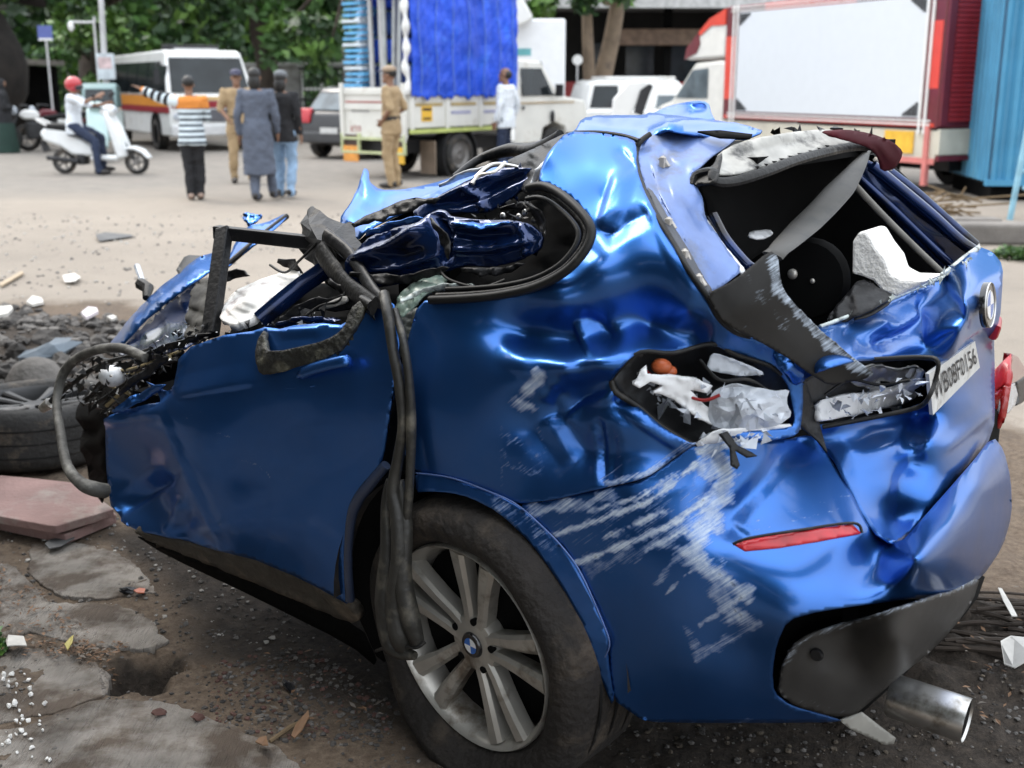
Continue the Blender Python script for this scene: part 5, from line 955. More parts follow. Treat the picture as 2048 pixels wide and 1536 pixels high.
def tree(label, base, h, tr, clumps, leaf=.16, seed=1, bark=BARK, lean=(0, 0), group=None, cat='tree', mixw=(.4, .4, .2), dens_=1.0):
    t = thing('broadleaf_tree', label, cat, base, 0, group); r = np.random.default_rng(seed)
    b = MB(); tops = []
    pts = [Vector((lean[0]*k**1.3, lean[1]*k, h*k))+Vector((r.normal(0, tr*.25), r.normal(0, tr*.25), 0))*(k > 0) for k in np.linspace(0, 1, 7)]
    b.tube(crom(pts, 4), list(np.linspace(tr*1.25, tr*.55, 25)), 12)
    for c in clumps[:9]:
        e = Vector(c[:3]); s = pts[3].lerp(pts[6], r.uniform(.2, 1))
        mid = s.lerp(e, .5)+Vector((0, 0, -.2))
        b.tube(crom([s, mid, e], 4), list(np.linspace(tr*.4, tr*.1, 9)), 7)
    b.build('trunk', bark, t, True, ang=80)
    crown_mesh('crown', clumps, leaf, t, seed, mixw=mixw, dens_=dens_); return t
def clump_row(x0, x1, z0, z1, n, r, cnt, seed, yd=1.5):
    q = np.random.default_rng(seed)
    return [(q.uniform(x0, x1), q.uniform(-yd, yd), q.uniform(z0, z1), r*q.uniform(.7, 1.3), r*q.uniform(.7, 1.2), r*q.uniform(.5, .9), cnt) for _ in range(n)]
# trees behind the bus and the road
tree('dark dense roadside tree above the white bus, leaning over its roof', (-7.5, 36, 0), 6, .32, clump_row(-4, 4, 2.6, 7.5, 16, 1.5, 420, 2), .17, 2, mixw=(.3, .42, .28))
tree('bright green leafy tree between bus and blue truck', (-4.3, 33.5, 0), 5.5, .26, clump_row(-2.6, 2.6, 2.5, 6.8, 12, 1.25, 420, 5), .16, 5, mixw=(.15, .4, .45))
tree('dark tree trunk with deep green crown just left of the blue truck', (-3.1, 30, 0), 5.5, .22, clump_row(-1.4, 1.0, 2.4, 6.5, 10, 1.0, 380, 6), .15, 6, mixw=(.5, .38, .12))
tree('yellow green young tree beside the leaning pole', (-13.2, 38, 0), 3.0, .12, clump_row(-1.4, 1.4, 1.4, 3.8, 9, .8, 320, 7), .14, 7, mixw=(.15, .4, .45))
tree('tall shadowy tree behind the bent lamp', (-14.5, 42, 0), 6, .4, clump_row(-5, 4, 4.0, 9, 18, 1.8, 420, 8), .2, 8, mixw=(.6, .32, .08))
tree('massive dark trunk at the left edge with hanging roots', (-13.6, 30, 0), 5, 1.15, clump_row(-3, 2.4, 3.4, 7, 16, 1.5, 420, 9), .17, 9, mat('dark_fig_bark', (.014, .011, .009), .95, var=.5, scale=3, bump=1, bscale=6), mixw=(.55, .35, .1))
tree('forked pale brown tree in front of the dark building', (1.85, 26.5, 0), 5.0, .20, clump_row(-1.6, 1.2, 2.9, 5.0, 9, .62, 260, 10), .15, 10, BARKP, lean=(.75, 0), mixw=(.15, .45, .4))
fg = MB(); fg.tube(crom([(1.85, 26.4, 0), (1.7, 26.3, 1.6), (1.62, 26.3, 3), (1.5, 26.3, 5)], 5), list(np.linspace(.16, .09, 16)), 10)
st = thing('tree_stem', 'straight pinkish brown stem rising beside the forked tree', 'tree'); fg.build('trunk', BARKP, st, True)
far = crown_mesh('far_wood', [(x, 58+RNG.uniform(-3, 3), zz+RNG.uniform(-1, 1), 3.4, 2, 2.6, 420) for x in np.linspace(-34, 20, 28) for zz in (1.5, 4.5, 7.5)], .42, None, 77, mixw=(.55, .35, .1)); far['kind'] = 'stuff'
bank = MB(); zb_ = [6+2*math.sin(k*.9)+1.5*math.sin(k*2.3+1) for k in range(40)]
bank.add([(-90+k*3.2, 70+3*math.sin(k), -.5) for k in range(40)]+[(-90+k*3.2, 76+3*math.sin(k), zb_[k]+3) for k in range(40)]+[(-90+k*3.2, 100, -.5) for k in range(40)], [(k, k+1, k+41, k+40) for k in range(39)]+[(k+40, k+41, k+81, k+80) for k in range(39)])
tag(bank.build('wooded_bank', mat('dark_wooded_bank', (.012, .022, .010), .95, var=.5, scale=.8), None, True), kind='structure')
hedge = crown_mesh('undergrowth', [(x, 46+RNG.uniform(-1, 1), RNG.uniform(.3, 1.6), 1.6, .8, .9, 300) for x in np.linspace(-22, -2, 16)], .16, None, 78, mixw=(.5, .35, .15)); hedge['kind'] = 'stuff'

# pale compound wall and gate behind the small car
PALE = mat('weathered_whitewash', (.42, .42, .41), .85, var=.15, scale=2, col2=(.25, .24, .22), c2amt=.4, c2scale=1.5)
IRON = mat('dark_iron', (.03, .03, .032), .5, .4, var=.3)
gw = thing('compound_wall', 'pale whitewashed wall block behind the small grey car', 'wall', (-4.4, 37.5, 0))
MB().box(-6.4, -2.2, 0, .3, 0, 2.0).box(-.9, 2.6, 0, .3, 0, 2.6).box(-6.4, 2.6, -.05, .35, 2.0, 2.12).build('wall', PALE, gw, bevel=.02)
MB().box(-.2, 1.8, -.4, -.05, 2.65, 5.2).build('upper_block', PALE, gw, bevel=.02)
gt = thing('iron_gate', 'dark barred gate in the pale wall left of the blue truck', 'gate', (-4.4, 37.4, 0))
for k in range(11): MB().box(-2.2+.13*k-.015, -2.2+.13*k+.015, -.02, .02, .1, 2.0).build('bar', IRON, gt)
for z in (.15, 1.0, 1.95): MB().box(-2.25, -.85, -.03, .03, z-.03, z+.03).build('rail', IRON, gt)
fence = thing('park_fence', 'low grey railing fence behind the parked motorcycles', 'fence', (-16, 44, 0))
for k in range(14): MB().box(k*.9-.04, k*.9+.04, -.04, .04, 0, 1.5).build('post', PALE, fence)
for z in (.5, 1.3): MB().box(-.1, 12, -.02, .02, z-.05, z+.05).build('rail', PALE, fence)
# roadside shelter at the far left
sh = thing('roadside_shelter', 'low dark shelter with pale roof edge at the far left', 'shelter', (-15.2, 33, 0))
MB().box(-4, 1.8, 0, 3, 2.02, 2.16).build('roof', mat('faded_sheet_roof', (.22, .2, .18), .7, var=.2), sh)
MB().box(-4, 1.6, 2.6, 2.9, 0, 2.0).build('back_wall', DARK, sh)
MB().box(-1.0, .05, -.05, .0, .35, 1.75).build('notice_board', PALE, sh)
for x in (-1.2, 1.5): MB().box(x-.05, x+.05, 0, .1, 0, 2.02).build('post', PALE, sh)

# dark building with eaves behind the parked vehicles
bd = thing('dark_shop_building', 'dark open fronted building with sheet eaves and low red wall', 'building', (2.6, 31, 0))
MB().box(-2.6, 10, 3.0, 3.3, 0, 4.5).build('back_wall', mat('near_black_wall', (.012, .0115, .011), .9, var=.4, scale=2), bd)  # even near-black tone for the back wall
MB().box(-2.8, 10, -1.2, 3.2, 3.45, 3.6).build('roof', mat('grey_sheet_roof', (.3, .3, .3), .6, var=.2, scale=6), bd)
MB().box(-.1, 10, -.3, .0, 2.45, 2.85).build('eaves_board', mat('brown_fascia', (.15, .10, .07), .8, var=.3), bd, bevel=.02)
MB().box(-2.6, 10, -1.25, -1.2, 3.3, 3.7).build('roof_edge', mat('dirty_white_metal', (.45, .45, .44), .5, var=.25, scale=8), bd)
MB().box(-1.6, 4, .2, .4, 0, 1.55).build('red_wall', mat('red_wall_paint', (.24, .02, .022), .6, var=.25, scale=2), bd, bevel=.02)
for x in (-2.3, 1.4, 4.6): MB().box(x-.1, x+.1, 0, .2, 0, 3.45).build('pillar', DARK, bd)
for k in range(5): MB().box(-.6+1.2*k, .2+1.2*k, 2.9, 2.96, 1.0, 2.6).build('window', mat('dim_window', (.02, .03, .04), .2, var=.3), bd)
crown_mesh('potted_plant', [(5.3, 30.6, 1.85, .45, .3, .35, 160)], .08, None, 79, mixw=(.3, .5, .2)); o = bpy.data.objects['potted_plant']; tag(o, 'small green plant on the red wall of the dark building', 'plant')

# poles, lamp, signs
PY = 27.0
GALV = mat('grey_white_pole', (.5, .5, .5), .5, .2, var=.15, scale=3)
p0, p1 = bpt(216, 260, PY), bpt(200, -40, PY)
po = thing('utility_pole', 'leaning pale utility pole left of the white bus', 'pole', p0)
MB().tube([(0, 0, -.2), p1-p0], [.075, .06], 12).build('shaft', GALV, po, True)
q0, q1 = bpt(203, 230, PY), bpt(188, 45, PY)
lp = thing('street_lamp', 'thin bent street lamp with drooping white head', 'street lamp', q0)
tip = bpt(143, 44, PY)-q0
MB().tube(crom([(0, 0, -.2), (q1-q0)*.97, q1-q0, (q1-q0).lerp(tip, .5), tip], 5), .028, 8).build('shaft', GALV, lp, True)
MB().ell(tip+Vector((-.02, 0, -.09)), .07, .07, .12).build('lamp_head', WHITE, lp, True)
bx = thing('notice_box', 'pale meter box strapped to the leaning pole', 'box', bpt(212, 133, PY-.12))
MB().box(-.19, .19, -.06, .06, -.28, .28).build('case', mat('faded_box_paint', (.5, .55, .58), .6, var=.3, scale=5), bx, bevel=.01)
MB().box(-.15, .15, -.066, -.06, -.05, .2).build('poster', mat('pink_poster', (.55, .42, .42), .8, var=.3, scale=9), bx)
bs = thing('blue_sign', 'small square blue sign against the dark trunk', 'sign', bpt(90, 66, 28.5))
MB().box(-.17, .17, -.01, .01, -.17, .17).build('plate', mat('sign_blue', (.09, .12, .34), .5, var=.1), bs)
MB().box(-.16, .16, -.013, -.01, -.17, -.12).build('white_strip', WHITE, bs)
MB().cyl((0, .03, -1.9), (0, .03, .1), .025).build('post', GALV, bs)
rs = thing('round_sign', 'small round white disc sign on the tree trunk', 'sign', bpt(1155, 120, 25.9))
MB().lathe([(0, -.01), (.105, -.01), (.11, 0), (.11, .01), (0, .01)], 24).build('disc', WHITE, rs, True)
MB().cyl((0, .03, -2), (0, .03, .05), .02).build('post', GALV, rs)

# ------------------------------------------------------------------ vehicles
def vwheel(parent, x, y, r, w, side, rimm, dual=False):
    s = side
    T = MB().lathe([(r*.62, -s*.0), (r*.70, -s*.02), (r*.93, -s*.012), (r, s*.03), (r, s*(w-.03)), (r*.93, s*w), (r*.6, s*w)], 28, c=(x, y, r)).build('wheel', TYRE, parent, True)
    MB().lathe([(0, s*.03), (r*.2, s*.01), (r*.3, s*.03), (r*.5, s*.045), (r*.6, s*.01), (r*.64, s*.0), (r*.64, s*.06)], 24, c=(x, y, r)).build('rim', rimm, T, True)
    return T
STEEL = mat('dusty_steel_rim', (.2, .19, .18), .5, .5, var=.2, scale=5)
def panel(name, b, m, par, bevel=.0): return b.build(name, m, par, bevel=bevel)

# police-style minibus
bus = thing('minibus', 'white minibus with orange and maroon stripes and dark windows', 'bus', tuple(bpt(343, 298, 26.6).xy)+(0,), ang_to(math.sin(R_(31)), -math.cos(R_(31))))
# local: x forward (front bumper at x=0), y left; front right corner is the near one
BL, BW = 6.2, 2.05
prof = [(-BL, .42), (-BL, 2.08), (-BL+.12, 2.2), (-.75, 2.25), (-.55, 2.18), (-.12, 1.28), (0, 1.16), (.03, .55), (0, .36), (-.4, .34), (-BL+.3, .34)]
MB().prism(prof, .02, BW, taper=lambda x, z: .16*max(0, (z-1.1)/1.2)**1.5).build('body', WHITE, bus, True, .05, 30)
bm_ = mat('orange_stripe', (.62, .24, .03), .4, var=.1); mm_ = mat('maroon_stripe', (.26, .02, .03), .4, var=.1)
MB().box(-BL+.1, -.15, .005, .018, 1.0, 1.24).build('orange_band', bm_, bus)
MB().box(-BL+.1, -.02, .004, .018, .86, 1.0).build('maroon_band', mm_, bus)
MB().box(.004, .036, .06, BW-.06, .98, 1.12).build('maroon_front_band', mm_, bus)
MB().box(.004, .036, .06, BW-.06, 1.14, 1.22).build('orange_front_band', mat('pale_orange', (.6, .42, .2), .4, var=.1), bus)
MB().box(.02, .05, .25, BW-.25, .66, .94).build('grille', mat('grey_grille', (.10, .10, .11), .5, var=.3, scale=20), bus, bevel=.01)
MB().box(-.1, .1, .02, BW-.02, .36, .6).build('front_bumper', mat('bumper_white', (.6, .6, .6), .4, var=.1), bus, bevel=.03)
for y in (.2, BW-.2): MB().ell((.04, y, .79), .03, .12, .09).build('headlight', CLEARPL, bus, True)
def bwin(name, x0, x1, z0, z1):
    V = []
    for z in np.linspace(z0, z1, 5):
        y = .02+.16*max(0, (z-1.1)/1.2)**1.5
        V += [(x0, y-.010, z), (x1, y-.010, z), (x0, y+.02, z), (x1, y+.02, z)]
    F = []
    for i in range(4): F += [(4*i, 4*i+1, 4*i+5, 4*i+4), (4*i+2, 4*i+6, 4*i+7, 4*i+3), (4*i, 4*i+4, 4*i+6, 4*i+2), (4*i+1, 4*i+3, 4*i+7, 4*i+5)]
    F += [(0, 2, 3, 1), (16, 17, 19, 18)]
    return MB().add(V, F).build(name, GLASS, bus)
for k in range(5):
    x0 = -BL+.35+k*1.0
    bwin('window', x0, x0+.9, 1.30, 2.0)
bwin('cab_window', -.95, -.36, 1.30, 1.9)
wsh = MB(); wsh.add([(-.125, .12, 1.31), (-.125, BW-.12, 1.31), (-.495, BW-.2, 2.08), (-.495, .2, 2.08)], [(0, 1, 2, 3)]).add([(-.105, .12, 1.31), (-.105, BW-.12, 1.31), (-.475, BW-.2, 2.08), (-.475, .2, 2.08)], [(0, 1, 2, 3)])
wsh.build('windscreen', GLASS, bus)
MB().box(-1.4, -1.15, .3, 1.6, 2.25, 2.38).build('light_bar', IRON, bus, bevel=.02); MB().box(-1.1, -.95, .5, 1.5, 2.25, 2.30).build('roof_rack', GALV, bus)
for x in (-1.25, -4.8):
    vwheel(bus, x, .0, .36, .22, 1, STEEL); vwheel(bus, x, BW, .36, .22, -1, STEEL)
    MB().lathe([(.0, .0), (.45, .0), (.45, .015), (0, .015)], 28, c=(x, .0, .42)).build('wheel_arch', DARK, bus, True)
MB().tube(crom([(-.3, .0, 1.9), (-.05, -.18, 1.95), (.02, -.2, 1.8)], 4), .015, 6).box(-.02, .04, -.27, -.15, 1.5, 1.8).build('wing_mirror', IRON, bus)

# small grey hatchback seen from behind
hb = thing('hatchback', 'small dark grey hatchback with red lamps parked behind the truck', 'car', tuple(bpt(600, 300, 24.6).xy)+(0,), ang_to(.50, .866))
GREYC = mat('grey_car_paint', (.032, .032, .034), .35, .2, var=.1, coat=.4, col2=(.05, .048, .046), c2amt=.15)
# local: x forward from the rear bumper, y from left flank (+) to right flank (-)
MB().prism([(0, .35), (0, .62), (.06, .95), (.22, 1.0), (3.2, .95), (3.75, .72), (3.8, .4), (3.5, .25), (.3, .25)], -1.65, 0, taper=lambda x, z: .05 if z > .8 or z < .3 else 0).build('body', GREYC, hb, True, .08, 30)
MB().prism([(.10, .92), (.42, 1.40), (.6, 1.45), (1.9, 1.44), (2.75, .95)], -1.58, -.07, taper=lambda x, z: .22*max(0, (z-.92)/.5)).build('cabin', GREYC, hb, True, .06, 30)
MB().add([(.10, -.2, .99), (.10, -1.45, .99), (.40, -1.32, 1.36), (.40, -.33, 1.36)], [(0, 1, 2, 3)]).add([(.14, -.2, .99), (.14, -1.45, .99), (.44, -1.32, 1.36), (.44, -.33, 1.36)], [(0, 1, 2, 3)]).build('rear_window', mat('pale_reflecting_glass', (.10, .125, .14), .12, var=.4, scale=3), hb)
MB().add([(.5, -1.555, 1.0), (2.5, -1.56, 1.0), (1.9, -1.40, 1.36), (.7, -1.40, 1.36)], [(0, 1, 2, 3)]).add([(.5, -1.53, 1.0), (2.5, -1.53, 1.0), (1.9, -1.37, 1.36), (.7, -1.37, 1.36)], [(0, 1, 2, 3)]).build('side_window', GLASS, hb)
for y0, y1 in ((-.30, .012), (-1.662, -1.35)):
    MB().prism([(-.02, .72), (-.01, .86), (.07, 1.02), (.36, 1.0), (.22, .84)], y0, y1).build('tail_lamp', REDL, hb, True, .02)
MB().box(-.05, .2, -1.6, -.05, .32, .56).build('rear_bumper', mat('dark_bumper', (.05, .05, .052), .4, var=.15), hb, bevel=.05)
MB().box(-.06, -.04, -1.05, -.6, .52, .64).build('number_plate', PW, hb)
for x in (.62, 3.05):
    vwheel(hb, x, -1.66, .30, .18, 1, ALLOY); vwheel(hb, x, .01, .30, .18, -1, ALLOY)
    MB().lathe([(0, 0), (.36, 0), (.36, .012), (0, .012)], 24, c=(x, -1.664, .33)).build('wheel_arch', DARK, hb, True)

# pickup truck with a tarpaulin load
TA = ang_to(.60, .80)
tk = thing('pickup_truck', 'white pickup truck with high blue tarpaulin load, tailgate towards us', 'truck', tuple(bpt(818, 330, 18.9).xy)+(0,), TA)
WT = mat('cream_white_truck', (.66, .65, .60), .45, var=.1, scale=2, col2=(.42, .39, .33), c2amt=.2, c2scale=2)
LIME = mat('lime_edge_paint', (.46, .52, .16), .5, var=.15)
RED_ = mat('dull_red_lettering', (.36, .09, .08), .6, var=.2); YEL = mat('yellow_reflective', (.72, .42, .04), .5, var=.15, scale=8); ORG = mat('orange_mudflap', (.70, .30, .06), .6, var=.2, scale=8)
# local: x forward from the tailgate, right flank at y=0, left flank at y=1.65
BZ0, BZ1, TL_, TWD = .82, 1.40, 2.75, 1.42
MB().box(.03, TL_, .03, TWD-.03, .72, .84).build('bed_floor', IRON, tk)
sb = MB().box(.0, TL_, -.02, .02, BZ0, BZ1).build('side_board', WT, tk, bevel=.008)
for k in range(4): MB().box(.02+k*.88, .10+k*.88, -.045, -.021, BZ0-.06, BZ1+.06).build('board_post', WT, sb, bevel=.006)
for k in range(3):
    MB().box(.16+k*.88, .82+k*.88, -.034, -.021, BZ1-.16, BZ1-.04).build('raised_strip', WT, sb, bevel=.004)
    MB().box(.16+k*.88, .82+k*.88, -.032, -.021, BZ1-.24, BZ1-.19).build('ochre_line', mat('ochre_line', (.38, .28, .12), .6, var=.15), sb)
MB().box(-.0, TL_, -.05, -.021, BZ0-.085, BZ0-.02).build('lower_rail', LIME, sb)
MB().box(.30, .56, -.030, -.022, BZ0+.10, BZ0+.34).build('reflector_panel', YEL, sb)
MB().box(.32, .54, -.034, -.0305, BZ0+.27, BZ0+.31).box(.34, .52, -.034, -.0305, BZ0+.13, BZ0+.16).build('panel_marks', INK, sb)
MB().box(.0, TL_, TWD-.02, TWD+.02, BZ0, BZ1).build('side_board', WT, tk, bevel=.008)
tg = MB().box(-.05, -.005, .0, TWD, BZ0-.16, BZ1+.05).build('tailgate', WT, tk, bevel=.01)
for z0, z1 in ((BZ1-.06, BZ1+.03), (BZ1-.30, BZ1-.20)): MB().box(-.075, -.051, .08, TWD-.08, z0, z1).build('raised_strip', WT, tg, bevel=.006)
MB().box(-.066, -.051, .06, TWD-.1, BZ1-.19, BZ1-.165).build('red_line', RED_, tg)
for y in (.03, TWD-.03): MB().box(-.09, -.052, y-.04, y+.04, BZ0-.22, BZ1+.12).build('corner_post', WT, tg, bevel=.006)
random.seed(3)
def scribble(name, x, y0, y1, z, hgt, m, par, n):
    b = MB(); y = y0
    w = (y1-y0)/n
    for k in range(n):      # blocky characters too small to read in the photograph
        b.box(x-.004, x, y0+k*w, y0+k*w+w*.18, z, z+hgt)
        if random.random() < .7: b.box(x-.004, x, y0+k*w, y0+k*w+w*.65, z+hgt*.8, z+hgt)
        if random.random() < .6: b.box(x-.004, x, y0+k*w, y0+k*w+w*.6, z+hgt*.4, z+hgt*.55)
        if random.random() < .6: b.box(x-.004, x, y0+k*w+w*.5, y0+k*w+w*.68, z, z+hgt*.9)
    return b.build(name, m, par)
scribble('tailgate_lettering', -.052, .80, 1.25, BZ0+.24, .09, mat('grey_lettering', (.16, .16, .18), .6), tg, 5)
scribble('tailgate_lettering', -.052, .18, .5, BZ0+.24, .09, RED_, tg, 3)
scribble('tailgate_lettering', -.052, 1.0, 1.25, BZ0-.08, .10, RED_, tg, 3)
scribble('tailgate_lettering', -.052, .14, .40, BZ0-.08, .10, RED_, tg, 3)
bl_ = MB()
for k in range(2):
    x0 = 1.05+k*.88
    for q in range(7): bl_.box(x0+q*.075, x0+q*.075+.055, -.026, -.0215, BZ0+.20, BZ0+.255)
bl_.build('side_lettering', mat('faded_blue_lettering', (.32, .32, .48), .6), sb)
fr = MB()
for y in (.02, .42, 1.02, TWD-.02): fr.box(-.10, -.05, y-.02, y+.02, .42, BZ0-.1)
fr.box(-.10, -.05, 0, TWD, .62, .66).box(-.10, -.05, .0, TWD, .40, .44)
fr.build('rear_guard', mat('pale_lime_frame', (.5, .54, .3), .5, var=.15), tk, bevel=.005)
MB().box(-.06, -.04, .02, .42, .46, .70).build('lamp_cluster', mat('dark_lamp', (.06, .03, .02), .4, var=.3), tk); MB().box(-.06, -.04, 1.02, 1.38, .46, .70).build('lamp_cluster', mat('dark_lamp', (.06, .03, .02), .4), tk)
MB().box(-.09, -.06, .03, .42, .26, .52).build('mud_flap', YEL, tk, bevel=.01); MB().box(-.09, -.06, 1.04, 1.38, .26, .52).build('mud_flap', ORG, tk, bevel=.01)
MB().box(.62, .65, -.02, .3, .06, .60).build('hanging_flap', mat('brown_flap', (.2, .15, .11), .7, var=.2), tk)
MB().box(.1, 5.0, .35, 1.25, .40, .62).build('chassis', IRON, tk)
for x in (1.28, 4.05):
    vwheel(tk, x, -.02, .36, .22, 1, STEEL); vwheel(tk, x, TWD+.02, .36, .22, -1, STEEL)
MB().lathe([(.43, -.01), (.46, -.01), (.46, .26), (.43, .26)], 28, c=(1.28, -.02, .36)).build('wheel_guard', IRON, tk, True)
cabm = MB().prism([(2.82, .45), (2.82, 1.28), (2.9, 1.86), (3.0, 1.93), (3.75, 1.90), (4.22, 1.30), (5.05, 1.20), (5.15, 1.05), (5.2, .5), (4.5, .42), (4.4, .72), (4.05, .82), (3.7, .72), (3.62, .45)], -.02, TWD+.02, taper=lambda x, z: .10*max(0, z-1.25)/.6).build('cab', WT, tk, True, .03, 30)
MB().add([(3.05, -.024, 1.30), (4.02, -.024, 1.30), (3.72, .050, 1.78), (3.08, .050, 1.78)], [(0, 1, 2, 3)]).add([(3.05, .0, 1.30), (4.02, .0, 1.30), (3.72, .08, 1.78), (3.08, .08, 1.78)], [(0, 1, 2, 3)]).build('door_window', GLASS, tk)
MB().box(2.95, 4.7, -.03, -.021, 1.16, 1.19).build('trim_line', mat('tan_line', (.4, .3, .18), .5), tk)
MB().box(3.04, 3.09, -.04, -.021, 1.06, 1.12).build('door_handle', IRON, tk)
MB().box(3.96, 4.02, -.24, -.10, 1.28, 1.50).tube([(4.0, -.02, 1.3), (4.0, -.16, 1.36)], .015, 6).build('wing_mirror', IRON, tk)
MB().ell((3.95, -.05, .92), .06, .03, .12).build('black_tassel', IRON, tk)
MB().prism([(4.3, 1.2), (4.2, 1.32), (3.78, 1.9), (3.76, 1.86), (4.16, 1.29)], .1, TWD-.1).build('windscreen', GLASS, tk)
# the load
BT = mat('blue_tarpaulin', (.016, .075, .56), .48, var=.25, scale=2.2, col2=(.03, .14, .7), c2amt=.3, c2scale=3, bump=.25, bscale=18, spec=.35)
ld = thing('tarpaulin', 'bright blue tarpaulin draped over the side of the truck load', 'tarpaulin', tk.location, TA)
nu, nv = 110, 84; V = []
gq = np.array([(2.78*i/nu, 1.3+2.1*j/nv) for i in range(nu+1) for j in range(nv+1)])
TARP = .034*noise2(gq*np.array([1, .16]), .42, 61, 3)+.020*noise2(gq*np.array([1, .55]), .22, 62, 3)+.010*np.abs(noise2(gq, .16, 63, 3))

rr = np.random.default_rng(5)
for i in range(nu+1):
    for j in range(nv+1):
        x = .0+2.78*i/nu; z = 1.30+2.1*j/nv
        fold = float(TARP[i*(nv+1)+j])
        y = -.075-fold+.16*max(0, (z-3.0)/.4)**2-.03*math.sin(math.pi*min(1, (z-1.3)/1.7)); z2 = z+(.03*math.sin(x*12)+.025*math.sin(x*29) if j == 0 else 0)
        V.append((x, y, z2))
F = [(i*(nv+1)+j, (i+1)*(nv+1)+j, (i+1)*(nv+1)+j+1, i*(nv+1)+j+1) for i in range(nu) for j in range(nv)]
solid(mesh_obj('side_sheet', V, F, BT, ld, True), .01)
for k in range(7):
    x = .18+.41*k; MB().tube(crom([(x+.03*math.sin(q*1.3+k), -.125-.01*math.sin(q), 1.36+.3*q) for q in range(7)], 4), .008, 6).build('tie_rope', mat('pale_blue_cord', (.10, .19, .5), .7, var=.2), ld, True)
tp = MB(); 
V = [(2.78*i/30, .12+1.5*j/20, 3.40+.06*math.sin(i*.7+j)+.05*math.sin(j*1.3)) for i in range(31) for j in range(21)]
solid(mesh_obj('top_sheet', V, [(i*21+j, (i+1)*21+j, (i+1)*21+j+1, i*21+j+1) for i in range(30) for j in range(20)], BT, ld, True), .01)
V = [(-.06+.03*math.sin(j*.9), .1+1.5*j/24, 2.95+.45*i/8+.05*math.sin(j*.8)*(i == 0)) for i in range(9) for j in range(25)]
solid(mesh_obj('rear_flap', V, [(i*25+j, (i+1)*25+j, (i+1)*25+j+1, i*25+j+1) for i in range(8) for j in range(24)], BT, ld, True), .01)
wtx = thing('pale_curtain_strip', 'white rope tied edge strip down the rear corner of the tarpaulin', 'strap', tk.location, TA)
MB().tube(crom([(-.03+.02*math.sin(k*2), -.02+.02*math.cos(k*3), 1.35+.22*k) for k in range(10)], 4), [.05+.02*math.sin(q*1.1) for q in range(37)], 8).build('cord_edge', WHITE, wtx, True)
CH = mat('sky_blue_plastic', (.10, .36, .62), .4, var=.2, scale=6); CHW = mat('pale_plastic', (.55, .62, .66), .4, var=.15, scale=6)
cs = thing('chair_stack', 'tall stack of sky blue plastic chairs at the left rear of the truck bed', 'chairs', tk.location, TA)
for k in range(19):
    y0 = .98+.03*math.sin(k*1.7); z = 1.36+k*.092
    MB().prism([(.02, z), (.02, z+.05), (.30, z+.07), (.44, z+.14), (.47, z+.13), (.34, z+.02)], y0, y0+.42).build('seat_shell', CH if k % 4 else CHW, cs, bevel=.01)
poles = [(.56, .60, 0), (.66, .74, .05), (.74, .78, -.04), (.84, .92, .03), (.46, .30, .10), (.38, .42, -.05), (.28, .14, .08), (.92, .96, -.02)]
for k, (ya, yb, dx) in enumerate(poles):
    t = thing('pole', 'pale tent pole standing upright among the truck load behind the tailgate', 'pole', tk.location, TA, 'tent poles in the truck load')
    MB().box(-.022, .022, -.028, .028, 0, 1.0, T=Matrix.Translation((.12+.05*(k % 3), ya, 1.2))@Matrix.Rotation(math.atan2(-(yb-ya)*.5, 1.75), 4, 'X')@Matrix.Diagonal((1, 1, 1.85, 1))).build('shaft', mat('grey_white_pole', (.5, .5, .5)) if k % 2 else mat('dull_pole', (.36, .38, .38), .5, var=.2), t)
bk = thing('blue_bundle', 'deep blue folded cloth bundles behind the poles in the truck', 'bundle', tk.location, TA)
for k in range(5): MB().box(.30, 1.2, .05, 1.15, 1.0+.42*k, 1.38+.42*k).build('folded_cloth', mat('deep_blue_cloth', (.014, .05, .20), .8, var=.4, scale=5) if k % 2 else BT, bk, bevel=.08)

# white box van behind the truck cab
bv = thing('box_van', 'plain white box van behind the cab of the pickup truck', 'van', tuple(bpt(1040, 330, 24.5).xy)+(0,), 0)
MB().box(-.6, .92, 0, 1.9, .55, 2.78).build('box_body', mat('clean_white_box', (.74, .75, .76), .45, var=.04), bv, bevel=.05)
MB().prism([(-.7, 2.4), (-.2, 3.18), (-.02, 3.25), (.24, 2.84), (.24, 2.76), (-.7, 2.3)], -.3, .4).build('roof_fairing', WHITE, bv, True, .08)
MB().box(-.35, .22, -.012, -.004, 2.06, 2.2).build('green_stripe', mat('teal_stripe', (.12, .36, .38), .5), bv)
for x in (-.2, .7): vwheel(bv, x, .02, .34, .2, 1, STEEL)
MB().box(-.5, .9, .1, 1.8, .3, .56).build('chassis', IRON, bv)

# white estate car behind the wreck
sv = thing('estate_car', 'white off road car with black rear pillar and open flap, beyond the wreck roof', 'car', tuple(bpt(1170, 300, 24).xy)+(0,), R_(12))
MB().prism([(0, .4), (-.02, .95), (.1, 1.02), (3.4, .98), (3.9, .85), (3.95, .4)], 0, 1.7).build('body', WHITE, sv, True, .08)
MB().prism([(.02, .98), (.16, 1.52), (.3, 1.58), (2.0, 1.58), (2.6, 1.0)], .05, 1.65, taper=lambda x, z: .15*max(0, (z-.98)/.6)).build('cabin', WHITE, sv, True, .05)
MB().box(.5, 2.0, .3, 1.4, 1.59, 1.65).build('roof_box', WHITE, sv, bevel=.02)
MB().add([(.10, .055, 1.03), (.72, .055, 1.03), (.72, .17, 1.47), (.22, .17, 1.47)], [(0, 1, 2, 3)]).add([(.10, .075, 1.03), (.72, .075, 1.03), (.72, .2, 1.47), (.22, .2, 1.47)], [(0, 1, 2, 3)]).build('side_window', GLASS, sv)
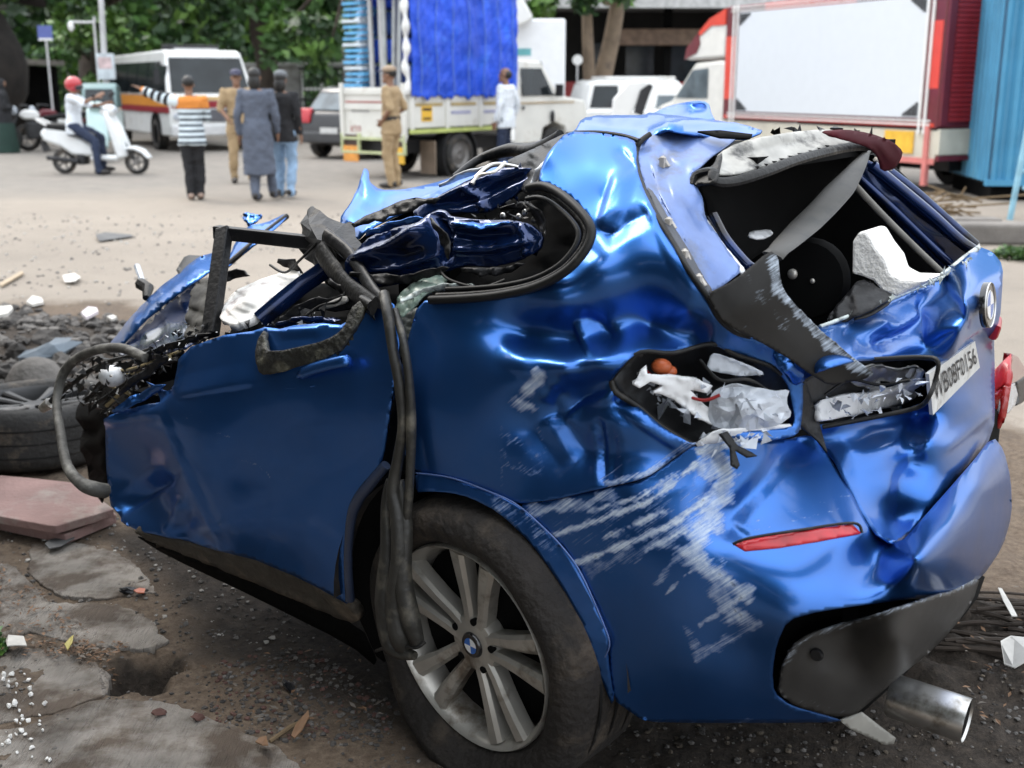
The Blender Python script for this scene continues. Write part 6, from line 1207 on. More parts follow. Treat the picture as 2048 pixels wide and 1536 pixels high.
MB().add([(1.5, .055, 1.03), (2.5, .055, 1.03), (1.95, .17, 1.44), (1.6, .17, 1.44)], [(0, 1, 2, 3)]).add([(1.5, .075, 1.03), (2.5, .075, 1.03), (1.95, .2, 1.44), (1.6, .2, 1.44)], [(0, 1, 2, 3)]).build('side_window', mat('pale_reflecting_glass', (.25, .3, .34)), sv)
for x in (.8, 3.1): vwheel(sv, x, -.0, .34, .2, 1, STEEL)
op = thing('car_door_panel', 'white car door panel leaning with black trim inside, behind the wreck roof', 'door', bpt(1240, 225, 18.6), R_(10))
MB().prism([(-.18, -.7), (-.12, .2), (.12, .46), (.42, .48), (.36, .3), (.12, -.1), (.1, -.7)], -.05, .03).build('outer_skin', WHITE, op, True, .02)
MB().prism([(.2, .0), (.3, .34), (.44, .44), (.5, .40), (.44, .25), (.34, -.05)], -.09, -.052).build('inner_trim', IRON, op, bevel=.01)

# red food truck with blank advertising board
zr, zl = 16.4, 21.0
pr = bpt(1872, 262, zr); pll = bpt(1444, 245, zl)
hd = Vector((pll.x-pr.x, pll.y-pr.y, 0)); FL = hd.length; hd.normalize()
ft = thing('food_truck', 'red box truck with large blank white side board and rolled red shutter', 'truck', (pr.x, pr.y, 0), ang_to(hd.x, hd.y))
# local: x forward (to the left of the picture), near side at y=0 with +y towards the viewer? -> resolve by cross product
sgn = 1 if Vector((-hd.y, hd.x, 0)).dot(-pr) > 0 else -1
def fy(a, b): return (min(a*sgn, b*sgn), max(a*sgn, b*sgn))
REDP = mat('bright_red_paint', (.62, .055, .03), .4, var=.08, coat=.3); MAR = mat('maroon_paint', (.13, .012, .02), .4, var=.15, coat=.3); BRD = mat('blank_board', (.60, .635, .665), .35, var=.015, spec=.3)
zb, ztop = .93, 2.80
y0, y1 = fy(-.0, -1.75); MB().box(0, FL, y0, y1, zb-.02, ztop).build('box_body', MAR, ft, bevel=.02)
def strip(name, x0, x1, z0, z1, m, d=.006, par=ft):
    a, b_ = fy(.001, d); return MB().box(x0, x1, a, b_, z0, z1).build(name, m, par)
strip('red_block', .03, .26, 1.45, 2.35, REDP); strip('red_block', 1.8, 4.0, ztop-.16, ztop-.01, REDP); strip('red_block', FL-.34, FL-.02, 1.25, 2.3, REDP); strip('red_band', .05, FL-.05, zb-.0, zb+.05, REDP)
bd_ = strip('advertising_board', .34, FL-.40, zb+.12, ztop-.12, BRD, .02)
for off in (.0, .10):
    for z in (zb+.02+off*.5, ztop-.05-off*.5): strip('white_line', .12, FL-.16, z, z+.022, WHITE, .024)
    for x in (.20+off, FL-.26-off): strip('white_line', x, x+.035, zb-.1, ztop, WHITE, .026)
def corner(cx, cz, dx, dz):
    b = MB(); a, b_ = fy(.021, .026)
    for k in range(5):
        b.box(*sorted((cx, cx+dx*(.30-.06*k))), a, b_, *sorted((cz+dz*(.04*k), cz+dz*(.04*k+.024))))
        b.box(*sorted((cx+dx*(.06*k), cx+dx*(.06*k+.035))), a, b_, *sorted((cz, cz+dz*(.19-.035*k))))
    b.build('corner_ornament', INK, ft)
for cx, dx in ((.36, 1), (FL-.42, -1)):
    for cz, dz in ((zb+.14, 1), (ztop-.14, -1)): corner(cx, cz, dx, dz)
# rear shutter
shm = mat('red_shutter', (.30, .018, .022), .4, var=.12, coat=.2)
ys0, ys1 = fy(-.18, -1.62)
for k in range(26):
    z = 1.0+k*.066; MB().box(-.035, -.004, ys0, ys1, z, z+.058).build('shutter_slat', shm, ft, bevel=.012)
MB().box(-.05, -.002, *fy(-.02, -.15), .95, 2.8).build('rear_post', MAR, ft); MB().box(-.05, -.002, *fy(-1.65, -1.75), .95, 2.8).build('rear_post', REDP, ft)
CRM = mat('cream_tailboard', (.55, .52, .43), .5, var=.15, scale=3)
MB().box(-.06, -.0, *fy(-.02, -1.75), .55, .90).build('tailboard', CRM, ft, bevel=.01); MB().box(-.07, -.0, *fy(-.02, -1.75), .47, .54).build('maroon_strip', MAR, ft)
a, b_ = fy(-.02, -.06); MB().box(.0, FL, a, b_, .46, .88).build('lower_side', CRM, ft, bevel=.01)
a, b_ = fy(-.0, -.018); MB().box(.42, 1.0, a, b_, .55, .86).build('yellow_panel', YEL, ft); MB().box(.0, FL, a, b_, .42, .50).build('red_rail', mat('pinkish_red_rail', (.55, .18, .16), .5), ft)
MB().box(.12, .2, *fy(.02, -.05), .12, .95).build('prop_leg', mat('pinkish_red_rail', (.55, .18, .16), .5), ft)
MB().box(.2, FL+1.5, *fy(-.5, -1.3), .3, .5).build('chassis', IRON, ft)
for x in (1.2, FL+.9):
    for yy, s in ((-.05*sgn, -sgn), (-1.7*sgn, sgn)): vwheel(ft, x, yy, .34, .2, s, STEEL)
# its cab
CBW = mat('cab_white', (.68, .67, .62), .4, var=.06, coat=.3)
MB().prism([(FL+.02, .5), (FL+.02, 1.85), (FL+.15, 1.92), (FL+1.0, 1.88), (FL+1.75, 1.2), (FL+2.2, 1.1), (FL+2.3, .5)], *fy(-.05, -1.7)).build('cab', CBW, ft, True, .06)
a, b_ = fy(-.05, -.044); MB().add([(FL+.55, -.046*sgn, 1.25), (FL+1.6, -.046*sgn, 1.25), (FL+1.05, -.046*sgn, 1.75), (FL+.55, -.046*sgn, 1.78)], [(0, 1, 2, 3)]).add([(FL+.55, -.04*sgn, 1.25), (FL+1.6, -.04*sgn, 1.25), (FL+1.05, -.04*sgn, 1.75), (FL+.55, -.04*sgn, 1.78)], [(0, 1, 2, 3)]).build('cab_window', mat('pale_reflecting_glass', (.25, .3, .34)), ft)
MB().prism([(FL+.02, 1.95), (FL+.02, 2.75), (FL+.5, 2.6), (FL+1.2, 2.12), (FL+1.25, 1.93)], *fy(-.02, -1.7)).build('roof_fairing', CBW, ft, True, .05)
MB().prism([(FL+.03, 2.5), (FL+.03, 2.77), (FL+.52, 2.62), (FL+.85, 2.4), (FL+.8, 2.34), (FL+.48, 2.5)], *fy(.0, -.3)).build('fairing_red_sweep', REDP, ft)
MB().prism([(FL+.85, 2.4), (FL+1.22, 2.14), (FL+1.27, 1.94), (FL+.9, 2.05), (FL+.8, 2.2)], *fy(.0, -.3)).build('fairing_maroon_sweep', MAR, ft)

# blue sheet-metal cabin and kerb at the right edge
BLU = mat('faded_blue_sheet', (.055, .24, .40), .5, var=.15, scale=2, col2=(.10, .30, .42), c2amt=.3, c2scale=1.2)
bc0 = bpt(1975, 405, 15.6)
kb = thing('blue_cabin', 'tall faded blue corrugated metal cabin at the right edge', 'cabin', (bc0.x, bc0.y, 0), R_(-6))
b = MB(); V = []; 
for k in range(61):
    x = k*.05; yy = .03*(1 if (k//2) % 2 else -1)
    V += [(x, yy, .25), (x, yy, 3.6)]
cw = mesh_obj('corrugated_wall', V, [(2*k, 2*k+2, 2*k+3, 2*k+1) for k in range(60)], BLU, kb); solid(cw, .02)
V = []
for k in range(41):
    y = k*.05; xx = .03*(1 if (k//2) % 2 else -1)-.02
    V += [(xx, y, .25), (xx, y, 3.6)]
cw = mesh_obj('corrugated_wall', V, [(2*k, 2*k+1, 2*k+3, 2*k+2) for k in range(40)], BLU, kb); solid(cw, .02)
MB().box(-.06, 3, -.05, .05, .2, .28).build('frame_rail', BLU, kb); MB().box(-.06, 3, -.05, .05, 3.6, 3.75).build('frame_rail', BLU, kb)
MB().box(.05, 3, .1, 2, 0, .2).build('plinth', DARK, kb)
st_ = thing('blue_steel_stand', 'pale blue welded steel stand leaning by the blue cabin', 'stand', gnd(2030, 440), R_(0))
MB().tube([(-.06, 0, 0), (.02, .0, .9), (.10, .0, 2.2)], .035, 8).tube([(.02, 0, .55), (.6, .0, .62)], .025, 8).tube([(.05, 0, .35), (.25, 0, .5), (.6, 0, .45)], .02, 8).build('frame', mat('pale_blue_steel', (.22, .42, .52), .5, var=.3, scale=5), st_, True)
kbm = mat('old_kerb_concrete', (.17, .155, .14), .9, var=.3, scale=3, bump=.5)
kr = thing('kerb_wall', 'low broken concrete kerb wall at the right behind the car', 'kerb', gnd(2010, 490), R_(-4))
MB().box(-.75, 2.5, 0, .3, 0, .20).build('wall', kbm, kr, bevel=.03)
MB().box(-.8, .3, 1.0, 1.25, 0, .14).build('upper_course', kbm, kr, bevel=.02)
gr_ = crown_mesh('grass_patch', [(gnd(2030, 520).x, gnd(2030, 520).y, .05, .35, .15, .06, 900)], .025, None, 90, mixw=(.1, .4, .5)); gr_['kind'] = 'stuff'
db = thing('branch_pile', 'brown twigs and branches heaped under the food truck tail', 'branches', gnd(1895, 432))
b = MB()
for k in range(26):
    p = Vector((RNG.uniform(-.4, .35), RNG.uniform(-.2, .2), RNG.uniform(.02, .25))); d = Vector((RNG.normal(0, .25), RNG.normal(0, .1), RNG.normal(0, .08)))
    b.tube([p-d, p, p+d], .012, 5)
b.build('twigs', mat('dry_branch', (.16, .11, .06), .9, var=.3), db)

# ------------------------------------------------------------------ two-wheelers and the auto-rickshaw
def wheel2(parent, x, z, r, w=.09, m=STEEL):
    o = MB().lathe([(r*.68, -w/2), (r*.85, -w/2), (r, -w*.25), (r, w*.25), (r*.85, w/2), (r*.68, w/2)], 28, c=(x, 0, z)).build('wheel', TYRE, parent, True)
    b = MB().lathe([(r*.64, -w*.4), (r*.70, -w*.45), (r*.70, w*.45), (r*.64, w*.4)], 28, c=(x, 0, z)).lathe([(0, -.06), (.05, -.06), (.05, .06), (0, .06)], 14, c=(x, 0, z))
    for k in range(5):
        a = k*2*math.pi/5; b.tube([(x, 0, z), (x+r*.66*math.cos(a), 0, z+r*.66*math.sin(a))], .018, 6)
    b.build('rim', m, o, True)
def scooter(name, label, loc, rz, body, seat, sc=1.0):
    s = thing(name, label, 'scooter', loc, rz); s.scale = (sc,)*3
    wheel2(s, -.62, .21, .21); wheel2(s, .68, .21, .21)
    MB().prism([(-.98, .70), (-.86, .80), (-.55, .76), (-.35, .66), (-.10, .50), (.02, .36), (-.10, .30), (-.42, .32), (-.62, .46), (-.92, .56)], -.15, .15, taper=lambda x, z: .03).build('rear_body', body, s, True, .05, 40)
    MB().prism([(-.90, .80), (-.84, .86), (-.5, .84), (-.12, .72), (-.02, .64), (-.14, .60), (-.5, .72), (-.86, .76)], -.13, .13).build('seat', seat, s, True, .03)
    MB().tube([(-.82, .12, .82), (-1.02, .08, .92), (-1.02, -.08, .92), (-.82, -.12, .82)], .02, 8).build('grab_rail', WHITE, s, True)
    MB().box(-.08, .42, -.15, .15, .24, .32).build('footboard', body, s, bevel=.03)
    MB().prism([(.40, .26), (.30, .70), (.20, 1.02), (.26, 1.06), (.40, .82), (.52, .50), (.56, .30)], -.20, .20, taper=lambda x, z: .06*abs(z-.7)).build('leg_shield', body, s, True, .04)
    MB().prism([(.44, .42), (.52, .46), (.66, .48), (.82, .42), (.94, .28), (.90, .26), (.80, .36), (.66, .42)], -.09, .09).build('front_mudguard', body, s, True, .03)
    MB().tube([(.22, 0, .95), (.66, 0, .22)], .035, 8).build('fork', IRON, s, True)
    MB().prism([(.12, 1.0), (.14, 1.12), (.30, 1.18), (.38, 1.06), (.32, .98)], -.12, .12).build('headset', body, s, True, .04)
    MB().tube(crom([(.10, .34, 1.12), (.16, .2, 1.12), (.2, 0, 1.08), (.16, -.2, 1.12), (.10, -.34, 1.12)], 4), .018, 8).build('handlebar', IRON, s, True)
    MB().ell((.37, 0, 1.08), .03, .07, .05).build('headlight', CLEARPL, s, True)
    for y in (-.28, .28): MB().tube([(.16, y, 1.12), (.15, y*1.15, 1.28)], .008, 6).ell((.15, y*1.15, 1.32), .012, .06, .04).build('mirror', IRON, s, True)
    MB().box(-.35, -.2, -.12, .10, .16, .34).build('engine', IRON, s, bevel=.02)
    MB().tube([(-.3, -.14, .22), (-.85, -.15, .28)], .04, 10).build('silencer', IRON, s, True)
    MB().prism([(-1.0, .52), (-.96, .56), (-.88, .40), (-.94, .36)], -.07, .07).build('tail_flap', IRON, s)
    return s
sc_l = bpt(200, 346, 20.3)
scooter('scooter', 'white scooter ridden by the man in a red helmet', (sc_l.x, sc_l.y, 0), R_(-6), mat('scooter_white', (.74, .76, .76), .3, var=.04, coat=.5), BLACK)
scooter('scooter', 'pale teal scooter parked beside the white bus', tuple(bpt(196, 270, 23.6).xy)+(0,), R_(-70), mat('pale_teal', (.42, .56, .55), .35, var=.08, coat=.4), BLACK)
def motorcycle(label, loc, rz, tank):
    s = thing('motorcycle', label, 'motorcycle', loc, rz, 'motorcycles parked by the shelter')
    wheel2(s, -.62, .3, .3); wheel2(s, .66, .3, .3)
    MB().prism([(-.05, .80), (.02, .92), (.3, .94), (.42, .82), (.3, .72), (.0, .72)], -.13, .13).build('fuel_tank', tank, s, True, .05)
    MB().prism([(-.75, .82), (-.7, .88), (-.1, .80), (-.05, .72), (-.6, .74)], -.12, .12).build('seat', BLACK, s, True, .03)
    MB().box(-.2, .28, -.13, .13, .28, .68).build('engine', IRON, s, bevel=.05)
    MB().tube([(.36, .0, .95), (.66, 0, .3)], .04, 8).tube(crom([(.2, .36, 1.02), (.34, .15, 1.04), (.36, 0, 1.0), (.34, -.15, 1.04), (.2, -.36, 1.02)], 3), .018, 8).build('fork', IRON, s, True)
    MB().ell((.5, 0, .92), .08, .09, .1).build('headlight', CLEARPL, s, True)
    MB().prism([(-.95, .62), (-.85, .7), (-.4, .74), (-.4, .62)], -.09, .09).build('tail_cowl', tank, s, True, .03)
motorcycle('black motorcycle parked next to the rider, white tail cowl', tuple(bpt(78, 248, 27).xy)+(0,), R_(200), WHITE)
motorcycle('black motorcycle parked next to the rider, dark red tank', tuple(bpt(112, 246, 27.6).xy)+(0,), R_(215), MAR)
ak = thing('auto_rickshaw', 'pale three wheeler with rounded windscreen behind the scooter rider', 'auto rickshaw', tuple(bpt(208, 262, 25.2).xy)+(0,), R_(-75))
TEAL = mat('pale_teal', (.42, .56, .55))
MB().prism([(.75, .35), (.8, .8), (.62, 1.05), (-1.4, 1.0), (-1.5, .4)], -.34, .34, taper=lambda x, z: .1*max(0, x)).build('body', TEAL, ak, True, .08)
MB().prism([(.6, 1.02), (.40, 1.42), (.22, 1.52), (-.9, 1.46), (-1.42, 1.0), (-1.3, 1.0), (-.85, 1.38), (.18, 1.44), (.5, 1.02)], -.34, .34).build('canopy', mat('pale_canopy', (.16, .24, .24), .5, var=.1), ak, True, .04)
MB().add([(.6, -.3, 1.04), (.6, .3, 1.04), (.42, .27, 1.40), (.42, -.27, 1.40)], [(0, 1, 2, 3)]).build('windscreen', GLASS, ak)
for x, y in ((.62, 0), (-1.1, .3), (-1.1, -.3)): vwheel(ak, x, y-.05, .2, .1, 1, STEEL)
# ------------------------------------------------------------------ people
SKIN = mat('brown_skin', (.22, .115, .07), .55, var=.1, scale=20)
HAIR = mat('black_hair', (.010, .009, .008), .5, var=.3, scale=60)
def rmesh(name, b, vox, m, parent, sm=6, mats=None):
    o = b.build(name, m, parent, True)
    r = o.modifiers.new('remesh', 'REMESH'); r.mode = 'VOXEL'; r.voxel_size = vox; r.use_smooth_shade = True
    s = o.modifiers.new('smooth', 'SMOOTH'); s.factor = .5; s.iterations = sm
    if name in ('shirt', 'trousers', 'long_tunic', 'robe'):
        d = o.modifiers.new('cloth_folds', 'DISPLACE'); d.texture = FOLDS; d.strength = .045; d.mid_level = .5; d.texture_coords = 'LOCAL'
    return o
FOLDS = bpy.data.textures.new('folds', 'CLOUDS'); FOLDS.noise_scale = .11; FOLDS.noise_depth = 2
def limb(b, p0, p1, r0, r1, n=10):
    p0, p1 = Vector(p0), Vector(p1); d = (p1-p0).normalized()
    b.tube([p0-d*r0*.8, p0-d*r0*.4, p0, p0.lerp(p1, .35), p1, p1+d*r1*.4, p1+d*r1*.8], [r0*.5, r0*.9, r0, r0*.62+r1*.42, r1, r1*.9, r1*.5], n)
def stack(b, rings, n=16):
    """horizontal rings (z, cx, cy, rx, ry)"""
    V = []; F = []; m = len(rings)
    for z, cx, cy, rx, ry in rings:
        V += [(cx+rx*math.cos(2*math.pi*k/n), cy+ry*math.sin(2*math.pi*k/n), z) for k in range(n)]
    F = [(i*n+k, i*n+(k+1) % n, (i+1)*n+(k+1) % n, (i+1)*n+k) for i in range(m-1) for k in range(n)]+[tuple(range(n-1, -1, -1)), tuple((m-1)*n+k for k in range(n))]
    b.add(V, F)
def hand(b, wrist, d, side, curl=.35):
    d = Vector(d).normalized(); up = Vector((0, 1, 0)); e = (up-d*up.dot(d)).normalized(); n = d.cross(e)*side
    T = Matrix.Translation(wrist+d*.045)@Matrix((e, n, d)).transposed().to_4x4()
    b.ell((0, 0, 0), .040, .017, .052, T=T)
    for k, L in enumerate((.068, .078, .072, .056)):
        o = wrist+d*.085+e*(.030-.020*k); q = o+d*L*.55+n*(-.012*curl); t = q+d*L*.5*(1-curl)-n*L*.5*curl
        b.tube([o-d*.02, o, q, t], [.009, .0095, .0088, .007], 6)
    o = wrist+d*.03+e*.035; q = o+e*.028+d*.028; t = q+d*.03-e*.004
    b.tube([o-e*.02, o, q, t], [.012, .012, .010, .008], 6)
def person(label, loc, rz, J, top, legs, shoes, hair='short', hat=None, sleeve=1.0, h=1.70, long=False, group=None):
    """J: joints of the pose in a 1.70 m figure facing +y; top/legs: cloth materials"""
    P = thing('person', label, 'person', loc, rz); P.scale = (h/1.70,)*3
    D = dict(hip_l=(-.09, 0, .90), hip_r=(.09, 0, .90), knee_l=(-.10, .03, .49), knee_r=(.10, .03, .49), ank_l=(-.11, -.03, .08), ank_r=(.11, -.03, .08),
             sh_l=(-.185, 0, 1.38), sh_r=(.185, 0, 1.38), el_l=(-.235, -.03, 1.10), el_r=(.235, -.03, 1.10), wr_l=(-.235, .05, .86), wr_r=(.235, .05, .86), head=(0, .02, 1.57), turn=0.)
    D.update(J); V = {k: Vector(v) if hasattr(v, '__len__') else v for k, v in D.items()}
    cx = (V['hip_l'].x+V['hip_r'].x)/2; cy = (V['hip_l'].y+V['hip_r'].y)/2; hz = (V['hip_l'].z+V['hip_r'].z)/2
    sx = (V['sh_l'].x+V['sh_r'].x)/2; sy = (V['sh_l'].y+V['sh_r'].y)/2; sz = (V['sh_l'].z+V['sh_r'].z)/2
    def torso(b, g, z0=0., bell=0.):
        n = [(hz-.06-z0, .0, .155+bell, .105+bell*.9), (hz+.05, .0, .155+bell*.4, .105+bell*.4), (hz+.19, .3, .135, .092), (hz+.34, .65, .155, .105), (sz-.02, .95, .17, .10), (sz+.045, 1, .11, .07)]
        stack(b, [(z, cx*(1-t)+sx*t, cy*(1-t)+sy*t, rx+g, ry+g) for z, t, rx, ry in n])
    b = MB(); torso(b, 0)
    H = V['head']; nk = Vector((sx, sy, sz+.03)); b.tube([nk, nk.lerp(H, .5), H-Vector((0, .01, .05))], [.058, .052, .055], 10)
    T = Matrix.Translation(H)@Matrix.Rotation(V['turn'], 4, 'Z')
    b.ell((0, -.008, .025), .074, .092, .092, T=T); b.ell((0, .030, -.045), .056, .060, .062, T=T)
    b.add([T@Vector(q) for q in ((-.012, .088, .022), (.012, .088, .022), (.018, .094, -.022), (-.018, .094, -.022), (0, .116, -.016), (0, .080, -.03))], [(0, 1, 4), (1, 2, 4), (2, 5, 4), (5, 3, 4), (3, 0, 4), (0, 3, 5, 2, 1)])
    b.ell((0, .090, -.058), .024, .010, .010, 8, 6, T=T); b.ell((0, .076, -.088), .03, .024, .022, 8, 6, T=T)
    for s in (-1, 1): b.ell((s*.074, -.004, .004), .010, .020, .030, 8, 6, T=T)
    for s, q in ((-1, '_l'), (1, '_r')):
        limb(b, V['sh'+q], V['el'+q], .050, .038); limb(b, V['el'+q], V['wr'+q], .038, .025)
        hand(b, V['wr'+q], V['wr'+q]-V['el'+q], s)
        limb(b, V['hip'+q], V['knee'+q], .085, .055); limb(b, V['knee'+q], V['ank'+q], .055, .038)
        a = V['ank'+q]; b.ell((a.x, a.y+.07, a.z-.035), .042, .13, .042)
    body = rmesh('body', b, .0095, SKIN, P, 3)
    for s in (-1, 1):
        MB().ell((s*.030, .078, .018), .012, .009, .008, 8, 6, T=T).build('eye', mat('eye_dark', (.03, .025, .022), .2), P, True)
        MB().ell((s*.030, .082, .040), .020, .008, .005, 8, 6, T=T).build('eyebrow', HAIR, P, True)
    # clothes
    t = MB(); torso(t, .020, (.50 if long else .08), (.045 if long else .02))
    for q in ('_l', '_r'):
        limb(t, V['sh'+q], V['el'+q], .068, .054)
        if sleeve > .5: limb(t, V['el'+q], V['el'+q].lerp(V['wr'+q], .9), .052, .040)
    if long:
        kz = hz-.55
    cloth = rmesh('shirt' if not long else 'long_tunic', t, .014, top, P, 5)
    g = MB(); stack(g, [(hz-.16, cx, cy, .165, .12), (hz-.02, cx, cy, .172, .125), (hz+.08, cx, cy, .158, .112), (hz+.12, cx, cy, .150, .105)])
    for q in ('_l', '_r'):
        limb(g, V['hip'+q], V['knee'+q], .100, .074); limb(g, V['knee'+q], V['ank'+q]-Vector((0, 0, .02)), .074, .060)
    rmesh('trousers', g, .014, legs, P, 4)
    for q in ('_l', '_r'):
        a = V['ank'+q]; f = MB().ell((a.x, a.y+.07, a.z-.032), .050, .140, .050).ell((a.x, a.y-.02, a.z-.01), .048, .06, .05)
        rmesh('shoe', f, .011, shoes, P, 3)
    hb_ = MB()
    if hair: 
        hb_.ell((0, -.022, .045), .082, .096, .088, 16, 10, T=T)
        if hair == 'long': hb_.ell((0, -.05, -.05), .08, .07, .12, 14, 10, T=T)
        if hair == 'thin': hb_ = MB().ell((0, -.045, .01), .082, .078, .075, 16, 10, T=T)
        hb_.build('hair', HAIR, P, True)
    if hat: hat(P, T)
    return P, T, V
def cap_hat(m, band=None):
    def f(P, T):
        MB().ell((0, -.01, .085), .090, .106, .060, 18, 8, T=T).build('cap', m, P, True)
        MB().prism([(-.075, .055), (.075, .055), (.06, .070), (-.06, .070)], .075, .165, T) if False else None
        MB().ell((0, .105, .062), .070, .065, .012, 16, 6, T=T).build('cap_peak', band or m, P, True)
    return f
def helmet(m, visor):
    def f(P, T):
        MB().ell((0, -.005, .035), .125, .140, .128, 20, 12, T=T).build('helmet', m, P, True)
        MB().ell((0, .06, -.01), .112, .092, .062, 18, 10, T=T).build('visor', visor, P, True)
    return f
KHAKI = mat('khaki_cloth', (.33, .235, .13), .85, var=.12, scale=8); WHITEC = mat('white_cotton', (.66, .70, .74), .85, var=.08, scale=6)
NAVY = mat('dark_navy_cloth', (.018, .028, .06), .85, var=.2, scale=6); CHARC = mat('black_cloth', (.014, .014, .016), .9, var=.25, scale=6); GREYC_ = mat('slate_grey_cloth', (.085, .10, .135), .85, var=.15, scale=5)
JEAN = mat('light_blue_denim', (.23, .34, .48), .85, var=.2, scale=6); SHOE = mat('dark_shoe', (.02, .017, .015), .5, var=.2); TAN = mat('tan_shoe', (.35, .25, .2), .6); GREY = mat('mid_grey_cloth', (.12, .13, .15), .8)
def striped():
    m = bpy.data.materials.new('striped_jacket_cloth'); t, b = nodes(m); N = t.nodes; K = t.links.new
    tc = N.new('ShaderNodeTexCoord'); sp = N.new('ShaderNodeSeparateXYZ'); K(tc.outputs['Object'], sp.inputs[0])
    ma = N.new('ShaderNodeMath'); ma.operation = 'MULTIPLY'; ma.inputs[1].default_value = 1/.078; K(sp.outputs['Z'], ma.inputs[0])
    fr_ = N.new('ShaderNodeMath'); fr_.operation = 'FRACT'; K(ma.outputs[0], fr_.inputs[0])
    gt_ = N.new('ShaderNodeMath'); gt_.operation = 'GREATER_THAN'; gt_.inputs[1].default_value = .42; K(fr_.outputs[0], gt_.inputs[0])
    m1 = N.new('ShaderNodeMix'); m1.data_type = 'RGBA'; m1.inputs[6].default_value = (.03, .045, .06, 1); m1.inputs[7].default_value = (.62, .70, .74, 1); K(gt_.outputs[0], m1.inputs[0])
    g2 = N.new('ShaderNodeMath'); g2.operation = 'GREATER_THAN'; g2.inputs[1].default_value = 1.26; K(sp.outputs['Z'], g2.inputs[0])
    m2 = N.new('ShaderNodeMix'); m2.data_type = 'RGBA'; m2.inputs[7].default_value = (.62, .22, .04, 1); K(g2.outputs[0], m2.inputs[0]); K(m1.outputs[2], m2.inputs[6])
    K(m2.outputs[2], b.inputs['Base Color']); b.inputs['Roughness'].default_value = .85; return m
STR = striped()
def at(px, py): v = gnd(px, py); return (v.x, v.y, 0)
FACE_AWAY = 0.0
# jacket with stripes, seen from behind, left arm pointing ahead to the left
Pp, T_, V_ = person('person in orange and white striped jacket and black trousers, pointing left', at(392, 400), R_(14), dict(el_l=(-.40, .12, 1.40), wr_l=(-.64, .22, 1.52), el_r=(.23, .05, 1.12), wr_r=(.12, .20, 1.10), ank_l=(-.06, -.02, .08), ank_r=(.07, .02, .08), knee_l=(-.075, .02, .49), knee_r=(.08, .04, .49), hip_l=(-.075, 0, .90), hip_r=(.075, 0, .90)), STR, CHARC, TAN, h=1.62)
sl = MB(); slw = MB(); A_, B_ = Vector((-.18, .0, 1.36)), Vector((-.58, .20, 1.49)); M_ = Vector((-.40, .12, 1.40))
limb(slw, A_, M_, .088, .070); limb(slw, M_, B_, .070, .056); slw.build('sleeve', mat('pale_jacket_cloth', (.62, .70, .74), .85), Pp, True)
for k in range(4):
    a = A_.lerp(B_, .2+.23*k)-Vector((0, 0, .012)); sl.tube([a, a+(B_-A_)*.11], .088-.007*k, 12)
sl.build('sleeve_stripe', CHARC, Pp, True)
# grey tunic man walking away
person('person in long slate grey tunic and trousers walking away', at(522, 402), R_(-8), dict(el_l=(-.24, -.06, 1.10), wr_l=(-.24, -.02, .85), el_r=(.24, .04, 1.10), wr_r=(.22, .15, .88), knee_r=(.10, .13, .49), ank_r=(.12, .16, .10), knee_l=(-.06, .0, .49), ank_l=(-.02, -.12, .09)), GREYC_, GREYC_, SHOE, 'long', long=True, h=1.72)
person('person in black jacket, grey cap and pale blue jeans walking beside the grey tunic man', at(572, 396), R_(-10), dict(el_l=(-.23, .03, 1.11), wr_l=(-.18, .16, .95), knee_l=(-.10, .12, .49), ank_l=(-.10, .05, .09), knee_r=(.11, .02, .49), ank_r=(.12, -.14, .11)), CHARC, JEAN, SHOE, 'long', cap_hat(mat('grey_cap', (.13, .14, .15), .8)), h=1.68)
pc, _, _ = person('police officer in khaki uniform facing us, half hidden by the grey tunic man', at(484, 366), R_(195), dict(el_r=(.26, .02, 1.12), wr_r=(.16, .18, .98), knee_l=(-.13, .02, .49), ank_l=(-.16, 0, .08)), KHAKI, KHAKI, SHOE, 'short', cap_hat(mat('navy_cap', (.05, .05, .09), .7)), sleeve=.3, h=1.72)
po_, T2, V2_ = person('police officer in khaki uniform and peaked cap standing before the truck, looking left', at(786, 376), R_(72), dict(el_r=(.25, -.10, 1.12), wr_r=(.19, .10, .98), el_l=(-.25, -.10, 1.12), wr_l=(-.17, .06, .96), turn=.15, knee_l=(-.09, .04, .49), ank_r=(.13, -.02, .08)), KHAKI, KHAKI, SHOE, 'short', cap_hat(mat('khaki_cap', (.30, .22, .15), .7), mat('navy_cap', (.05, .05, .09))), sleeve=.3, h=1.76)
for q in (po_, pc): MB().lathe([(.168, -.028), (.176, -.03), (.176, .03), (.168, .028)], 24, axis='z', c=(0, 0, .985)).build('belt', SHOE, q, True); 
bpy.data.objects['belt'].scale = (1, .72, 1); bpy.data.objects['belt.001'].scale = (1, .72, 1)
MB().ell((.17, .07, .98), .03, .05, .06).build('holster', SHOE, po_, True)
person('man in white shirt and dark blue trousers in front of the truck cab, looking left', at(1012, 352), R_(60), dict(el_r=(.26, -.06, 1.10), wr_r=(.27, .02, .86), turn=.45), WHITEC, NAVY, SHOE, 'thin', h=1.78)
wb_ = thing('water_bottle', 'small white bottle held by the man in the white shirt', 'bottle', bpt(1026, 268, 18.4)); MB().lathe([(0, -.11), (.032, -.11), (.034, .04), (.014, .08), (.014, .11), (0, .11)], 12, axis='z').build('bottle', WHITE, wb_, True)
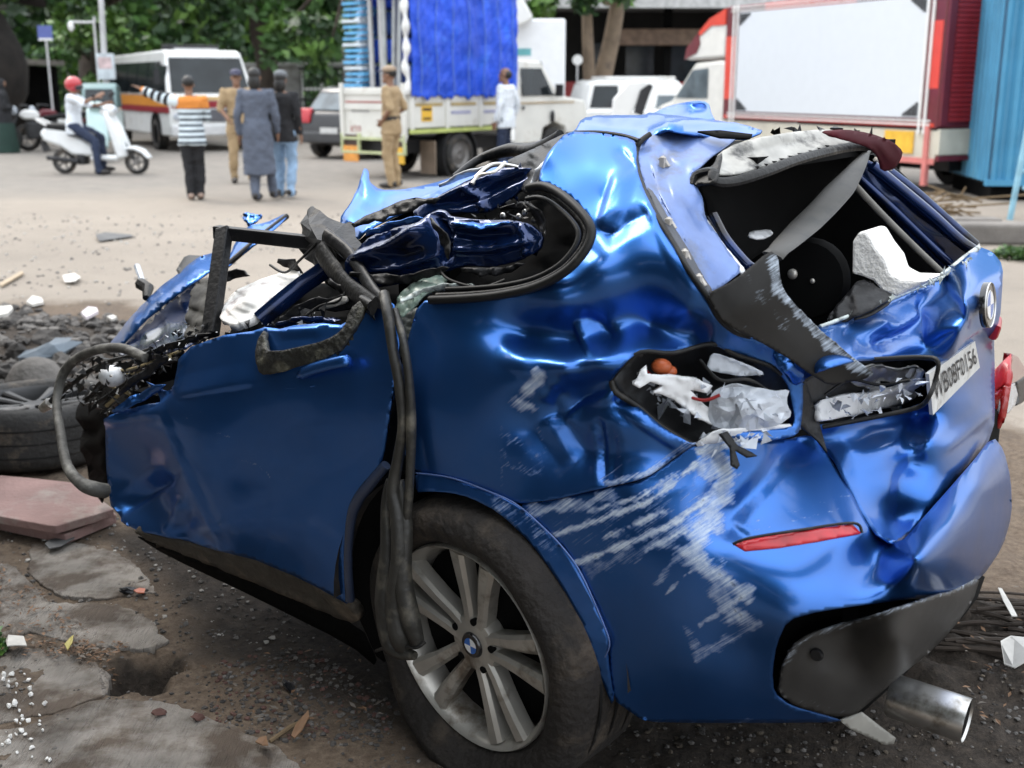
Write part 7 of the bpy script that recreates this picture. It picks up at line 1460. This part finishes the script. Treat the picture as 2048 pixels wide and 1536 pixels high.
# rider
person('scooter rider in red helmet, white shirt and dark trousers with a foot on the road', (sc_l.x-.36, sc_l.y-.02, 0), R_(-84),
       dict(hip_l=(-.10, .0, .80), hip_r=(.10, .0, .80), knee_r=(.20, .36, .56), ank_r=(.27, .40, .08), knee_l=(-.18, .38, .60), ank_l=(-.25, .36, .10), sh_l=(-.18, .02, 1.27), sh_r=(.18, .02, 1.27), head=(0, .05, 1.45),
            el_r=(.24, .22, 1.17), wr_r=(.16, .44, 1.28), el_l=(-.22, .24, 1.12), wr_l=(-.20, .48, 1.16)), WHITEC, NAVY, SHOE, None, helmet(mat('red_helmet', (.42, .02, .03), .25, var=.1, coat=.6), mat('helmet_visor', (.02, .02, .025), .15)), sleeve=.3, h=1.72)
# shrouded figure at the left edge
bw = thing('person', 'person in long black and dark green robe at the left edge of the road', 'person', at(14, 306), R_(-70))
b = MB(); stack(b, [(.02, .0, .0, .30, .27), (.35, 0, 0, .26, .23), (.8, 0, 0, .22, .19), (1.1, 0, 0, .20, .16), (1.3, 0, 0, .19, .14), (1.36, 0, 0, .12, .1), (1.40, 0, 0, .09, .09)]); b.ell((0, .0, 1.50), .10, .12, .13)
limb(b, (-.18, 0, 1.28), (-.24, .05, 1.0), .07, .06); limb(b, (.18, 0, 1.28), (.24, .05, 1.0), .07, .06); limb(b, (.24, .05, 1.0), (.1, .18, .98), .06, .05); limb(b, (-.24, .05, 1.0), (-.1, .18, .98), .06, .05)
rmesh('robe', b, .016, CHARC, bw, 4)
b = MB(); stack(b, [(.015, .0, .0, .32, .29), (.3, 0, 0, .285, .255), (.62, 0, 0, .25, .22), (.66, 0, 0, .24, .2)]); b.build('green_hem', mat('dark_green_cloth', (.008, .03, .022), .8), bw, True)
b = MB().ell((0, .055, 1.505), .07, .075, .09); rmesh('face', b, .012, SKIN, bw, 2)

# ------------------------------------------------------------------ debris and litter
STONE = [mat('grey_stone', (.13, .12, .11), .9, var=.3, scale=9, bump=.6), mat('dark_stone', (.055, .05, .046), .9, var=.35, scale=9, bump=.6), mat('pale_stone', (.36, .34, .31), .9, var=.2, scale=9, bump=.5)]
def rock(r, n=0, flat=.6):
    bm = bmesh.new(); bmesh.ops.create_icosphere(bm, subdivisions=2 if n else 1, radius=1)
    for v in bm.verts: v.co = Vector((v.co.x*RNG.uniform(.55, 1.3), v.co.y*RNG.uniform(.55, 1.3), v.co.z*flat*RNG.uniform(.5, 1.3)))*r
    me = bpy.data.meshes.new('stone'); bm.to_mesh(me); bm.free(); return me
def stones(n, area, w, rmin, rmax, name, mats, seed, pw=2.0):
    """many small stones in one object"""
    q = np.random.default_rng(seed); V = []; F = []; M = []; base = [rock(1.0) for _ in range(5)]
    bv = [np.array([tuple(v.co) for v in m.vertices]) for m in base]; bf = [np.array([tuple(p.vertices) for p in m.polygons]) for m in base]
    P = gp(area); lo, hi = P.min(0), P.max(0); k = 0; nn = 0
    while k < n:
        p = q.uniform(lo, hi)
        if not inside(P, p[:1], p[1:])[0]: continue
        s = rmin+(rmax-rmin)*q.uniform()**pw; i = q.integers(0, 5); a = q.uniform(0, 6.28); c, s_ = math.cos(a), math.sin(a)
        v = bv[i]*s; v = np.stack([v[:, 0]*c-v[:, 1]*s_, v[:, 0]*s_+v[:, 1]*c, v[:, 2]+s*.25+ground_h(p[None])[0]], 1)+np.array([p[0], p[1], 0])
        V.append(v); F.append(bf[i]+nn); nn += len(v); M += [q.integers(0, len(mats))]*len(bf[i]); k += 1
    o = mesh_obj(name, np.concatenate(V), np.concatenate(F), mats=mats, midx=M); o['kind'] = 'stuff'; return o
stones(2600, [(-200, 1080), (700, 1240), (900, 1536), (900, 1700), (-300, 1700)], 0, .0012, .007, 'gravel', [STONE[0], STONE[1], STONE[1]], 1, 3)
stones(900, [(420, 1330), (640, 1300), (800, 1420), (760, 1500), (480, 1480), (400, 1420)], 0, .002, .010, 'gravel', [STONE[0], STONE[1], STONE[1], mat('brick_bits', (.10, .05, .04), .9, var=.3)], 2, 2)
stones(1500, [(1230, 1440), (1900, 1440), (2100, 1200), (2200, 1536), (1900, 1800), (1000, 1800)], 0, .002, .010, 'gravel', [STONE[1], STONE[0], MUD], 3, 2.5)
stones(1500, [(-300, 640), (0, 612), (230, 640), (300, 690), (200, 780), (-300, 790)], 0, .006, .05, 'rubble', [STONE[0], STONE[1], STONE[1]], 4, 2.0)
stones(900, [(0, 430), (700, 430), (500, 600), (0, 620)], 0, .004, .022, 'gravel', [STONE[0], STONE[2]], 5, 3)
stones(1200, [(-300, 980), (230, 1020), (250, 1080), (700, 1230), (600, 1300), (-300, 1180)], 0, .002, .012, 'gravel', STONE, 6, 3)
# rubble blocks that can be told apart
for k, (px, py, r, mi) in enumerate([(98, 690, .10, 1), (60, 670, .07, 0), (150, 700, .09, 1), (185, 645, .05, 0), (35, 710, .08, 1), (95, 665, .05, 1), (220, 640, .05, 0), (120, 640, .05, 0), (10, 690, .07, 0), (160, 670, .06, 1), (75, 735, .08, 0), (20, 745, .07, 1), (130, 730, .07, 0), (200, 690, .06, 1), (50, 640, .045, 0)]):
    o = link(bpy.data.objects.new('rubble_stone', rock(r, 1, .6))); o.location = gnd(px, py, .05); o.rotation_euler = (RNG.uniform(0, 1), RNG.uniform(0, 1), RNG.uniform(0, 6)); o.data.materials.append(STONE[mi])
    tag(o, 'grey rubble stone in the dark heap behind the lying wheel', 'stone', 'rubble stones behind the lying wheel')
o = link(bpy.data.objects.new('rubble_slab', rock(.12, 1, .35))); o.location = gnd(100, 700, .12); o.rotation_euler = (.3, -.2, .5); o.scale = (1.3, .6, 1); o.data.materials.append(mat('blue_grey_slab', (.14, .17, .2), .8, var=.2)); tag(o, 'flat blue grey slab on top of the rubble heap', 'slab')
cn = thing('grey_bump', 'rounded dark grey mound right behind the lying wheel', 'mound', gnd(75, 790)); MB().lathe([(.16, -.02), (.15, .08), (.10, .16), (.04, .19), (0, .195)], 20, axis='z').build('mound', STONE[0], cn, True)
def scrap(name, label, cat, poly, m, h=.012, group=None, t=.003, warp=.01):
    c = np.array(poly, float).mean(0); g0 = gnd(*c); P = [gnd(*p)-g0 for p in poly]; z = float(ground_h(np.array([[g0.x, g0.y]]))[0])
    v = [(p.x, p.y, h+RNG.uniform(0, warp)) for p in P]; n = len(v); v += [(a, b_, z_-t) for a, b_, z_ in v]
    o = MB().add(v, [tuple(range(n)), tuple(range(2*n-1, n-1, -1))]+[(i, (i+1) % n, (i+1) % n+n, i+n) for i in range(n)]).build(name, m)
    o.location = (g0.x, g0.y, max(z, 0)); return tag(o, label, cat, group)
PAP = mat('dirty_paper', (.52, .50, .46), .8, var=.15, scale=20); LEAFY = mat('yellow_leaf', (.42, .36, .10), .6, var=.2, scale=20); LEAFB = mat('brown_leaf', (.19, .105, .055), .7, var=.25, scale=20)
scrap('white_slab', 'white tile fragment on the sandy edge above the rubble', 'tile', [(54, 614), (66, 600), (84, 606), (88, 612), (66, 618)], PAP, .03, t=.02)
scrap('white_slab', 'white oval tile fragment at the left edge of the rubble', 'tile', [(-6, 662), (4, 654), (26, 650), (30, 656), (20, 668), (-4, 674)], PAP, .09, t=.02)
scrap('white_slab', 'pinkish white tile fragment near the blue front flap', 'tile', [(166, 664), (180, 650), (196, 652), (200, 660), (176, 672)], mat('pinkish_tile', (.55, .5, .52), .6, var=.1), .08, t=.02)
scrap('white_slab', 'cream tile fragment beside the blue front flap', 'tile', [(216, 660), (228, 654), (236, 660), (226, 666)], PAP, .05, t=.015)
scrap('stick', 'pale stick lying on the sand at left', 'stick', [(0, 572), (44, 548), (48, 552), (4, 578)], mat('pale_stick', (.32, .25, .17), .8), .02, t=.015)
scrap('paper_scrap', 'crumpled pale paper on the sand', 'paper', [(126, 562), (150, 556), (162, 562), (150, 572), (130, 570)], PAP, .02, warp=.04)
scrap('flat_rag', 'flat grey rag on the road behind the black frame', 'rag', [(192, 476), (210, 470), (262, 472), (268, 476), (230, 482), (198, 486)], mat('grey_rag', (.10, .10, .10), .9, var=.3), .015, warp=.03)
scrap('paper_scrap', 'pale cream paper scrap beside the green tuft at lower left', 'paper', [(14, 1304), (20, 1298), (50, 1296), (56, 1312), (36, 1320), (18, 1322)], PAP, .03, warp=.015)
scrap('dry_leaf', 'small yellow leaf on the left slab', 'leaf', [(132, 1316), (142, 1300), (150, 1298), (148, 1312), (138, 1326)], LEAFY, .03, warp=.012)
scrap('dry_leaf', 'brown curled leaf beside the twig near the tyre', 'leaf', [(584, 1498), (592, 1478), (606, 1458), (618, 1450), (620, 1462), (606, 1488), (590, 1504)], LEAFB, .02, warp=.02)
scrap('dry_leaf', 'pale brown leaf at the bottom left of the twig', 'leaf', [(512, 1506), (520, 1496), (534, 1500), (538, 1514), (526, 1518)], LEAFB, .02, warp=.015)
scrap('orange_chip', 'tiny orange plastic chip on the wet dirt', 'chip', [(268, 1194), (280, 1189), (292, 1194), (290, 1202), (276, 1200)], mat('orange_plastic', (.45, .10, .03)), .015)
o = link(bpy.data.objects.new('black_lump', rock(0.022, 1, .6))); o.location = gnd(258, 1180, .015); o.scale = (1.3, 0.8, 0.8); o.rotation_euler = (.2, .3, .7); o.data.materials.append(BLACK); tag(o, 'black lump of plastic beside the orange chip', 'lump')
scrap('blue_rag', 'grey blue plastic strip near the pink slabs', 'rag', [(92, 1106), (100, 1094), (148, 1082), (150, 1090), (124, 1106), (100, 1112)], mat('grey_rag', (.10, .10, .10)), .02, warp=.015)
o = link(bpy.data.objects.new('rubber_lump', rock(0.02, 1, .6))); o.location = gnd(576, 1372, .015); o.scale = (0.7, 1.6, 0.7); o.rotation_euler = (.2, .3, .7); o.data.materials.append(BLACK); tag(o, 'black strip of rubber in the gravel near the flat tyre', 'rubber')
o = link(bpy.data.objects.new('brick_chip', rock(0.016, 1, .6))); o.location = gnd(396, 1434, .015); o.scale = (1.2, 0.8, 0.8); o.rotation_euler = (.2, .3, .7); o.data.materials.append(mat('brick_bits', (.10, .05, .04))); tag(o, 'reddish brick chip at the edge of the brushed slab', 'brick')
o = link(bpy.data.objects.new('brick_chip', rock(0.018, 1, .6))); o.location = gnd(318, 1424, .015); o.scale = (1.3, 0.7, 0.7); o.rotation_euler = (.2, .3, .7); o.data.materials.append(mat('brick_bits', (.10, .05, .04))); tag(o, 'dark red brick chip on the pit side of the slab', 'brick')
tw = thing('twig', 'thin straight twig pointing up right on the dirt', 'twig', gnd(540, 1492)); a, c = gnd(620, 1444)-gnd(540, 1492), gnd(540, 1492)*0
MB().tube([(0, 0, .012), a*.5+Vector((0, 0, .018)), a+Vector((0, 0, .014))], [.005, .006, .003], 6).build('stem', mat('dry_branch', (.16, .11, .06)), tw, True)
for k in range(46):
    px, py = RNG.uniform(-10, 62), RNG.uniform(1345, 1475)
    if k > 26: px, py = RNG.uniform(0, 110), RNG.uniform(1400, 1520)
    o = link(bpy.data.objects.new('foam_crumb', rock(RNG.uniform(.002, .009), 0, .7))); o.location = gnd(px, py, .014); o.rotation_euler = RNG.uniform(0, 3, 3); o.data.materials.append(FOAM)
    tag(o, 'white crumb of foam scattered at the lower left edge', 'foam', 'white foam crumbs at lower left')
lit = MB(); q = np.random.default_rng(21)
for area, n in (([(-20, 1130), (100, 1200), (240, 1330), (60, 1330), (-20, 1320)], 300), ([(60, 1290), (260, 1290), (230, 1340), (90, 1320)], 160), ([(380, 1320), (700, 1300), (800, 1450), (420, 1470)], 70), ([(1900, 1220), (2060, 1180), (2060, 1500), (1900, 1500)], 60)):
    P = gp(area); lo, hi = P.min(0), P.max(0); k = 0
    while k < n:
        p = q.uniform(lo, hi)
        if not inside(P, p[:1], p[1:])[0]: continue
        s = q.uniform(.004, .014); a = q.uniform(0, 6.28); z = ground_h(p[None])[0]+.016
        c, s_ = math.cos(a)*s, math.sin(a)*s
        lit.add([(p[0]-c, p[1]-s_, z), (p[0]+s_*.4, p[1]-c*.4, z+.004), (p[0]+c, p[1]+s_, z+q.uniform(0, .008)), (p[0]-s_*.4, p[1]+c*.4, z+.003)], [(0, 1, 2, 3)], int(q.integers(0, 3))); k += 1
o = lit.build('leaf_litter', [LEAFB, mat('rust_litter', (.11, .062, .034), .8, var=.3), mat('grey_litter', (.14, .12, .10), .8, var=.3)]); o['kind'] = 'stuff'
tuft = crown_mesh('grass_tuft', [(gnd(-5, 1310).x, gnd(-5, 1310).y, .03, .05, .04, .04, 200)], .018, None, 91, mixw=(.2, .4, .4)); tuft['kind'] = 'stuff'
# pink paving slabs under the lying wheel
PINK = mat('dusty_pink_stone', (.24, .15, .135), .85, var=.2, scale=5, col2=(.30, .25, .22), c2amt=.35, c2scale=6, bump=.25, bscale=60)
def pslab(label, poly, w, t, par=None):
    v = [gnd(*p, w) for p in poly]; n = len(v); V = [tuple(p) for p in v]+[(p.x, p.y, p.z-t) for p in v]
    o = MB().add(V, [tuple(range(n)), tuple(range(2*n-1, n-1, -1))]+[(i, (i+1) % n, (i+1) % n+n, i+n) for i in range(n)]).build('stone_slab', PINK, bevel=.004)
    return tag(o, label, 'slab')
pslab('upper dusty pink stone slab under the lying wheel', [(-120, 940), (60, 955), (160, 966), (228, 1018), (112, 1052), (96, 1050), (-120, 1010)], .085, .03)
pslab('lower dusty pink stone slab sticking out from under the upper one', [(-40, 1020), (110, 1050), (226, 1020), (232, 1028), (130, 1070), (-60, 1030)], .045, .035)
# torn roots and sticks on the dark bank at lower right
for k in range(34):
    px = RNG.uniform(1860, 2060); py = 1200+(px-1860)*.12+RNG.uniform(0, 130); a = gnd(px, py); d = Vector((RNG.uniform(.15, .4), -RNG.uniform(.02, .14), 0))*RNG.uniform(.4, 1)
    z = float(ground_h(np.array([[a.x, a.y]]))[0])+.012
    t = tag(MB().tube(crom([a+Vector((0, 0, z)), a+d*.5+Vector((0, RNG.uniform(-.02, .02), z+.012)), a+d+Vector((0, 0, z))], 3), .004+.004*RNG.uniform(), 6).build('root', mat('dark_root', (.045, .034, .026), .9, var=.3)), 'dark dead root on the bank to the right of the exhaust', 'root', 'dead roots at lower right')
scrap('paper_scrap', 'pale crumpled paper at the right edge beside the exhaust', 'paper', [(1990, 1378), (2010, 1366), (2050, 1372), (2056, 1410), (2020, 1412), (2000, 1400)], PAP, .06, warp=.04)
scrap('bent_tube', 'white bent plastic piece on the bank at the right', 'plastic', [(1988, 1246), (1996, 1244), (2014, 1280), (2026, 1304), (2014, 1308), (1998, 1284)], PAP, .06, warp=.02)
# unseen trees and wall, added to darken the car side and near ground

BLOCKER_WALL = mat('blocker_wall_dark', (.035, .034, .028), .9, var=.4, scale=3, col2=(.018, .024, .014), c2amt=.5, c2scale=2, bump=.5)
w_ = thing('unseen_blocker_wall', 'unseen dark wall added left of the camera to darken the blue door', 'wall', (-3.25, -1.2, 0), R_(92))  # added out of view: keeps sky and bright ground out of the door's reflection
MB().box(-3.6, 7.6, 0, .25, 0, 2.7).box(-3.7, 7.7, -.05, .3, 2.7, 2.8).build('wall', BLOCKER_WALL, w_)
tree('unseen tree added behind the camera to darken reflections in the car', (-2.6, -3.6, 0), 5.5, .28, clump_row(-3.6, 3, 2.6, 6.5, 17, 1.6, 620, 31, 2.2), .2, 31, mixw=(.6, .35, .05))
tree('unseen tree added left of the camera to shade door and pavement', (-4.4, .9, 0), 5, .24, clump_row(-2.0, 2.6, 3.0, 5.6, 18, 1.4, 560, 33, 2.2), .18, 33, mixw=(.6, .35, .05))
